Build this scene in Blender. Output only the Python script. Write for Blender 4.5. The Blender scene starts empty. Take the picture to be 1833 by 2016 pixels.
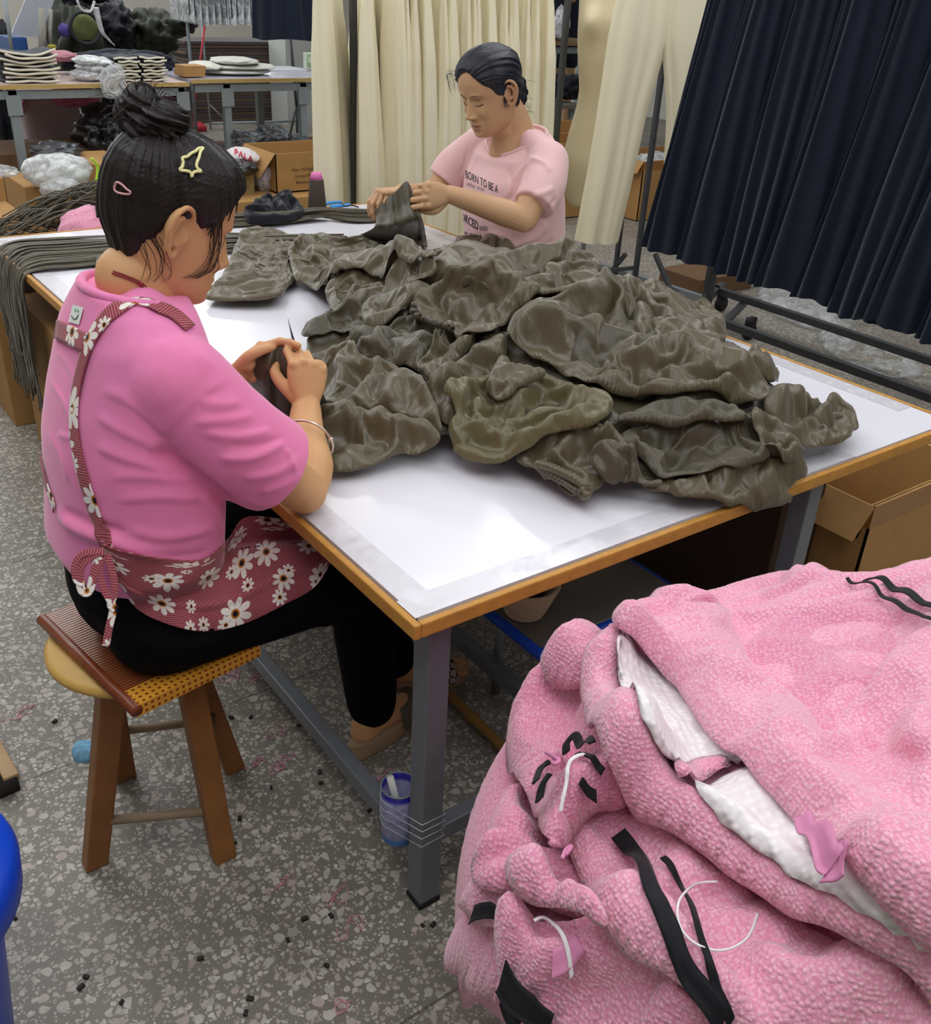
import bpy, bmesh, math, random
import numpy as np
from mathutils import Vector, Matrix, noise
from mathutils.geometry import delaunay_2d_cdt
C = bpy.context.scene
COL = C.collection
PI = math.pi
rnd = random.Random(7)
V = lambda *a: np.array(a, float)

# ------------------------------------------------------------------ camera: solved from the table's vanishing points
F = 1905.0
RM = np.array([[0.8100, 0.2500, -0.5310], [-0.5850, 0.4140, -0.6970], [0.0460, 0.8750, 0.4820]])
_u, _s, _v = np.linalg.svd(RM); RM = _u @ _v
CAM = V(-0.634, -0.932, 1.479)
TH = 0.68                                              # height of the work tables
def ray(px, py): return RM @ V(px - 916.5, -(py - 1008), -F)
def onz(px, py, z=0.0): r = ray(px, py); return CAM + r * ((z - CAM[2]) / r[2])
def ony(px, py, y): r = ray(px, py); return CAM + r * ((y - CAM[1]) / r[1])
def onx(px, py, x): r = ray(px, py); return CAM + r * ((x - CAM[0]) / r[0])
def atd(px, py, d): return CAM + ray(px, py) / F * d
cam = bpy.data.cameras.new('camera'); camo = bpy.data.objects.new('camera', cam); COL.objects.link(camo)
cam.sensor_fit = 'HORIZONTAL'; cam.sensor_width = 36; cam.lens = 36 * F / 1833; cam.clip_start = 0.02
m4 = Matrix.Identity(4)
for i in range(3):
    for j in range(3): m4[i][j] = RM[i][j]
    m4[i][3] = CAM[i]
camo.matrix_world = m4; C.camera = camo

# ------------------------------------------------------------------ materials
def rgb(h):
    if isinstance(h, str):
        c = [int(h[i:i + 2], 16) / 255 for i in (0, 2, 4)]
        return tuple([x / 12.92 if x <= .04045 else ((x + .055) / 1.055) ** 2.4 for x in c]) + (1,)
    return tuple(h) + (1,)
class N:
    def __init__(s, name):
        s.m = bpy.data.materials.new(name); s.m.use_nodes = True; s.t = s.m.node_tree; s.n = s.t.nodes; s.l = s.t.links
        s.b = s.n['Principled BSDF']
    def a(s, t, **k):
        x = s.n.new(t)
        for q, v in k.items():
            if q[0] == '_': x.inputs[q[1:].replace('_', ' ')].default_value = v
            else: setattr(x, q, v)
        return x
    def k(s, a, b): s.l.new(a, b)
    def coord(s, scale=(1, 1, 1), rot=(0, 0, 0), kind='Object'):
        c = s.a('ShaderNodeTexCoord'); mp = s.a('ShaderNodeMapping'); mp.inputs['Scale'].default_value = scale; mp.inputs['Rotation'].default_value = rot
        s.k(c.outputs[kind], mp.inputs[0]); return mp.outputs[0]
    def noise(s, co, sc, det=3, rough=.55, dist=0):
        x = s.a('ShaderNodeTexNoise', _Scale=sc, _Detail=det, _Roughness=rough, _Distortion=dist); s.k(co, x.inputs['Vector']); return x.outputs['Fac']
    def ramp(s, fac, stops):
        r = s.a('ShaderNodeValToRGB'); e = r.color_ramp.elements
        while len(e) < len(stops): e.new(.5)
        for i, (p, c) in enumerate(stops): e[i].position = p; e[i].color = rgb(c) if not isinstance(c, (int, float)) else (c, c, c, 1)
        s.k(fac, r.inputs[0]); return r.outputs[0]
    def mix(s, f, a, b, mode='MIX'):
        x = s.a('ShaderNodeMix', data_type='RGBA', blend_type=mode)
        for i, v in ((0, f), (6, a), (7, b)):
            if hasattr(v, 'links'): s.k(v, x.inputs[i])
            elif i == 0: x.inputs[0].default_value = v
            else: x.inputs[i].default_value = rgb(v)
        return x.outputs[2]
    def math(s, op, a, b=0.0):
        x = s.a('ShaderNodeMath', operation=op)
        for i, v in ((0, a), (1, b)):
            if hasattr(v, 'links'): s.k(v, x.inputs[i])
            else: x.inputs[i].default_value = v
        return x.outputs[0]
    def bump(s, h, st=.3, dist=.01, prev=None):
        x = s.a('ShaderNodeBump', _Strength=st, _Distance=dist); s.k(h, x.inputs['Height'])
        if prev is not None: s.k(prev, x.inputs['Normal'])
        s.k(x.outputs[0], s.b.inputs['Normal']); return x.outputs[0]
    def fin(s, col=None, rough=.6, metal=0, spec=.5, sheen=0, alpha=None, trans=0, sss=0):
        b = s.b
        if col is not None:
            if hasattr(col, 'links'): s.k(col, b.inputs['Base Color'])
            else: b.inputs['Base Color'].default_value = rgb(col)
        if hasattr(rough, 'links'): s.k(rough, b.inputs['Roughness'])
        else: b.inputs['Roughness'].default_value = rough
        b.inputs['Metallic'].default_value = metal; b.inputs['Specular IOR Level'].default_value = spec
        if sheen: b.inputs['Sheen Weight'].default_value = sheen; b.inputs['Sheen Roughness'].default_value = .4
        if alpha is not None:
            if hasattr(alpha, 'links'): s.k(alpha, b.inputs['Alpha'])
            else: b.inputs['Alpha'].default_value = alpha
        if trans: b.inputs['Transmission Weight'].default_value = trans
        if sss:
            b.inputs['Subsurface Weight'].default_value = sss; b.inputs['Subsurface Radius'].default_value = (.012, .005, .003); b.inputs['Subsurface Scale'].default_value = 1
        return s.m
MC = {}
def flat(name, col, rough=.6, nz=.06, sc=30, metal=0, spec=.4, bump=.1, sheen=0):
    if name in MC: return MC[name]
    n = N(name); co = n.coord(); f = n.noise(co, sc, 4)
    c = n.mix(n.math('MULTIPLY', f, 1), tuple(np.array(rgb(col)[:3]) * (1 - 2 * nz)), tuple(np.array(rgb(col)[:3]) * (1 + 2 * nz)))
    if bump: n.bump(f, bump, .002)
    MC[name] = n.fin(c, rough, metal, spec, sheen); return MC[name]
def weave(name, col, rough=.75, sc=900, sheen=.2, spec=.3, nz=.08, wr=0):
    n = N(name); co = n.coord(); f = n.noise(co, 9, 4); g = n.noise(co, sc, 2)
    b = np.array(rgb(col)[:3])
    c = n.mix(f, tuple(b * (1 - nz)), tuple(b * (1 + nz))); c = n.mix(n.math('MULTIPLY', g, .35), c, tuple(b * .6))
    bp = n.bump(g, .25, .0006)
    if wr: n.bump(n.noise(co, wr, 4, .6, 1.2), .35, .006, bp)
    return n.fin(c, rough, 0, spec, sheen)
def glassy(name, col='ffffff', alpha=.25, rough=.15, sc=14):
    n = N(name); co = n.coord(); f = n.noise(co, sc, 5, .65, 1.5)
    n.bump(f, .6, .012)
    a = n.ramp(f, [(.35, alpha * .5), (.6, min(1, alpha * 1.9))])
    return n.fin(col, rough, 0, .9, 0, a)

# ------------------------------------------------------------------ objects
def tag(o, label=None, cat=None, group=None, kind=None):
    if label: o['label'] = label
    if cat: o['category'] = cat
    if group: o['group'] = group
    if kind: o['kind'] = kind
    return o
def thing(name, label, cat, loc=(0, 0, 0), group=None, rz=0):
    o = bpy.data.objects.new(name, None); COL.objects.link(o); o.location = [float(x) for x in loc]; o.rotation_euler.z = rz
    o.empty_display_size = .05
    return tag(o, label, cat, group)
def wloc(o):
    p = V(0, 0, 0)
    while o is not None: p = p + np.array(o.location); o = o.parent
    return p
def mk(name, vs, fs, mat, parent=None, smooth=True, loc=None, mats=None, midx=None):
    """one mesh object; vertices in world metres (moved into the parent's frame)"""
    vs = np.asarray(vs, float)
    if parent is not None: o0 = wloc(parent)
    elif loc is not None: o0 = np.array(loc, float)
    else: o0 = V(0, 0, 0)
    me = bpy.data.meshes.new(name)
    me.from_pydata((vs - o0).tolist(), [], [list(map(int, f)) for f in fs]); me.update()
    if mat: me.materials.append(mat)
    for m in (mats or []): me.materials.append(m)
    if midx is not None: me.polygons.foreach_set('material_index', np.asarray(midx, np.int32))
    if smooth: me.polygons.foreach_set('use_smooth', np.ones(len(me.polygons), bool))
    o = bpy.data.objects.new(name, me); COL.objects.link(o)
    if parent is not None: o.parent = parent
    else: o.location = o0
    return o
class G:
    """collects geometry for one mesh"""
    def __init__(s): s.v = []; s.f = []; s.n = 0; s.mi = []; s.m = 0
    def add(s, vs, fs):
        vs = np.asarray(vs, float).reshape(-1, 3); s.v.append(vs); s.f += [tuple(int(i) + s.n for i in f) for f in fs]; s.mi += [s.m] * len(fs); s.n += len(vs); return s
    def arr(s): return np.vstack(s.v), s.f
    def box(s, c, d, R=None, bev=0.0):
        c = np.array(c, float); d = np.array(d, float) / 2
        if bev <= 0:
            P = np.array([[x, y, z] for x in (-1, 1) for y in (-1, 1) for z in (-1, 1)], float) * d
            fs = [(0, 1, 3, 2), (4, 6, 7, 5), (0, 4, 5, 1), (2, 3, 7, 6), (0, 2, 6, 4), (1, 5, 7, 3)]
        else:
            bm = bmesh.new(); bmesh.ops.create_cube(bm, size=1)
            for v in bm.verts: v.co = Vector([v.co[i] * 2 * d[i] for i in range(3)])
            bmesh.ops.bevel(bm, geom=bm.edges[:], offset=bev, segments=2, affect='EDGES', profile=.6)
            P = np.array([v.co[:] for v in bm.verts]); bm.verts.index_update(); fs = [tuple(v.index for v in f.verts) for f in bm.faces]; bm.free()
        if R is not None: P = P @ np.array(R).T
        return s.add(P + c, fs)
    def bar(s, a, b, w, h=None, up=(0, 0, 1), bev=0.0):
        a = np.array(a, float); b = np.array(b, float); h = w if h is None else h
        x = b - a; L = np.linalg.norm(x); x = x / L; up = np.array(up, float)
        if abs(x @ up) > .97: up = V(0, 1, 0)
        y = np.cross(up, x); y /= np.linalg.norm(y); z = np.cross(x, y)
        return s.box((a + b) / 2, (L, w, h), np.array([x, y, z]).T, bev)
    def tube(s, pts, r, n=10, close=False, cap=True, ell=None, up=None):
        """swept circle (or ellipse: ell = second radius factor) along points"""
        pts = np.asarray(pts, float); k = len(pts); r = np.broadcast_to(np.asarray(r, float), (k,))
        T = np.gradient(pts, axis=0) if not close else np.roll(pts, -1, 0) - np.roll(pts, 1, 0)
        T /= np.linalg.norm(T, axis=1)[:, None] + 1e-12
        u = np.array(up, float) if up is not None else (V(0, 0, 1) if abs(T[0][2]) < .9 else V(1, 0, 0))
        e = np.ones(k) if ell is None else np.broadcast_to(np.asarray(ell, float), (k,))
        th = np.linspace(0, 2 * PI, n, endpoint=False); vs = []
        for i in range(k):
            if up is None or i == 0 or True:
                u2 = u - T[i] * (u @ T[i]); u2 /= np.linalg.norm(u2) + 1e-12
                if up is None: u = u2
            w = np.cross(T[i], u2)
            vs.append(pts[i] + r[i] * (np.cos(th)[:, None] * w + np.sin(th)[:, None] * u2 * e[i]))
        vs = np.vstack(vs); fs = []
        for i in range(k if close else k - 1):
            a = i * n; b = ((i + 1) % k) * n
            for j in range(n): fs.append((a + j, a + (j + 1) % n, b + (j + 1) % n, b + j))
        if cap and not close: fs.append(tuple(range(n))[::-1]); fs.append(tuple(range((k - 1) * n, k * n)))
        return s.add(vs, fs)
    def lathe(s, c, prof, n=32, axis=None, caps=True):
        """prof: (r, z) from bottom to top"""
        th = np.linspace(0, 2 * PI, n, endpoint=False); vs = []
        for r, z in prof: vs.append(np.stack([r * np.cos(th), r * np.sin(th), np.full(n, z)], 1))
        vs = np.vstack(vs); k = len(prof)
        fs = [(i * n + j, i * n + (j + 1) % n, (i + 1) * n + (j + 1) % n, (i + 1) * n + j) for i in range(k - 1) for j in range(n)]
        if caps: fs.append(tuple(range(n))[::-1]); fs.append(tuple(range((k - 1) * n, k * n)))
        if axis is not None: vs = vs @ np.array(axis).T
        return s.add(vs + np.array(c, float), fs)
    def grid(s, A, close_u=False):
        """A: (k, n, 3) points"""
        A = np.asarray(A, float); k, n, _ = A.shape
        fs = [(i * n + j, i * n + (j + 1) % n, (i + 1) * n + (j + 1) % n, (i + 1) * n + j) for i in range(k - 1) for j in range(n if close_u else n - 1)]
        return s.add(A.reshape(-1, 3), fs)
    def obj(s, name, mat, parent=None, smooth=True, loc=None, mats=None):
        v, f = s.arr(); return mk(name, v, f, mat, parent, smooth, loc, mats, s.mi if mats else None)
def solo(g, name, mat, label, cat, smooth=True, group=None, kind=None, loc=None, mats=None):
    v, f = g.arr()
    if loc is None: loc = (v[:, 0].mean(), v[:, 1].mean(), v[:, 2].min())
    return tag(g.obj(name, mat, None, smooth, loc, mats), label, cat, group, kind)
def autosm(o, deg=35):
    me = o.data; me.polygons.foreach_set('use_smooth', np.ones(len(me.polygons), bool))
    try: me.set_sharp_from_angle(angle=math.radians(deg))
    except Exception: pass
    return o
def apply_mods(o, mods):
    for t, kw in mods:
        md = o.modifiers.new(t, t)
        for k, v in kw.items(): setattr(md, k, v)
    dg = bpy.context.evaluated_depsgraph_get(); dg.update()
    me = bpy.data.meshes.new_from_object(o.evaluated_get(dg)); o.modifiers.clear(); old = o.data; o.data = me; bpy.data.meshes.remove(old)
    return o
def spline(pts, n=40, close=False):
    """Catmull-Rom through the points"""
    P = np.asarray(pts, float); k = len(P); out = []
    segs = k if close else k - 1
    for t in np.linspace(0, segs, n, endpoint=not close):
        i = min(int(t), segs - 1); u = t - i
        g = (lambda j: P[j % k]) if close else (lambda j: P[min(max(j, 0), k - 1)])
        a, b, c, d = g(i - 1), g(i), g(i + 1), g(i + 2)
        out.append(.5 * (2 * b + (c - a) * u + (2 * a - 5 * b + 4 * c - d) * u * u + (3 * b - a - 3 * c + d) * u ** 3))
    return np.array(out)

# ------------------------------------------------------------------ cloth laid over a height field
def vnoise(xy, sc, seed=0, oct=3, aniso=None):
    """smooth value noise, vectorised: xy (n,2) -> (n,) in about -1..1"""
    p = np.asarray(xy, float)
    if aniso is not None:
        a, k = aniso; c, s_ = math.cos(a), math.sin(a); p = np.stack([(p[:, 0] * c + p[:, 1] * s_) / k, -p[:, 0] * s_ + p[:, 1] * c], 1)
    tot = np.zeros(len(p)); amp = 1.0
    for o in range(oct):
        q = p * sc * 2 ** o + seed * 17.3 + o * 5.7; i = np.floor(q).astype(np.int64); f = q - i; f = f * f * (3 - 2 * f)
        def h(a, b):
            n = (a * 374761393 + b * 668265263 + seed * 974711) & 0x7fffffff; n = (n ^ (n >> 13)) * 1274126177 & 0x7fffffff
            return ((n ^ (n >> 16)) & 0xffff) / 32768.0 - 1
        x, y = i[:, 0], i[:, 1]
        v = (h(x, y) * (1 - f[:, 0]) + h(x + 1, y) * f[:, 0]) * (1 - f[:, 1]) + (h(x, y + 1) * (1 - f[:, 0]) + h(x + 1, y + 1) * f[:, 0]) * f[:, 1]
        tot += amp * v; amp *= .5
    return tot
def march(px, py, base, zmax, zmin):
    r = ray(px, py); t0 = (zmax - CAM[2]) / r[2]; t1 = (zmin - CAM[2]) / r[2]
    ts = np.linspace(t0, t1, 400); P = CAM + np.outer(ts, r); d = P[:, 2] - base(P[:, :2])
    i = np.argmax(d <= 0)
    if d[i] > 0: return P[-1]
    if i == 0: return P[0]
    a, b = d[i - 1], d[i]; u = a / (a - b + 1e-12); return P[i - 1] * (1 - u) + P[i] * u
def seg_dist(P, line):
    """distance, signed side and arc parameter of points to a polyline"""
    best = np.full(len(P), 1e9); side = np.zeros(len(P)); par = np.zeros(len(P))
    L = np.linalg.norm(np.diff(line, axis=0), axis=1); tot = L.sum() + 1e-9; acc = 0
    for a, b, l in zip(line[:-1], line[1:], L):
        d = b - a; u = np.clip(((P - a) @ d) / (d @ d + 1e-12), 0, 1); q = a + u[:, None] * d; w = P - q
        dist = np.hypot(w[:, 0], w[:, 1]); m = dist < best
        cr = d[0] * (P[:, 1] - a[1]) - d[1] * (P[:, 0] - a[0])
        best[m] = dist[m]; side[m] = np.sign(cr[m]); par[m] = ((acc + u * l) / tot)[m]; acc += l
    return best, side, par
def cloth(name, outline, base, mat, layer=.015, folds=(), res=.008, edge=.02, drop=.03, nz=(.004, 12, 0, 3), seed=1, parent=None, z=(1.1, .6), pre=None, off=0.0, label=None, cat=None, group=None, world=False, chaikin=2, loc=None, clampz=None, field=None, wob=.35, echo=.45, rimdrop=True):
    """outline, folds: photograph points dropped onto the height field base(xy); folds = (points, height, width, width on the far side)"""
    bz = lambda xy: base(xy) + off
    zz = (z[0] + off, z[1])
    hit = (lambda p: march(p[0], p[1], bz, *zz)[:2]) if not world else (lambda p: np.array(p[:2], float))
    ol = np.array([hit(p) for p in outline])
    for _ in range(chaikin):
        q = np.roll(ol, -1, 0); ol = np.stack([ol * .75 + q * .25, ol * .25 + q * .75], 1).reshape(-1, 2)
    # resample
    cl = np.vstack([ol, ol[:1]]); L = np.r_[0, np.cumsum(np.linalg.norm(np.diff(cl, axis=0), axis=1))]
    k = max(12, int(L[-1] / res)); t = np.linspace(0, L[-1], k, endpoint=False)
    ol = np.stack([np.interp(t, L, cl[:, 0]), np.interp(t, L, cl[:, 1])], 1)
    lo, hi = ol.min(0), ol.max(0)
    gx, gy = np.meshgrid(np.arange(lo[0], hi[0], res), np.arange(lo[1], hi[1], res)); gp = np.stack([gx.ravel(), gy.ravel()], 1)
    gp[:, 0] += (np.round((gp[:, 1] - lo[1]) / res) % 2) * res / 2
    # inside test
    x, y = gp[:, 0], gp[:, 1]; ins = np.zeros(len(gp), bool); a = ol; b = np.roll(ol, -1, 0)
    for (ax, ay), (bx, by) in zip(a, b):
        c = ((ay > y) != (by > y)); 
        with np.errstate(divide='ignore', invalid='ignore'): xi = (bx - ax) * (y - ay) / (by - ay + 1e-15) + ax
        ins ^= c & (x < xi)
    gp = gp[ins]; dd, _, _ = seg_dist(gp, np.vstack([ol, ol[:1]])); gp = gp[dd > res * .55]; dd = dd[dd > res * .55]
    P = np.vstack([ol, gp]); nb = len(ol)
    r = delaunay_2d_cdt([Vector(p) for p in P.tolist()], [(i, (i + 1) % nb) for i in range(nb)], [list(range(nb))], 1, 1e-6)
    P2 = np.array([v[:] for v in r[0]]); fs = r[2]
    D, _, _ = seg_dist(P2, np.vstack([ol, ol[:1]]))
    e = np.clip(D / edge, 0, 1); rim = np.sqrt(np.clip(1 - (1 - e) ** 2, 0, 1))
    h = layer * rim
    wx = P2 + wob * .03 * np.stack([vnoise(P2, 14, seed + 3, 2), vnoise(P2, 14, seed + 9, 2)], 1)
    for fo in folds:
        pts, hh, w = fo[0], fo[1], fo[2]; w2 = fo[3] if len(fo) > 3 else w
        ln = np.array([hit(p) for p in pts])
        if len(ln) > 2: ln = spline(ln, max(10, 5 * len(ln)))
        d, s_, par = seg_dist(wx, ln); ww = np.where(s_ > 0, w, w2)
        tap = np.clip(np.minimum(par, 1 - par) * 6 + .25, 0, 1)
        h += hh * np.exp(-(d / ww) ** 2) * tap
        if echo: h += hh * echo * np.cos(2 * PI * d / (ww * 2.3) + seed) * np.exp(-(d / (ww * 3.2)) ** 2) * (1 - np.exp(-(d / ww) ** 2)) * tap
    amp, sc, ang, k = nz
    n1 = vnoise(wx, sc, seed, 3, (ang, k)); h += amp * (2.2 * (1 - np.clip(np.abs(n1), 0, 1)) ** 2 - .8) * np.clip(D / edge, 0, 1) + amp * .6 * vnoise(wx, sc * .45, seed + 5, 2, (ang + .5, k)) * np.clip(D / edge, 0, 1)
    if field is not None: h += field(P2) * np.clip(D / edge, 0, 1)
    z0 = bz(P2) + np.maximum(h, -.012 if layer < .03 else -layer)
    if clampz is not None: z0 = np.maximum(z0, clampz + .0015 + .25 * edge * e)
    vs = np.column_stack([P2, z0]); cen = P2.mean(0)
    if not rimdrop:
        o = mk(name, vs, fs, mat, None, True, loc or (cen[0], cen[1], float(vs[:, 2].min())))
        return tag(o, label, cat, group)
    # turned-under rim
    from collections import Counter
    ec = Counter(); 
    for f in fs:
        for i in range(len(f)):
            ec[(f[i], f[(i + 1) % len(f)])] += 1
    bd = [q for q in ec if (q[1], q[0]) not in ec]; bi = sorted({i for q in bd for i in q}); mp = {v: len(vs) + j for j, v in enumerate(bi)}
    low = vs[bi].copy()
    # inward direction: from nearest interior mean
    nx = {}
    for q in bd: nx[q[0]] = q[1]
    for j, i in enumerate(bi):
        n_ = nx.get(i, i); tdir = P2[n_] - P2[i]; nn = V(-tdir[1], tdir[0]); l = np.linalg.norm(nn)
        if l > 0: low[j, :2] += nn / l * min(edge * .35, .008)
    low[:, 2] -= drop
    if clampz is not None: low[:, 2] = np.maximum(low[:, 2], clampz + .0005)
    vs = np.vstack([vs, low]); fs = list(fs) + [(q[1], q[0], mp[q[0]], mp[q[1]]) for q in bd]
    if parent is not None: return mk(name, vs, fs, mat, parent)
    o = mk(name, vs, fs, mat, None, True, loc or (cen[0], cen[1], float(vs[:, 2].min())))
    return tag(o, label, cat, group)
def stroke(pts, base, off=.004, z=(1.1, .6), n=40, smooth=True):
    """photograph points -> world path lying on base"""
    q = np.array([march(p[0], p[1], lambda xy: base(xy) + off, z[0] + off, z[1]) for p in pts])
    return spline(q, n) if smooth and len(q) > 2 else q
# ------------------------------------------------------------------ garments: a sheet cut to outline, settled by the cloth solver over what lies below
class Field:
    """running height map of everything already lying on a pile"""
    def __init__(s, fn, lo, hi, res=.01):
        s.lo = np.array(lo, float); s.res = res; s.nx = int((hi[0] - lo[0]) / res) + 1; s.ny = int((hi[1] - lo[1]) / res) + 1
        X, Y = np.meshgrid(s.lo[0] + np.arange(s.nx) * res, s.lo[1] + np.arange(s.ny) * res, indexing='ij')
        s.H = fn(np.stack([X.ravel(), Y.ravel()], 1)).reshape(s.nx, s.ny); s.B = s.H.copy()
    def blur(s, A, k):
        for _ in range(k):
            P = np.pad(A, 1, mode='edge'); A = (P[:-2, 1:-1] + P[2:, 1:-1] + P[1:-1, :-2] + P[1:-1, 2:] + 2 * P[1:-1, 1:-1]) / 6
        return A
    def __call__(s, p, which='B'):
        A = getattr(s, which); q = (np.asarray(p)[:, :2] - s.lo) / s.res; x = np.clip(q[:, 0], 0, s.nx - 1.001); y = np.clip(q[:, 1], 0, s.ny - 1.001)
        i = x.astype(int); j = y.astype(int); u = x - i; v = y - j
        return (A[i, j] * (1 - u) + A[i + 1, j] * u) * (1 - v) + (A[i, j + 1] * (1 - u) + A[i + 1, j + 1] * u) * v
    def put(s, vs, ro=3):
        q = np.round((vs[:, :2] - s.lo) / s.res).astype(int); ok = (q[:, 0] >= 0) & (q[:, 1] >= 0) & (q[:, 0] < s.nx) & (q[:, 1] < s.ny); q = q[ok]
        np.maximum.at(s.H, (q[:, 0], q[:, 1]), vs[ok][:, 2])
        P = np.pad(s.H, 1, mode='edge'); D = np.max([P[a:a + s.nx, b:b + s.ny] for a in range(3) for b in range(3)], axis=0)
        s.B = np.maximum(s.blur(D, ro), s.blur(s.H, 1))
    def mesh(s, name='under', step=2, dz=0.0):
        X = s.lo[0] + np.arange(0, s.nx, step) * s.res; Y = s.lo[1] + np.arange(0, s.ny, step) * s.res
        A = np.stack(np.meshgrid(X, Y, indexing='ij') + [s.H[::step, ::step] + dz], 2)[:, ::-1]; g = G(); g.grid(A); return g.obj(name, None)
def settle(o, colliders, frames=14, grow=.18, bend=.5, thick=.0018, soft=.04, q=4, sub=1, mass=.15, gap=.003, pins=None, selfc=True, fr=12):
    """cloth solver: the inside of the sheet is given extra cloth (grow) so it buckles into folds over the colliders"""
    me = o.data; n = len(me.vertices)
    from collections import Counter
    ec = Counter(k for p in me.polygons for k in p.edge_keys); rim = sorted({v for k, c in ec.items() if c == 1 for v in k})
    co = np.zeros(n * 3); me.vertices.foreach_get('co', co); co = co.reshape(-1, 3)
    R = co[rim]; d = np.full(n, 1e9)
    for i in range(0, len(R), 200): d = np.minimum(d, np.sqrt(((co[:, None, :] - R[None, i:i + 200]) ** 2).sum(2)).min(1))
    m = o.modifiers.new('cloth', 'CLOTH'); s = m.settings
    s.quality = q; s.mass = mass; s.tension_stiffness = 12; s.compression_stiffness = 12; s.shear_stiffness = 4; s.bending_stiffness = bend
    s.tension_damping = 6; s.compression_damping = 6; s.shear_damping = 6; s.bending_damping = .8; s.air_damping = 2
    vg = o.vertex_groups.new(name='tight')
    for i in range(n):
        w = float(np.clip(1 - d[i] / soft, 0, 1))
        if w > 0: vg.add([i], w, 'REPLACE')
    s.vertex_group_shrink = 'tight'; s.shrink_min = -grow; s.shrink_max = 0.0
    vp = o.vertex_groups.new(name='pin'); vp.add([int(i) for i in (rim if pins is None else pins)], 1.0, 'REPLACE')
    s.vertex_group_mass = 'pin'; s.pin_stiffness = 1
    cs = m.collision_settings; cs.distance_min = gap; cs.use_self_collision = selfc; cs.self_distance_min = .003; cs.collision_quality = 2; cs.friction = fr
    m.point_cache.frame_start = 1; m.point_cache.frame_end = frames + 1
    for c in colliders:
        c.modifiers.new('c', 'COLLISION'); c.collision.thickness_outer = .003; c.collision.cloth_friction = fr
    for f in range(1, frames + 1): C.frame_set(f)
    dg = bpy.context.evaluated_depsgraph_get(); me2 = bpy.data.meshes.new_from_object(o.evaluated_get(dg)); o.modifiers.clear(); o.vertex_groups.clear(); o.data = me2
    for c in colliders: c.modifiers.clear()
    C.frame_set(1)
    apply_mods(o, ([('SUBSURF', dict(levels=sub, render_levels=sub))] if sub else []) + [('SOLIDIFY', dict(thickness=thick, offset=0))])
    me = o.data; me.polygons.foreach_set('use_smooth', np.ones(len(me.polygons), bool))
    return o
def wverts(o):
    n = len(o.data.vertices); co = np.zeros(n * 3); o.data.vertices.foreach_get('co', co); return co.reshape(-1, 3) + wloc(o)
# ------------------------------------------------------------------ people
def rot(axis, deg): return np.array(Matrix.Rotation(math.radians(deg), 3, axis))
def reach(a, px, L, far=True):
    """point on the pixel's ray at distance L from a"""
    r = ray(*px); r = r / np.linalg.norm(r); w = CAM - a; b = w @ r; c = w @ w - L * L; d = b * b - c
    t = -b + (math.sqrt(d) if far else -math.sqrt(d)) if d > 0 else -b
    return CAM + r * t
def ball(g, c, r, n=16):
    r = np.broadcast_to(np.asarray(r, float), (3,)); t = np.linspace(0, PI, n); th = np.linspace(0, 2 * PI, 2 * n, endpoint=False)
    A = np.array([[[math.sin(a) * math.cos(b), math.sin(a) * math.sin(b), -math.cos(a)] for b in th] for a in t]) * r + np.array(c, float); return g.grid(A, True)
def limb(g, pts, rad, n=20, m=30, ell=None, up=None):
    P = spline(pts, m); R = np.interp(np.linspace(0, 1, m), np.linspace(0, 1, len(rad)), rad); g.tube(P, R, n, ell=ell, up=up)
    ball(g, P[0], R[0] * .98); ball(g, P[-1], R[-1] * .98)
def fuse(g, name, mat, parent, vox=.003, sm=4, mats=None, loc=None, fac=.5):
    o = g.obj(name, mat, parent, True, loc)
    apply_mods(o, [('REMESH', dict(mode='VOXEL', voxel_size=vox, use_smooth_shade=True)), ('SMOOTH', dict(factor=fac, iterations=sm))])
    me = o.data; me.polygons.foreach_set('use_smooth', np.ones(len(me.polygons), bool)); return o
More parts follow.
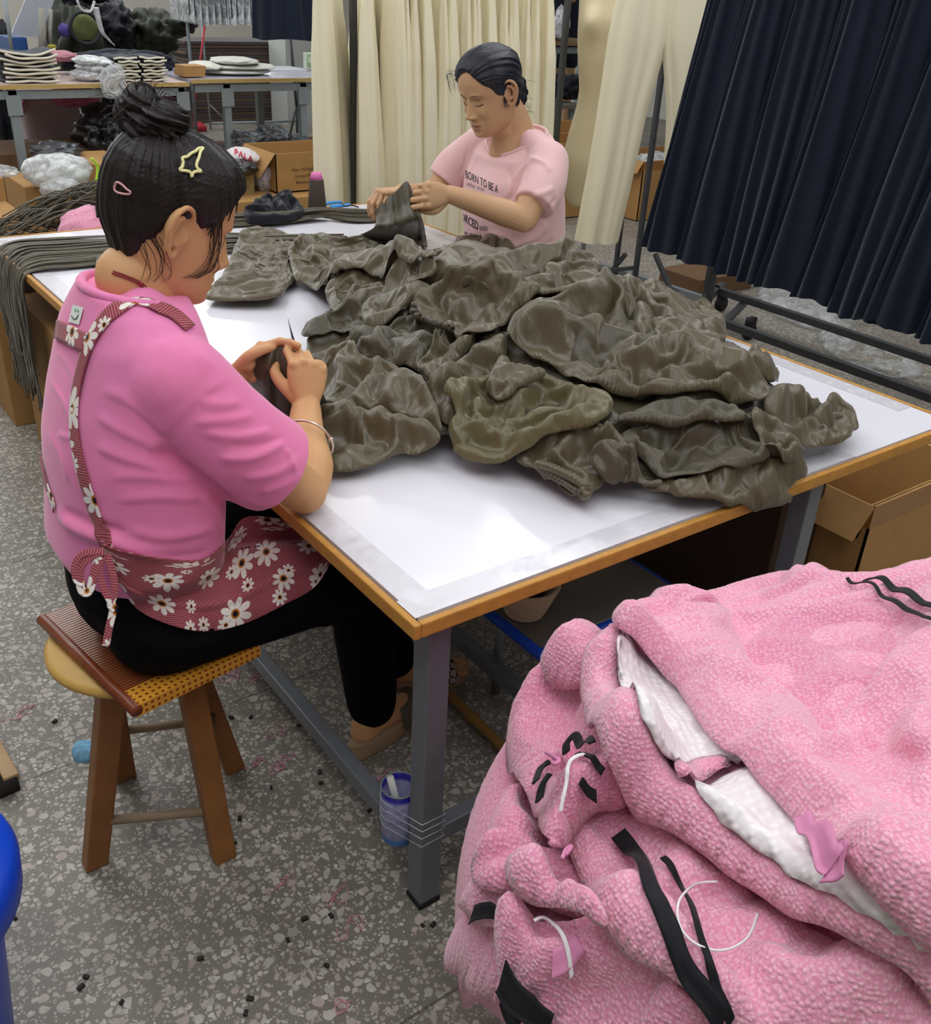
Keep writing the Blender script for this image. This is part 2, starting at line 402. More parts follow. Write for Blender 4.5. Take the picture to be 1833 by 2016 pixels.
def head_geo(g, c, R, s=1.0, face=1.0, jaw=1.0):
    """head around the ear axis: local x forward, y left, z up"""
    Z = np.array([-.118, -.114, -.108, -.10, -.09, -.078, -.066, -.055, -.045, -.03, -.015, 0, .015, .03, .05, .07, .085, .1, .11, .116])
    FR = np.array([.045, .062, .074, .081, .083, .083, .084, .084, .084, .083, .083, .083, .086, .088, .086, .079, .070, .053, .034, .004])
    BK = np.array([-.02, -.01, .0, .015, .03, .045, .055, .063, .07, .081, .09, .095, .098, .099, .096, .088, .078, .06, .04, .004])
    WD = np.array([.012, .024, .034, .043, .050, .056, .0595, .062, .064, .067, .0695, .071, .072, .073, .073, .068, .060, .045, .029, .004])
    zs = np.r_[np.linspace(-.118, .10, 120), np.linspace(.102, .116, 14)]; th = np.linspace(0, 2 * PI, 180, endpoint=False)
    fr, bk, wd = np.interp(zs, Z, FR), np.interp(zs, Z, BK), np.interp(zs, Z, WD)
    def smooth(a):
        for _ in range(6): a[1:-1] = (a[:-2] + a[2:] + 2 * a[1:-1]) / 4
        return a
    fr, bk, wd = smooth(fr), smooth(bk), smooth(wd) * jaw
    ct, st = np.cos(th), np.sin(th); A = np.zeros((len(zs), len(th), 3))
    pw = np.where(ct > 0, .82, 1.0)
    for i, z in enumerate(zs):
        x = np.where(ct > 0, fr[i] * np.abs(ct) ** pw, -bk[i] * np.abs(ct)); y = wd[i] * np.sign(st) * np.abs(st) ** .88
        A[i, :, 0] = x; A[i, :, 1] = y; A[i, :, 2] = z
    x, y, z = A[..., 0], A[..., 1], A[..., 2]; f = np.clip((x - .02) / .04, 0, 1); ga = lambda y0, z0, sy, sz: np.exp(-((y - y0) / sy) ** 2 - ((z - z0) / sz) ** 2)
    d = np.zeros_like(x)
    prof = np.interp(z, [-.054, -.047, -.040, -.034, -.02, 0.0, .012, .02], [0, .008, .0225, .0225, .014, .006, .001, 0]); wdt = np.interp(z, [-.05, -.036, 0], [.0125, .0105, .0075])
    d += prof * np.exp(-(y / wdt) ** 2)
    for sgn in (-1, 1):
        d += .0075 * ga(sgn * .0135, -.042, .0055, .006) - .0095 * ga(sgn * .024, .004, .012, .009) - .004 * ga(sgn * .036, .0, .014, .012)
        d += .0062 * ga(sgn * .032, -.001, .0125, .0065) - .0028 * ga(sgn * .032, -.0075, .0125, .0018) + .004 * ga(sgn * .03, .02, .018, .006) + .0045 * ga(sgn * .042, -.03, .018, .016) - .003 * ga(sgn * .03, -.052, .008, .014)
        d += .0022 * ga(sgn * .032, .0055, .012, .0016) * -1
    d += .0055 * ga(0, -.0655, .019, .0045) + .0065 * ga(0, -.0775, .016, .005) - .0055 * ga(0, -.0712, .023, .0016) - .003 * ga(0, -.0865, .02, .005) + .004 * ga(0, -.103, .018, .012) - .0018 * ga(0, -.058, .004, .005)
    A[..., 0] += d * f * face
    cap0 = A[0].mean(0); g0 = G(); P = A.reshape(-1, 3) * s
    fs = [(i * 180 + j, i * 180 + (j + 1) % 180, (i + 1) * 180 + (j + 1) % 180, (i + 1) * 180 + j) for i in range(len(zs) - 1) for j in range(180)]
    fs.append(tuple(range(180))[::-1]); fs.append(tuple(range((len(zs) - 1) * 180, len(zs) * 180)))
    g.add(P @ R.T + c, fs)
    return A
def ear_geo(g, c, R, side, s=1.0, tilt=8):
    """side: +1 left, -1 right; a folded shell with rim, lobe and inner ridge"""
    M = R @ rot('Z', side * -22) @ rot('Y', tilt)
    o = lambda x, y, z: c + (M @ (V(x, side * y, z) * s))
    rim = [(.004, .0, .012), (.010, .006, .024), (.002, .010, .033), (-.012, .014, .034), (-.022, .016, .022), (-.023, .015, .004), (-.016, .011, -.012), (-.008, .007, -.024), (.002, .004, -.028), (.006, .001, -.020)]
    g.tube(spline([o(*p) for p in rim], 50), np.interp(np.linspace(0, 1, 50), [0, .5, .8, 1], [.003, .0042, .0052, .0045]) * s, 8)
    g.tube(spline([o(*p) for p in [(-.002, .006, .022), (-.012, .010, .016), (-.014, .010, .002), (-.008, .007, -.010), (.002, .004, -.014)]], 30), .0036 * s, 8)
    A = []
    for k in range(len(rim)):
        a = V(*rim[k]); A.append([o(*(V(-.006, -.004, .0) * (1 - t) + a * V(1, .8, 1) * t - V(0, .006, 0) * math.sin(t * PI) * 1)) for t in np.linspace(0, 1, 8)])
    A = spline_rows(np.array(A)); B = A.copy() - np.array(M @ V(0, side * .006, 0)) * s
    g.grid(A); g.grid(B[:, ::-1]); g.tube(spline([o(.008, .002, .004), o(.010, .006, -.003), o(.007, .003, -.010)], 12), .0042 * s, 8)
    ball(g, o(.002, -.004, .0), V(.016, .010, .024) * s, 10)
def spline_rows(A, n=30): return np.array([spline(A[:, j], n) for j in range(A.shape[1])]).transpose(1, 0, 2)
def hand_geo(g, wrist, fdir, pnorm, thumb_side, curls, thumb, s=1.0, spread=1.0, wr=.024):
    """fdir: towards the knuckles; pnorm: out of the palm; thumb_side: +1 when the thumb lies on cross(pnorm, fdir); curls: 4 x (knuckle, middle, tip) degrees; thumb: (3 local points)"""
    f = fdir / np.linalg.norm(fdir); p = pnorm - f * (pnorm @ f); p /= np.linalg.norm(p); t = np.cross(p, f) * thumb_side
    L = lambda a, b, c: wrist + s * (f * a + t * b + p * c)
    # palm: ring sections
    secs = [(0, wr / s * .95, wr / s * .72, 0), (.012, .027, .018, 0), (.035, .036, .0165, 0), (.06, .040, .015, .000), (.078, .040, .0125, .0), (.086, .035, .0095, 0), (.090, .028, .006, 0)]
    A = []
    for a, b, c, off in secs:
        th = np.linspace(0, 2 * PI, 24, endpoint=False); A.append([L(a, b * math.copysign(abs(math.cos(q)) ** .8, math.cos(q)), c * math.copysign(abs(math.sin(q)) ** .8, math.sin(q)) + off) for q in th])
    A = np.array(A); k = G(); k.grid(A, True); v, fs = k.arr(); fs = fs + [tuple(range(24))[::-1], tuple(range(6 * 24, 7 * 24))]; g.add(v, fs)
    for o_, b_ in ((.029, .078), (.0095, .083), (-.010, .079), (-.027, .071)): ball(g, L(b_, o_, -.0035), V(1, 1, 1) * .0108 * s, 10)
    ball(g, L(.035, .022, .008), V(1, 1, 1) * .018 * s, 10)      # thumb mound
    ball(g, L(.03, -.02, .006), V(1, 1, 1) * .015 * s, 10)
    lens = [(.040, .024, .020), (.044, .028, .021), (.041, .026, .020), (.033, .020, .018)]; offs = [.029, .0095, -.010, -.028]; base = [.084, .088, .084, .076]; rad = [.0088, .0090, .0086, .0076]
    tips = []
    for i in range(4):
        pos = L(base[i] - .006, offs[i], -.001); ang = 0; pts = [L(base[i] - .03, offs[i] * .85, 0), pos]; sp = math.radians((offs[i] * 260) * spread)
        for j in range(3):
            ang += math.radians(curls[i][j]); d = math.cos(ang) * (f * math.cos(sp) + t * math.sin(sp)) + math.sin(ang) * p; pos = pos + d * lens[i][j] * s; pts.append(pos)
        P = []; R = []
        rr = rad[i] * s; rs = [rr * 1.02, rr * 1.1, rr * 1.02, rr * .92, rr * .80]
        for j in range(len(pts) - 1):
            for u in np.linspace(0, 1, 6, endpoint=False): P.append(pts[j] * (1 - u) + pts[j + 1] * u); R.append(rs[j] * (1 - u) + rs[j + 1] * u - (0 if j == 0 else .0007 * s * math.sin(u * PI)))
        P.append(pts[-1]); R.append(rs[-1]); g.tube(np.array(P), np.array(R), 12); ball(g, pts[-1], R[-1] * .99, 8)
        for q_, r_ in zip(pts[1:-1], rs[1:-1]): ball(g, q_, r_ * 1.03, 8)
        tips.append(pos)
    tp = [L(.015, .02, .004)] + [L(*q) for q in thumb]; R = [.014 * s, .0125 * s, .0105 * s, .0085 * s]
    g.tube(spline(tp, 18), np.interp(np.linspace(0, 1, 18), np.linspace(0, 1, 4), R), 12); ball(g, tp[-1], R[-1] * .98, 8); tips.append(tp[-1])
    return L, tips
from mathutils.bvhtree import BVHTree
def bvh(objs):
    vs, fs, n = [], [], 0
    for o in objs:
        v = wverts(o); vs.append(v); fs += [[i + n for i in p.vertices] for p in o.data.polygons]; n += len(v)
    return BVHTree.FromPolygons(np.vstack(vs).tolist(), fs)
def cast(T, px, py, off=0.0):
    r = ray(px, py); r /= np.linalg.norm(r); h = T.ray_cast(Vector(CAM), Vector(r))
    if h[0] is None: return None, None
    nn = np.array(h[1]); nn = nn if nn @ r < 0 else -nn
    return np.array(h[0]) + nn * off, nn
def castline(T, pts, off=0.0, n=40):
    P = spline([(a, b, 0) for a, b in pts], n)[:, :2]; out = []
    for a, b in P:
        q, nn = cast(T, a, b, off)
        if q is not None: out.append(q)
    q = np.array(out)
    for _ in range(2): q[1:-1] = (q[:-2] + q[2:] + 2 * q[1:-1]) / 4
    return q
def set_uv(o, uv):
    l = o.data.uv_layers.new(name='UVMap'); idx = np.zeros(len(o.data.loops), np.int32); o.data.loops.foreach_get('vertex_index', idx); l.data.foreach_set('uv', np.asarray(uv)[idx].ravel())
def wrinkle(o, T, lines, n=24, k=1.0):
    """fold lines given as photograph points, cast onto the mesh and raised or sunk along its normals: (pts, height, width[, far width])"""
    v = wverts(o); nm = np.zeros(len(v) * 3); o.data.vertices.foreach_get('normal', nm); nm = nm.reshape(-1, 3); D = np.zeros(len(v))
    for ln in lines:
        P = castline(T, ln[0], 0, n); w = ln[2]; w2 = ln[3] if len(ln) > 3 else w
        best = np.full(len(v), 1e9); par = np.zeros(len(v)); sd = np.zeros(len(v)); view = P.mean(0) - CAM; view /= np.linalg.norm(view)
        for i in range(len(P) - 1):
            a, b = P[i], P[i + 1]; d = b - a; u = np.clip(((v - a) @ d) / (d @ d + 1e-12), 0, 1); q = v - (a + u[:, None] * d); ds = np.linalg.norm(q, axis=1); m = ds < best
            best[m] = ds[m]; par[m] = (i + u[m]) / (len(P) - 1); sd[m] = np.sign(q[m] @ np.cross(d, view))
        ww = np.where(sd > 0, w, w2); t = np.clip(np.minimum(par, 1 - par) * 5 + .1, 0, 1); D += k * ln[1] * np.exp(-(best / ww) ** 2) * t
    inv = v + nm * D[:, None] - wloc(o); o.data.vertices.foreach_set('co', inv.ravel()); o.data.update()
def sheet_px(name, rows, T, mat, parent, off=.006, nu=60, nv=24, thick=.0015, uvs=1.0, ruf=None):
    """cloth strip following the mesh under it; rows: photograph curves from top to bottom"""
    R = [spline([(a, b, 0) for a, b in r], nu)[:, :2] for r in rows]; R = np.array(R); A = np.array([spline(np.column_stack([R[:, i], np.zeros(len(R))]), nv)[:, :2] for i in range(nu)]).transpose(1, 0, 2) if len(R) > 2 else np.array([R[0] * (1 - t) + R[1] * t for t in np.linspace(0, 1, nv)])
    Dp = np.full((nv, nu), np.nan)
    fw = -RM[:, 2]
    for i in range(nv):
        for j in range(nu):
            q, nn = cast(T, *A[i, j], off)
            if q is not None: Dp[i, j] = (q - CAM) @ fw
    m = np.isnan(Dp); k = 0
    if m.any():
        D2 = np.where(m, np.nanmedian(Dp), Dp)
        for _ in range(300):
            P = np.pad(D2, 1, mode='edge'); av = (P[:-2, 1:-1] + P[2:, 1:-1] + P[1:-1, :-2] + P[1:-1, 2:]) / 4; D2 = np.where(m, av, D2)
        Dp = D2
    for _ in range(2): P = np.pad(Dp, 1, mode='edge'); Dp = np.minimum(Dp, (P[:-2, 1:-1] + P[2:, 1:-1] + P[1:-1, :-2] + P[1:-1, 2:]) / 4)
    W = np.array([[atd(*A[i, j], Dp[i, j] - (ruf(i / (nv - 1), j / (nu - 1)) if ruf else 0)) for j in range(nu)] for i in range(nv)])
    du = np.r_[0, np.cumsum(np.linalg.norm(np.diff(W[nv // 2], axis=0), axis=1))]; dv = np.r_[0, np.cumsum(np.linalg.norm(np.diff(W[:, nu // 2], axis=0), axis=1))]
    g = G(); g.grid(W); o = g.obj(name, mat, parent); set_uv(o, np.array([[du[j], dv[i]] for i in range(nv) for j in range(nu)]))
    apply_mods(o, [('SOLIDIFY', dict(thickness=thick, offset=0))]); o.data.polygons.foreach_set('use_smooth', np.ones(len(o.data.polygons), bool)); return o
def strap3d(name, P, w, T, mat, parent, off=.003, th=.0015, up=None):
    """flat strap along 3D points; width direction follows the surface"""
    Tn = np.gradient(P, axis=0); Tn /= np.linalg.norm(Tn, axis=1)[:, None]; A = []
    for i, p in enumerate(P):
        h = T.find_nearest(Vector(p)); nn = np.array(h[1]); 
        if up is not None: nn = np.array(up, float)
        if nn @ (CAM - p) < 0 and up is None: nn = -nn
        s_ = np.cross(Tn[i], nn); s_ /= np.linalg.norm(s_) + 1e-9; A.append([p + nn * off + s_ * w * u for u in np.linspace(-.5, .5, 7)])
    A = np.array(A); g = G(); g.grid(A); o = g.obj(name, mat, parent); L = np.r_[0, np.cumsum(np.linalg.norm(np.diff(P, axis=0), axis=1))]
    set_uv(o, np.array([[u * w + .013, L[i]] for i in range(len(P)) for u in np.linspace(-.5, .5, 7)]))
    apply_mods(o, [('SOLIDIFY', dict(thickness=th, offset=0))]); o.data.polygons.foreach_set('use_smooth', np.ones(len(o.data.polygons), bool)); return o
def skin(name, a, b, red='b06a4e'):
    n = N(name); co = n.coord(); f = n.noise(co, 12, 4); c = n.mix(f, a, b); c = n.mix(n.ramp(n.noise(co, 5, 2), [(.5, 0.0), (.75, .3)]), c, red)
    bp = n.bump(n.noise(co, 260, 3), .12, .001); return n.fin(c, .5, 0, .35, 0, None, 0, .08)
def hairmat(name, col='0e0c0e', hi='2b2320', rot=(0, 0, 0), sc=(6, 6, 260)):
    n = N(name); co = n.coord(); f = n.noise(co, 90, 3); c = n.mix(f, col, hi); n.bump(n.noise(co, 320, 3), .25, .001); return n.fin(c, .45, 0, .3)
def hair_cap(name, c, R, mat, parent, knot, hairline, s=1.0, thick=.010, seed=1, freq=46, amp=.0022, lift=None, nz=90, nt=240):
    """hair combed towards knot (local point): shell over the skull, cut at hairline(theta) -> lowest z; strand ridges run along the combing"""
    Z = np.array([-.118, -.09, -.066, -.045, -.03, -.015, 0, .015, .03, .05, .07, .085, .1, .11, .117]); FR = np.array([.045, .083, .084, .084, .083, .083, .083, .086, .088, .086, .079, .070, .053, .034, .0]); BK = np.array([.03, .05, .062, .07, .081, .09, .095, .098, .099, .096, .088, .078, .06, .04, .0]); WD = np.array([.012, .050, .0595, .064, .067, .0695, .071, .072, .073, .073, .068, .060, .045, .029, .0])
    th = np.linspace(-PI, PI, nt, endpoint=False); A = np.zeros((nz, nt, 3)); M = np.ones((nz, nt), bool)
    for j, t in enumerate(th):
        zl = hairline(t)
        u = np.linspace(0, 1, nz); z = zl + (.117 - zl) * np.sin(u * PI / 2)
        fr, bk, wd = np.interp(z, Z, FR), np.interp(z, Z, BK), np.interp(z, Z, WD)
        ct, st = math.cos(t), math.sin(t)
        x = fr * abs(ct) ** .82 if ct > 0 else -bk * abs(ct); y = wd * np.sign(st) * abs(st) ** .88
        P = np.stack([x * np.ones(nz), y, z], 1); nrm = P / V(.09, .072, .11); nrm /= np.linalg.norm(nrm, axis=1)[:, None]
        e = np.clip(u / .08, 0, 1) ** .5; P += nrm * (thick * e - .002)[:, None]; A[:, j] = P
    K = np.array(knot, float); kd = K / np.linalg.norm(K); e1 = np.cross(kd, V(0, 1, 0)); e1 /= np.linalg.norm(e1); e2 = np.cross(kd, e1)
    P = A.reshape(-1, 3); nn = P / V(.09, .072, .11) ; nn /= np.linalg.norm(nn, axis=1)[:, None]
    q = P / np.linalg.norm(P, axis=1)[:, None]; az = np.arctan2(q @ e2, q @ e1); pol = np.arccos(np.clip(q @ kd, -1, 1))
    pr = np.stack([az * freq / 6.28, pol * .8], 1)
    r1 = vnoise(np.stack([np.cos(az) * freq * .5, np.sin(az) * freq * .5], 1) + pol[:, None] * .4, 1.0, seed, 3); r2 = vnoise(np.stack([np.cos(az) * 5, np.sin(az) * 5], 1), 1.0, seed + 1, 1)
    fade = np.clip(pol / .25, 0, 1); P = P + nn * ((r1 * amp + r2 * amp * 1.4) * fade)[:, None]
    if lift is not None: P = P + nn * lift(P, pol)[:, None]
    P = P * s @ R.T + c; g = G(); g.grid(P.reshape(nz, nt, 3), True); o = g.obj(name, mat, parent); apply_mods(o, [('SOLIDIFY', dict(thickness=.003, offset=-1))]); o.data.polygons.foreach_set('use_smooth', np.ones(len(o.data.polygons), bool)); return o
# ------------------------------------------------------------------ the room
def floor_mat():
    n = N('terrazzo'); co = n.coord()
    wn = n.a('ShaderNodeTexNoise', _Scale=60, _Detail=2); n.k(co, wn.inputs['Vector'])
    vm = n.a('ShaderNodeVectorMath', operation='MULTIPLY_ADD'); n.k(wn.outputs['Color'], vm.inputs[0]); vm.inputs[1].default_value = (.008, .008, 0); n.k(co, vm.inputs[2])
    dirt = n.noise(co, 2.2, 5, .6)
    base = n.mix(n.noise(co, 300, 3), '6c685f', '878278')
    col = base
    for sc, th, pick, ca, cb in ((46, .13, .5, 'c3c0b6', 'a49f96'), (84, .13, .55, 'd0ccc1', 'aca79d'), (150, .12, .5, 'c2beb4', '9b968c')):
        e = n.a('ShaderNodeTexVoronoi', feature='DISTANCE_TO_EDGE', _Scale=sc); n.k(vm.outputs[0], e.inputs['Vector'])
        c = n.a('ShaderNodeTexVoronoi', feature='F1', _Scale=sc); n.k(vm.outputs[0], c.inputs['Vector'])
        sp = n.a('ShaderNodeSeparateColor'); n.k(c.outputs['Color'], sp.inputs[0])
        m = n.math('MULTIPLY', n.math('MULTIPLY', n.math('GREATER_THAN', e.outputs['Distance'], th), n.math('LESS_THAN', c.outputs['Distance'], .46)), n.math('GREATER_THAN', sp.outputs[0], 1 - pick))
        tone = n.mix(sp.outputs[1], ca, cb); tone = n.mix(n.math('MULTIPLY', n.math('GREATER_THAN', sp.outputs[2], .86), .6), tone, 'b39f94')
        col = n.mix(n.math('MULTIPLY', m, .95), col, tone)
    col = n.mix(n.ramp(dirt, [(.45, 0.0), (.70, .5)]), col, '57524b')
    # tile joints, running along x every 0.875 m and along y every 1.6 m
    sx = n.a('ShaderNodeSeparateXYZ'); n.k(co, sx.inputs[0])
    def joint(o, off, per):
        q = n.math('PINGPONG', n.math('ADD', o, off), per / 2); return n.math('LESS_THAN', q, .0026)
    j = n.math('MAXIMUM', joint(sx.outputs[1], -.75, .875), joint(sx.outputs[0], -.75, 1.75))
    col = n.mix(n.math('MULTIPLY', j, .65), col, '3a3733')
    n.bump(n.noise(co, 25, 3), .05, .002)
    return n.fin(col, n.ramp(n.noise(co, 3, 4), [(.3, .3), (.7, .5)]), 0, .45)
g = G(); g.box((2.5, 4.5, -.02), (14, 16, .04)); fl = g.obj('floor', floor_mat(), None, False); fl['kind'] = 'structure'
plaster = flat('plaster', 'c9c6bc', .9, .04, 3, bump=.05)
def struct(name, c, d, mat): g = G(); g.box(c, d); o = g.obj(name, mat, None, False); o['kind'] = 'structure'; return o
struct('wall_back', (2.5, 12.45, 1.75), (14, .1, 3.5), plaster)
struct('wall_left', (-4.45, 4.5, 1.75), (.1, 16, 3.5), plaster)
struct('wall_right', (9.45, 4.5, 1.75), (.1, 16, 3.5), plaster)
struct('wall_front', (2.5, -3.45, 1.75), (14, .1, 3.5), plaster)
struct('ceiling', (2.5, 4.5, 3.55), (14, 16, .1), flat('ceiling_paint', 'd4d2ca', .9, .03, 3, bump=0))
def emit(name, col, s):
    n = N(name); n.b.inputs['Emission Color'].default_value = rgb(col); n.b.inputs['Emission Strength'].default_value = s; return n.fin(col, .5)
# windows in the back wall
wf = flat('window_paint', 'b9bcb8', .5)
for i, x in enumerate((-1.6, .9, 3.4, 5.9)):
    g = G()
    for a, b in (((x - .8, 12.38, 1.25), (x + .8, 12.38, 1.25)), ((x - .8, 12.38, 2.75), (x + .8, 12.38, 2.75)), ((x - .8, 12.38, 1.25), (x - .8, 12.38, 2.75)), ((x + .8, 12.38, 1.25), (x + .8, 12.38, 2.75)), ((x, 12.38, 1.25), (x, 12.38, 2.75))): g.bar(a, b, .06, .05)
    w = g.obj('window_%d' % (i + 1), wf, None, False); w['kind'] = 'structure'
    q = G(); q.box((x, 12.395, 2), (1.56, .01, 1.46)); q.obj('pane', emit('daylight_pane', 'eef3f6', 5), w, False)
# ceiling tube lights
tube_e = emit('tube_glow', 'f2f5ff', 26); housing = flat('lamp_housing', 'd8d8d8', .5)
tubes = []
k = 0
for x in (-1.6, .7, 3.0, 5.3):
    for y in (-2.2, .4, 3.0, 5.6, 8.2, 10.8):
        if k == 0:
            t = thing('tube_light', 'white ceiling tube lamp over the work tables', 'ceiling light', (x, y, 3.2), 'ceiling tube lamps')
            g = G(); g.box((x, y, 3.215), (.09, 1.25, .03), bev=.004); g.box((x, y - .55, 3.355), (.01, .01, .28)); g.box((x, y + .55, 3.355), (.01, .01, .28)); g.obj('housing', housing, t, False)
            g = G(); g.tube([(x, y - .59, 3.18), (x, y + .59, 3.18)], .016, 12); g.obj('tube', tube_e, t)
            first = t
        else:
            t = first.copy(); COL.objects.link(t); t.location = (x, y, 3.2)
            for ch in first.children: c = ch.copy(); COL.objects.link(c); c.parent = t
        k += 1
for x in (-.6, 2.6):
    for y in (-.9, 2.2, 5.4, 9):
        la = bpy.data.lights.new('tube_bank', 'AREA'); la.shape = 'RECTANGLE'; la.size = 1.6; la.size_y = 2.4; la.energy = 36; la.color = (.97, .985, 1)
        lo = bpy.data.objects.new('tube_bank', la); COL.objects.link(lo); lo.location = (x, y, 3.16)
w = bpy.data.worlds.new('world'); C.world = w; w.use_nodes = True
w.node_tree.nodes['Background'].inputs[0].default_value = (.75, .8, .9, 1); w.node_tree.nodes['Background'].inputs[1].default_value = .35
C.view_settings.view_transform = 'Standard'; C.view_settings.look = 'None'; C.view_settings.gamma = 1; C.view_settings.exposure = 0.0

# ------------------------------------------------------------------ the white work table
steel = flat('grey_steel', '7b8086', .45, .08, 40, .35, .5, .15)
wood_edge = flat('ply_edge', 'c08a3c', .5, .14, 60, bump=.2)
def white_top():
    n = N('white_laminate'); co = n.coord()
    f = n.noise(co, 5, 4); c = n.mix(f, 'e2e1ea', 'ecebf3')
    s1 = n.noise(n.coord((1, 14, 1), (0, 0, .4)), 9, 5, .7); s = n.ramp(s1, [(.70, 0.0), (.74, .5)])
    c = n.mix(s, c, 'b9b6b4')
    r = n.ramp(n.noise(co, 7, 3), [(.3, .1), (.7, .24)])
    return n.fin(c, r, 0, .5)
white = white_top()
TX, TY = 1.405, 2.49
wt = thing('work_table', 'long white-topped work table with a tan wood edge, the one both women sit at', 'table', (0, 0, 0))
g = G(); g.box((TX / 2, TY / 2, TH - .009), (TX - .01, TY - .01, .018)); g.obj('table_top', white, wt, False)
g = G(); e = .012
for a, b in (((0, -e / 2, 0), (TX, -e / 2, 0)), ((0, TY + e / 2, 0), (TX, TY + e / 2, 0)), ((-e / 2, -e, 0), (-e / 2, TY + e, 0)), ((TX + e / 2, -e, 0), (TX + e / 2, TY + e, 0))):
    g.bar(np.array(a) + V(0, 0, TH - .0115), np.array(b) + V(0, 0, TH - .0115), e, .025, bev=.003)
g.obj('wood_edging', wood_edge, wt, False)
# clear tape along the rim
n = N('clear_tape'); co = n.coord(); f = n.noise(co, 30, 4, .6)
tape = n.fin(n.mix(f, 'c9c7cf', 'dddce2'), n.ramp(f, [(.3, .08), (.7, .35)]), 0, .7)
for a, b in (((.03, .045, TH + .0006), (.03, 1.1, TH + .0006)), ((.0, .03, TH + .0012), (1.05, .03, TH + .0012)), ((.03, 1.7, TH + .0006), (.03, 2.45, TH + .0006)), ((1.375, .1, TH + .0006), (1.375, 2.2, TH + .0006))):
    g = G(); g.bar(a, b, .05, .0008); g.obj('tape_strip', tape, wt, False)
for x, y in ((.07, .06), (1.0, .06), (.07, TY - .07), (1.0, TY - .07), (.07, 1.3), (1.0, 1.3)):
    g = G(); g.box((x, y, (TH - .018 + .012) / 2), (.042, .042, TH - .03), bev=.003)
    lg = g.obj('leg', steel, wt, False)
    g = G(); g.box((x, y, .006), (.046, .046, .012), bev=.003); g.obj('rubber_foot', flat('black_rubber', '15161a', .7), lg, False)
for a, b in (((.07, .06, .11), (.07, TY - .07, .11)), ((1.0, .06, .11), (1.0, TY - .07, .11)), ((.07, .06, .16), (1.0, .06, .16)), ((.07, TY - .07, .16), (1.0, TY - .07, .16)), ((.5, .06, .11), (.5, TY - .07, .11))):
    g = G(); g.bar(a, b, .03, .035, bev=.003); g.obj('stretcher', steel, wt, False)
g = G()
for a, b in (((.07, .06, TH - .04), (.07, TY - .07, TH - .04)), ((1.0, .06, TH - .04), (1.0, TY - .07, TH - .04)), ((.07, .06, TH - .04), (1.0, .06, TH - .04))): g.bar(a, b, .03, .035)
g.obj('apron_rail', steel, wt, False)
# ------------------------------------------------------------------ the heap of brown garments on the table
def bump2(p, x, y, h, sx, sy, a=0): 
    dx, dy = p[:, 0] - x, p[:, 1] - y; c, s = math.cos(a), math.sin(a)
    u, v = dx * c + dy * s, -dx * s + dy * c; return h * np.exp(-((u / sx) ** 2 + (v / sy) ** 2))
def heap(p):
    z = TH + .012 + bump2(p, .86, .62, .16, .36, .42) + bump2(p, .62, 1.1, .055, .3, .25) + bump2(p, 1.08, .72, .07, .17, .2) + bump2(p, .36, .62, .05, .14, .16) + bump2(p, 1.08, 1.12, .03, .2, .2) + bump2(p, .85, .25, .05, .3, .12)
    z = np.where((p[:, 1] < 0.0), np.minimum(z, TH + .03) - np.clip(-p[:, 1], 0, .2) * .8, z)
    return z
def brown(name, col, gloss=.5):
    n = N(name); co = n.coord(); b = np.array(rgb(col)[:3])
    f = n.noise(co, 6, 3); g = n.noise(co, 1400, 2)
    c = n.mix(f, tuple(b * .9), tuple(b * 1.12)); c = n.mix(n.math('MULTIPLY', g, .4), c, tuple(b * .65))
    bp = n.bump(g, .2, .0004); n.bump(n.noise(co, 28, 4, .6, 1.0), .22, .006, bp)
    return n.fin(c, gloss, 0, .55, .2)
BR = [brown('brown_satin', '5a523b', .36), brown('olive_satin', '605938', .38), brown('dark_brown_satin', '49422f', .42), brown('grey_brown_satin', '5e553f', .38)]
Z3 = lambda *p: [(640 + a * .3273, 460 + b * .3273) for a, b in p]
Z4 = lambda *p: [(1100 + a * .3382, 500 + b * .3382) for a, b in p]
Z5 = lambda *p: [(560 + a * .3491, 620 + b * .3491) for a, b in p]
GB = 'brown garments heaped on the white table'
HF = Field(lambda p: np.where((p[:, 0] > -.012) & (p[:, 1] > -.024) & (p[:, 0] < TX + .012), heap(p), heap(p) - .12), (-.15, -.25), (1.75, 2.7))
core = HF.mesh('under', 2, -.004)
laid = []
def garment(name, label, cat, ol, m=0, layer=.02, folds=(), off=0.0, seed=1, nz=(.004, 12, 0, 3.2), edge=.028, res=.0078, grow=.2, bend=.22, **k):
    folds = [(f[0], f[1] * .72) + tuple(w * .85 for w in f[2:]) for f in folds]
    nz = (nz[0] * .5, nz[1], (seed * 1.3) % 3.1 if nz[2] == 0 else nz[2], nz[3])
    o = cloth(name, ol, HF, BR[m], layer * .22, folds, res, edge * .5, 0, nz, seed, None, (1.05, .55), None, .006, label, cat, k.pop('group', GB), rimdrop=False, echo=.3, **k)
    vo = wverts(o); lo, hi = vo.min(0), vo.max(0)
    near = [c for c, l, h in laid[-9:] if l[0] < hi[0] and h[0] > lo[0] and l[1] < hi[1] and h[1] > lo[1]]
    settle(o, [core] + near, frames=13, grow=grow, bend=bend)
    v = wverts(o); HF.put(v); laid.append((o, v.min(0), v.max(0)))
    return o
g0 = garment('brown_garment', 'brown garment spread flat as the bottom layer of the big heap', 'clothing',
    [(650, 610), (720, 560), (840, 520), (1000, 520), (1150, 550), (1280, 600), (1400, 660), (1480, 725), (1560, 800), (1570, 900), (1500, 950), (1300, 950), (1180, 930), (1020, 890), (900, 850), (860, 860), (700, 870), (625, 850), (610, 740), (600, 660)], 2, .012, (), 0, 3, (.008, 9, .3, 2), .03, .014)
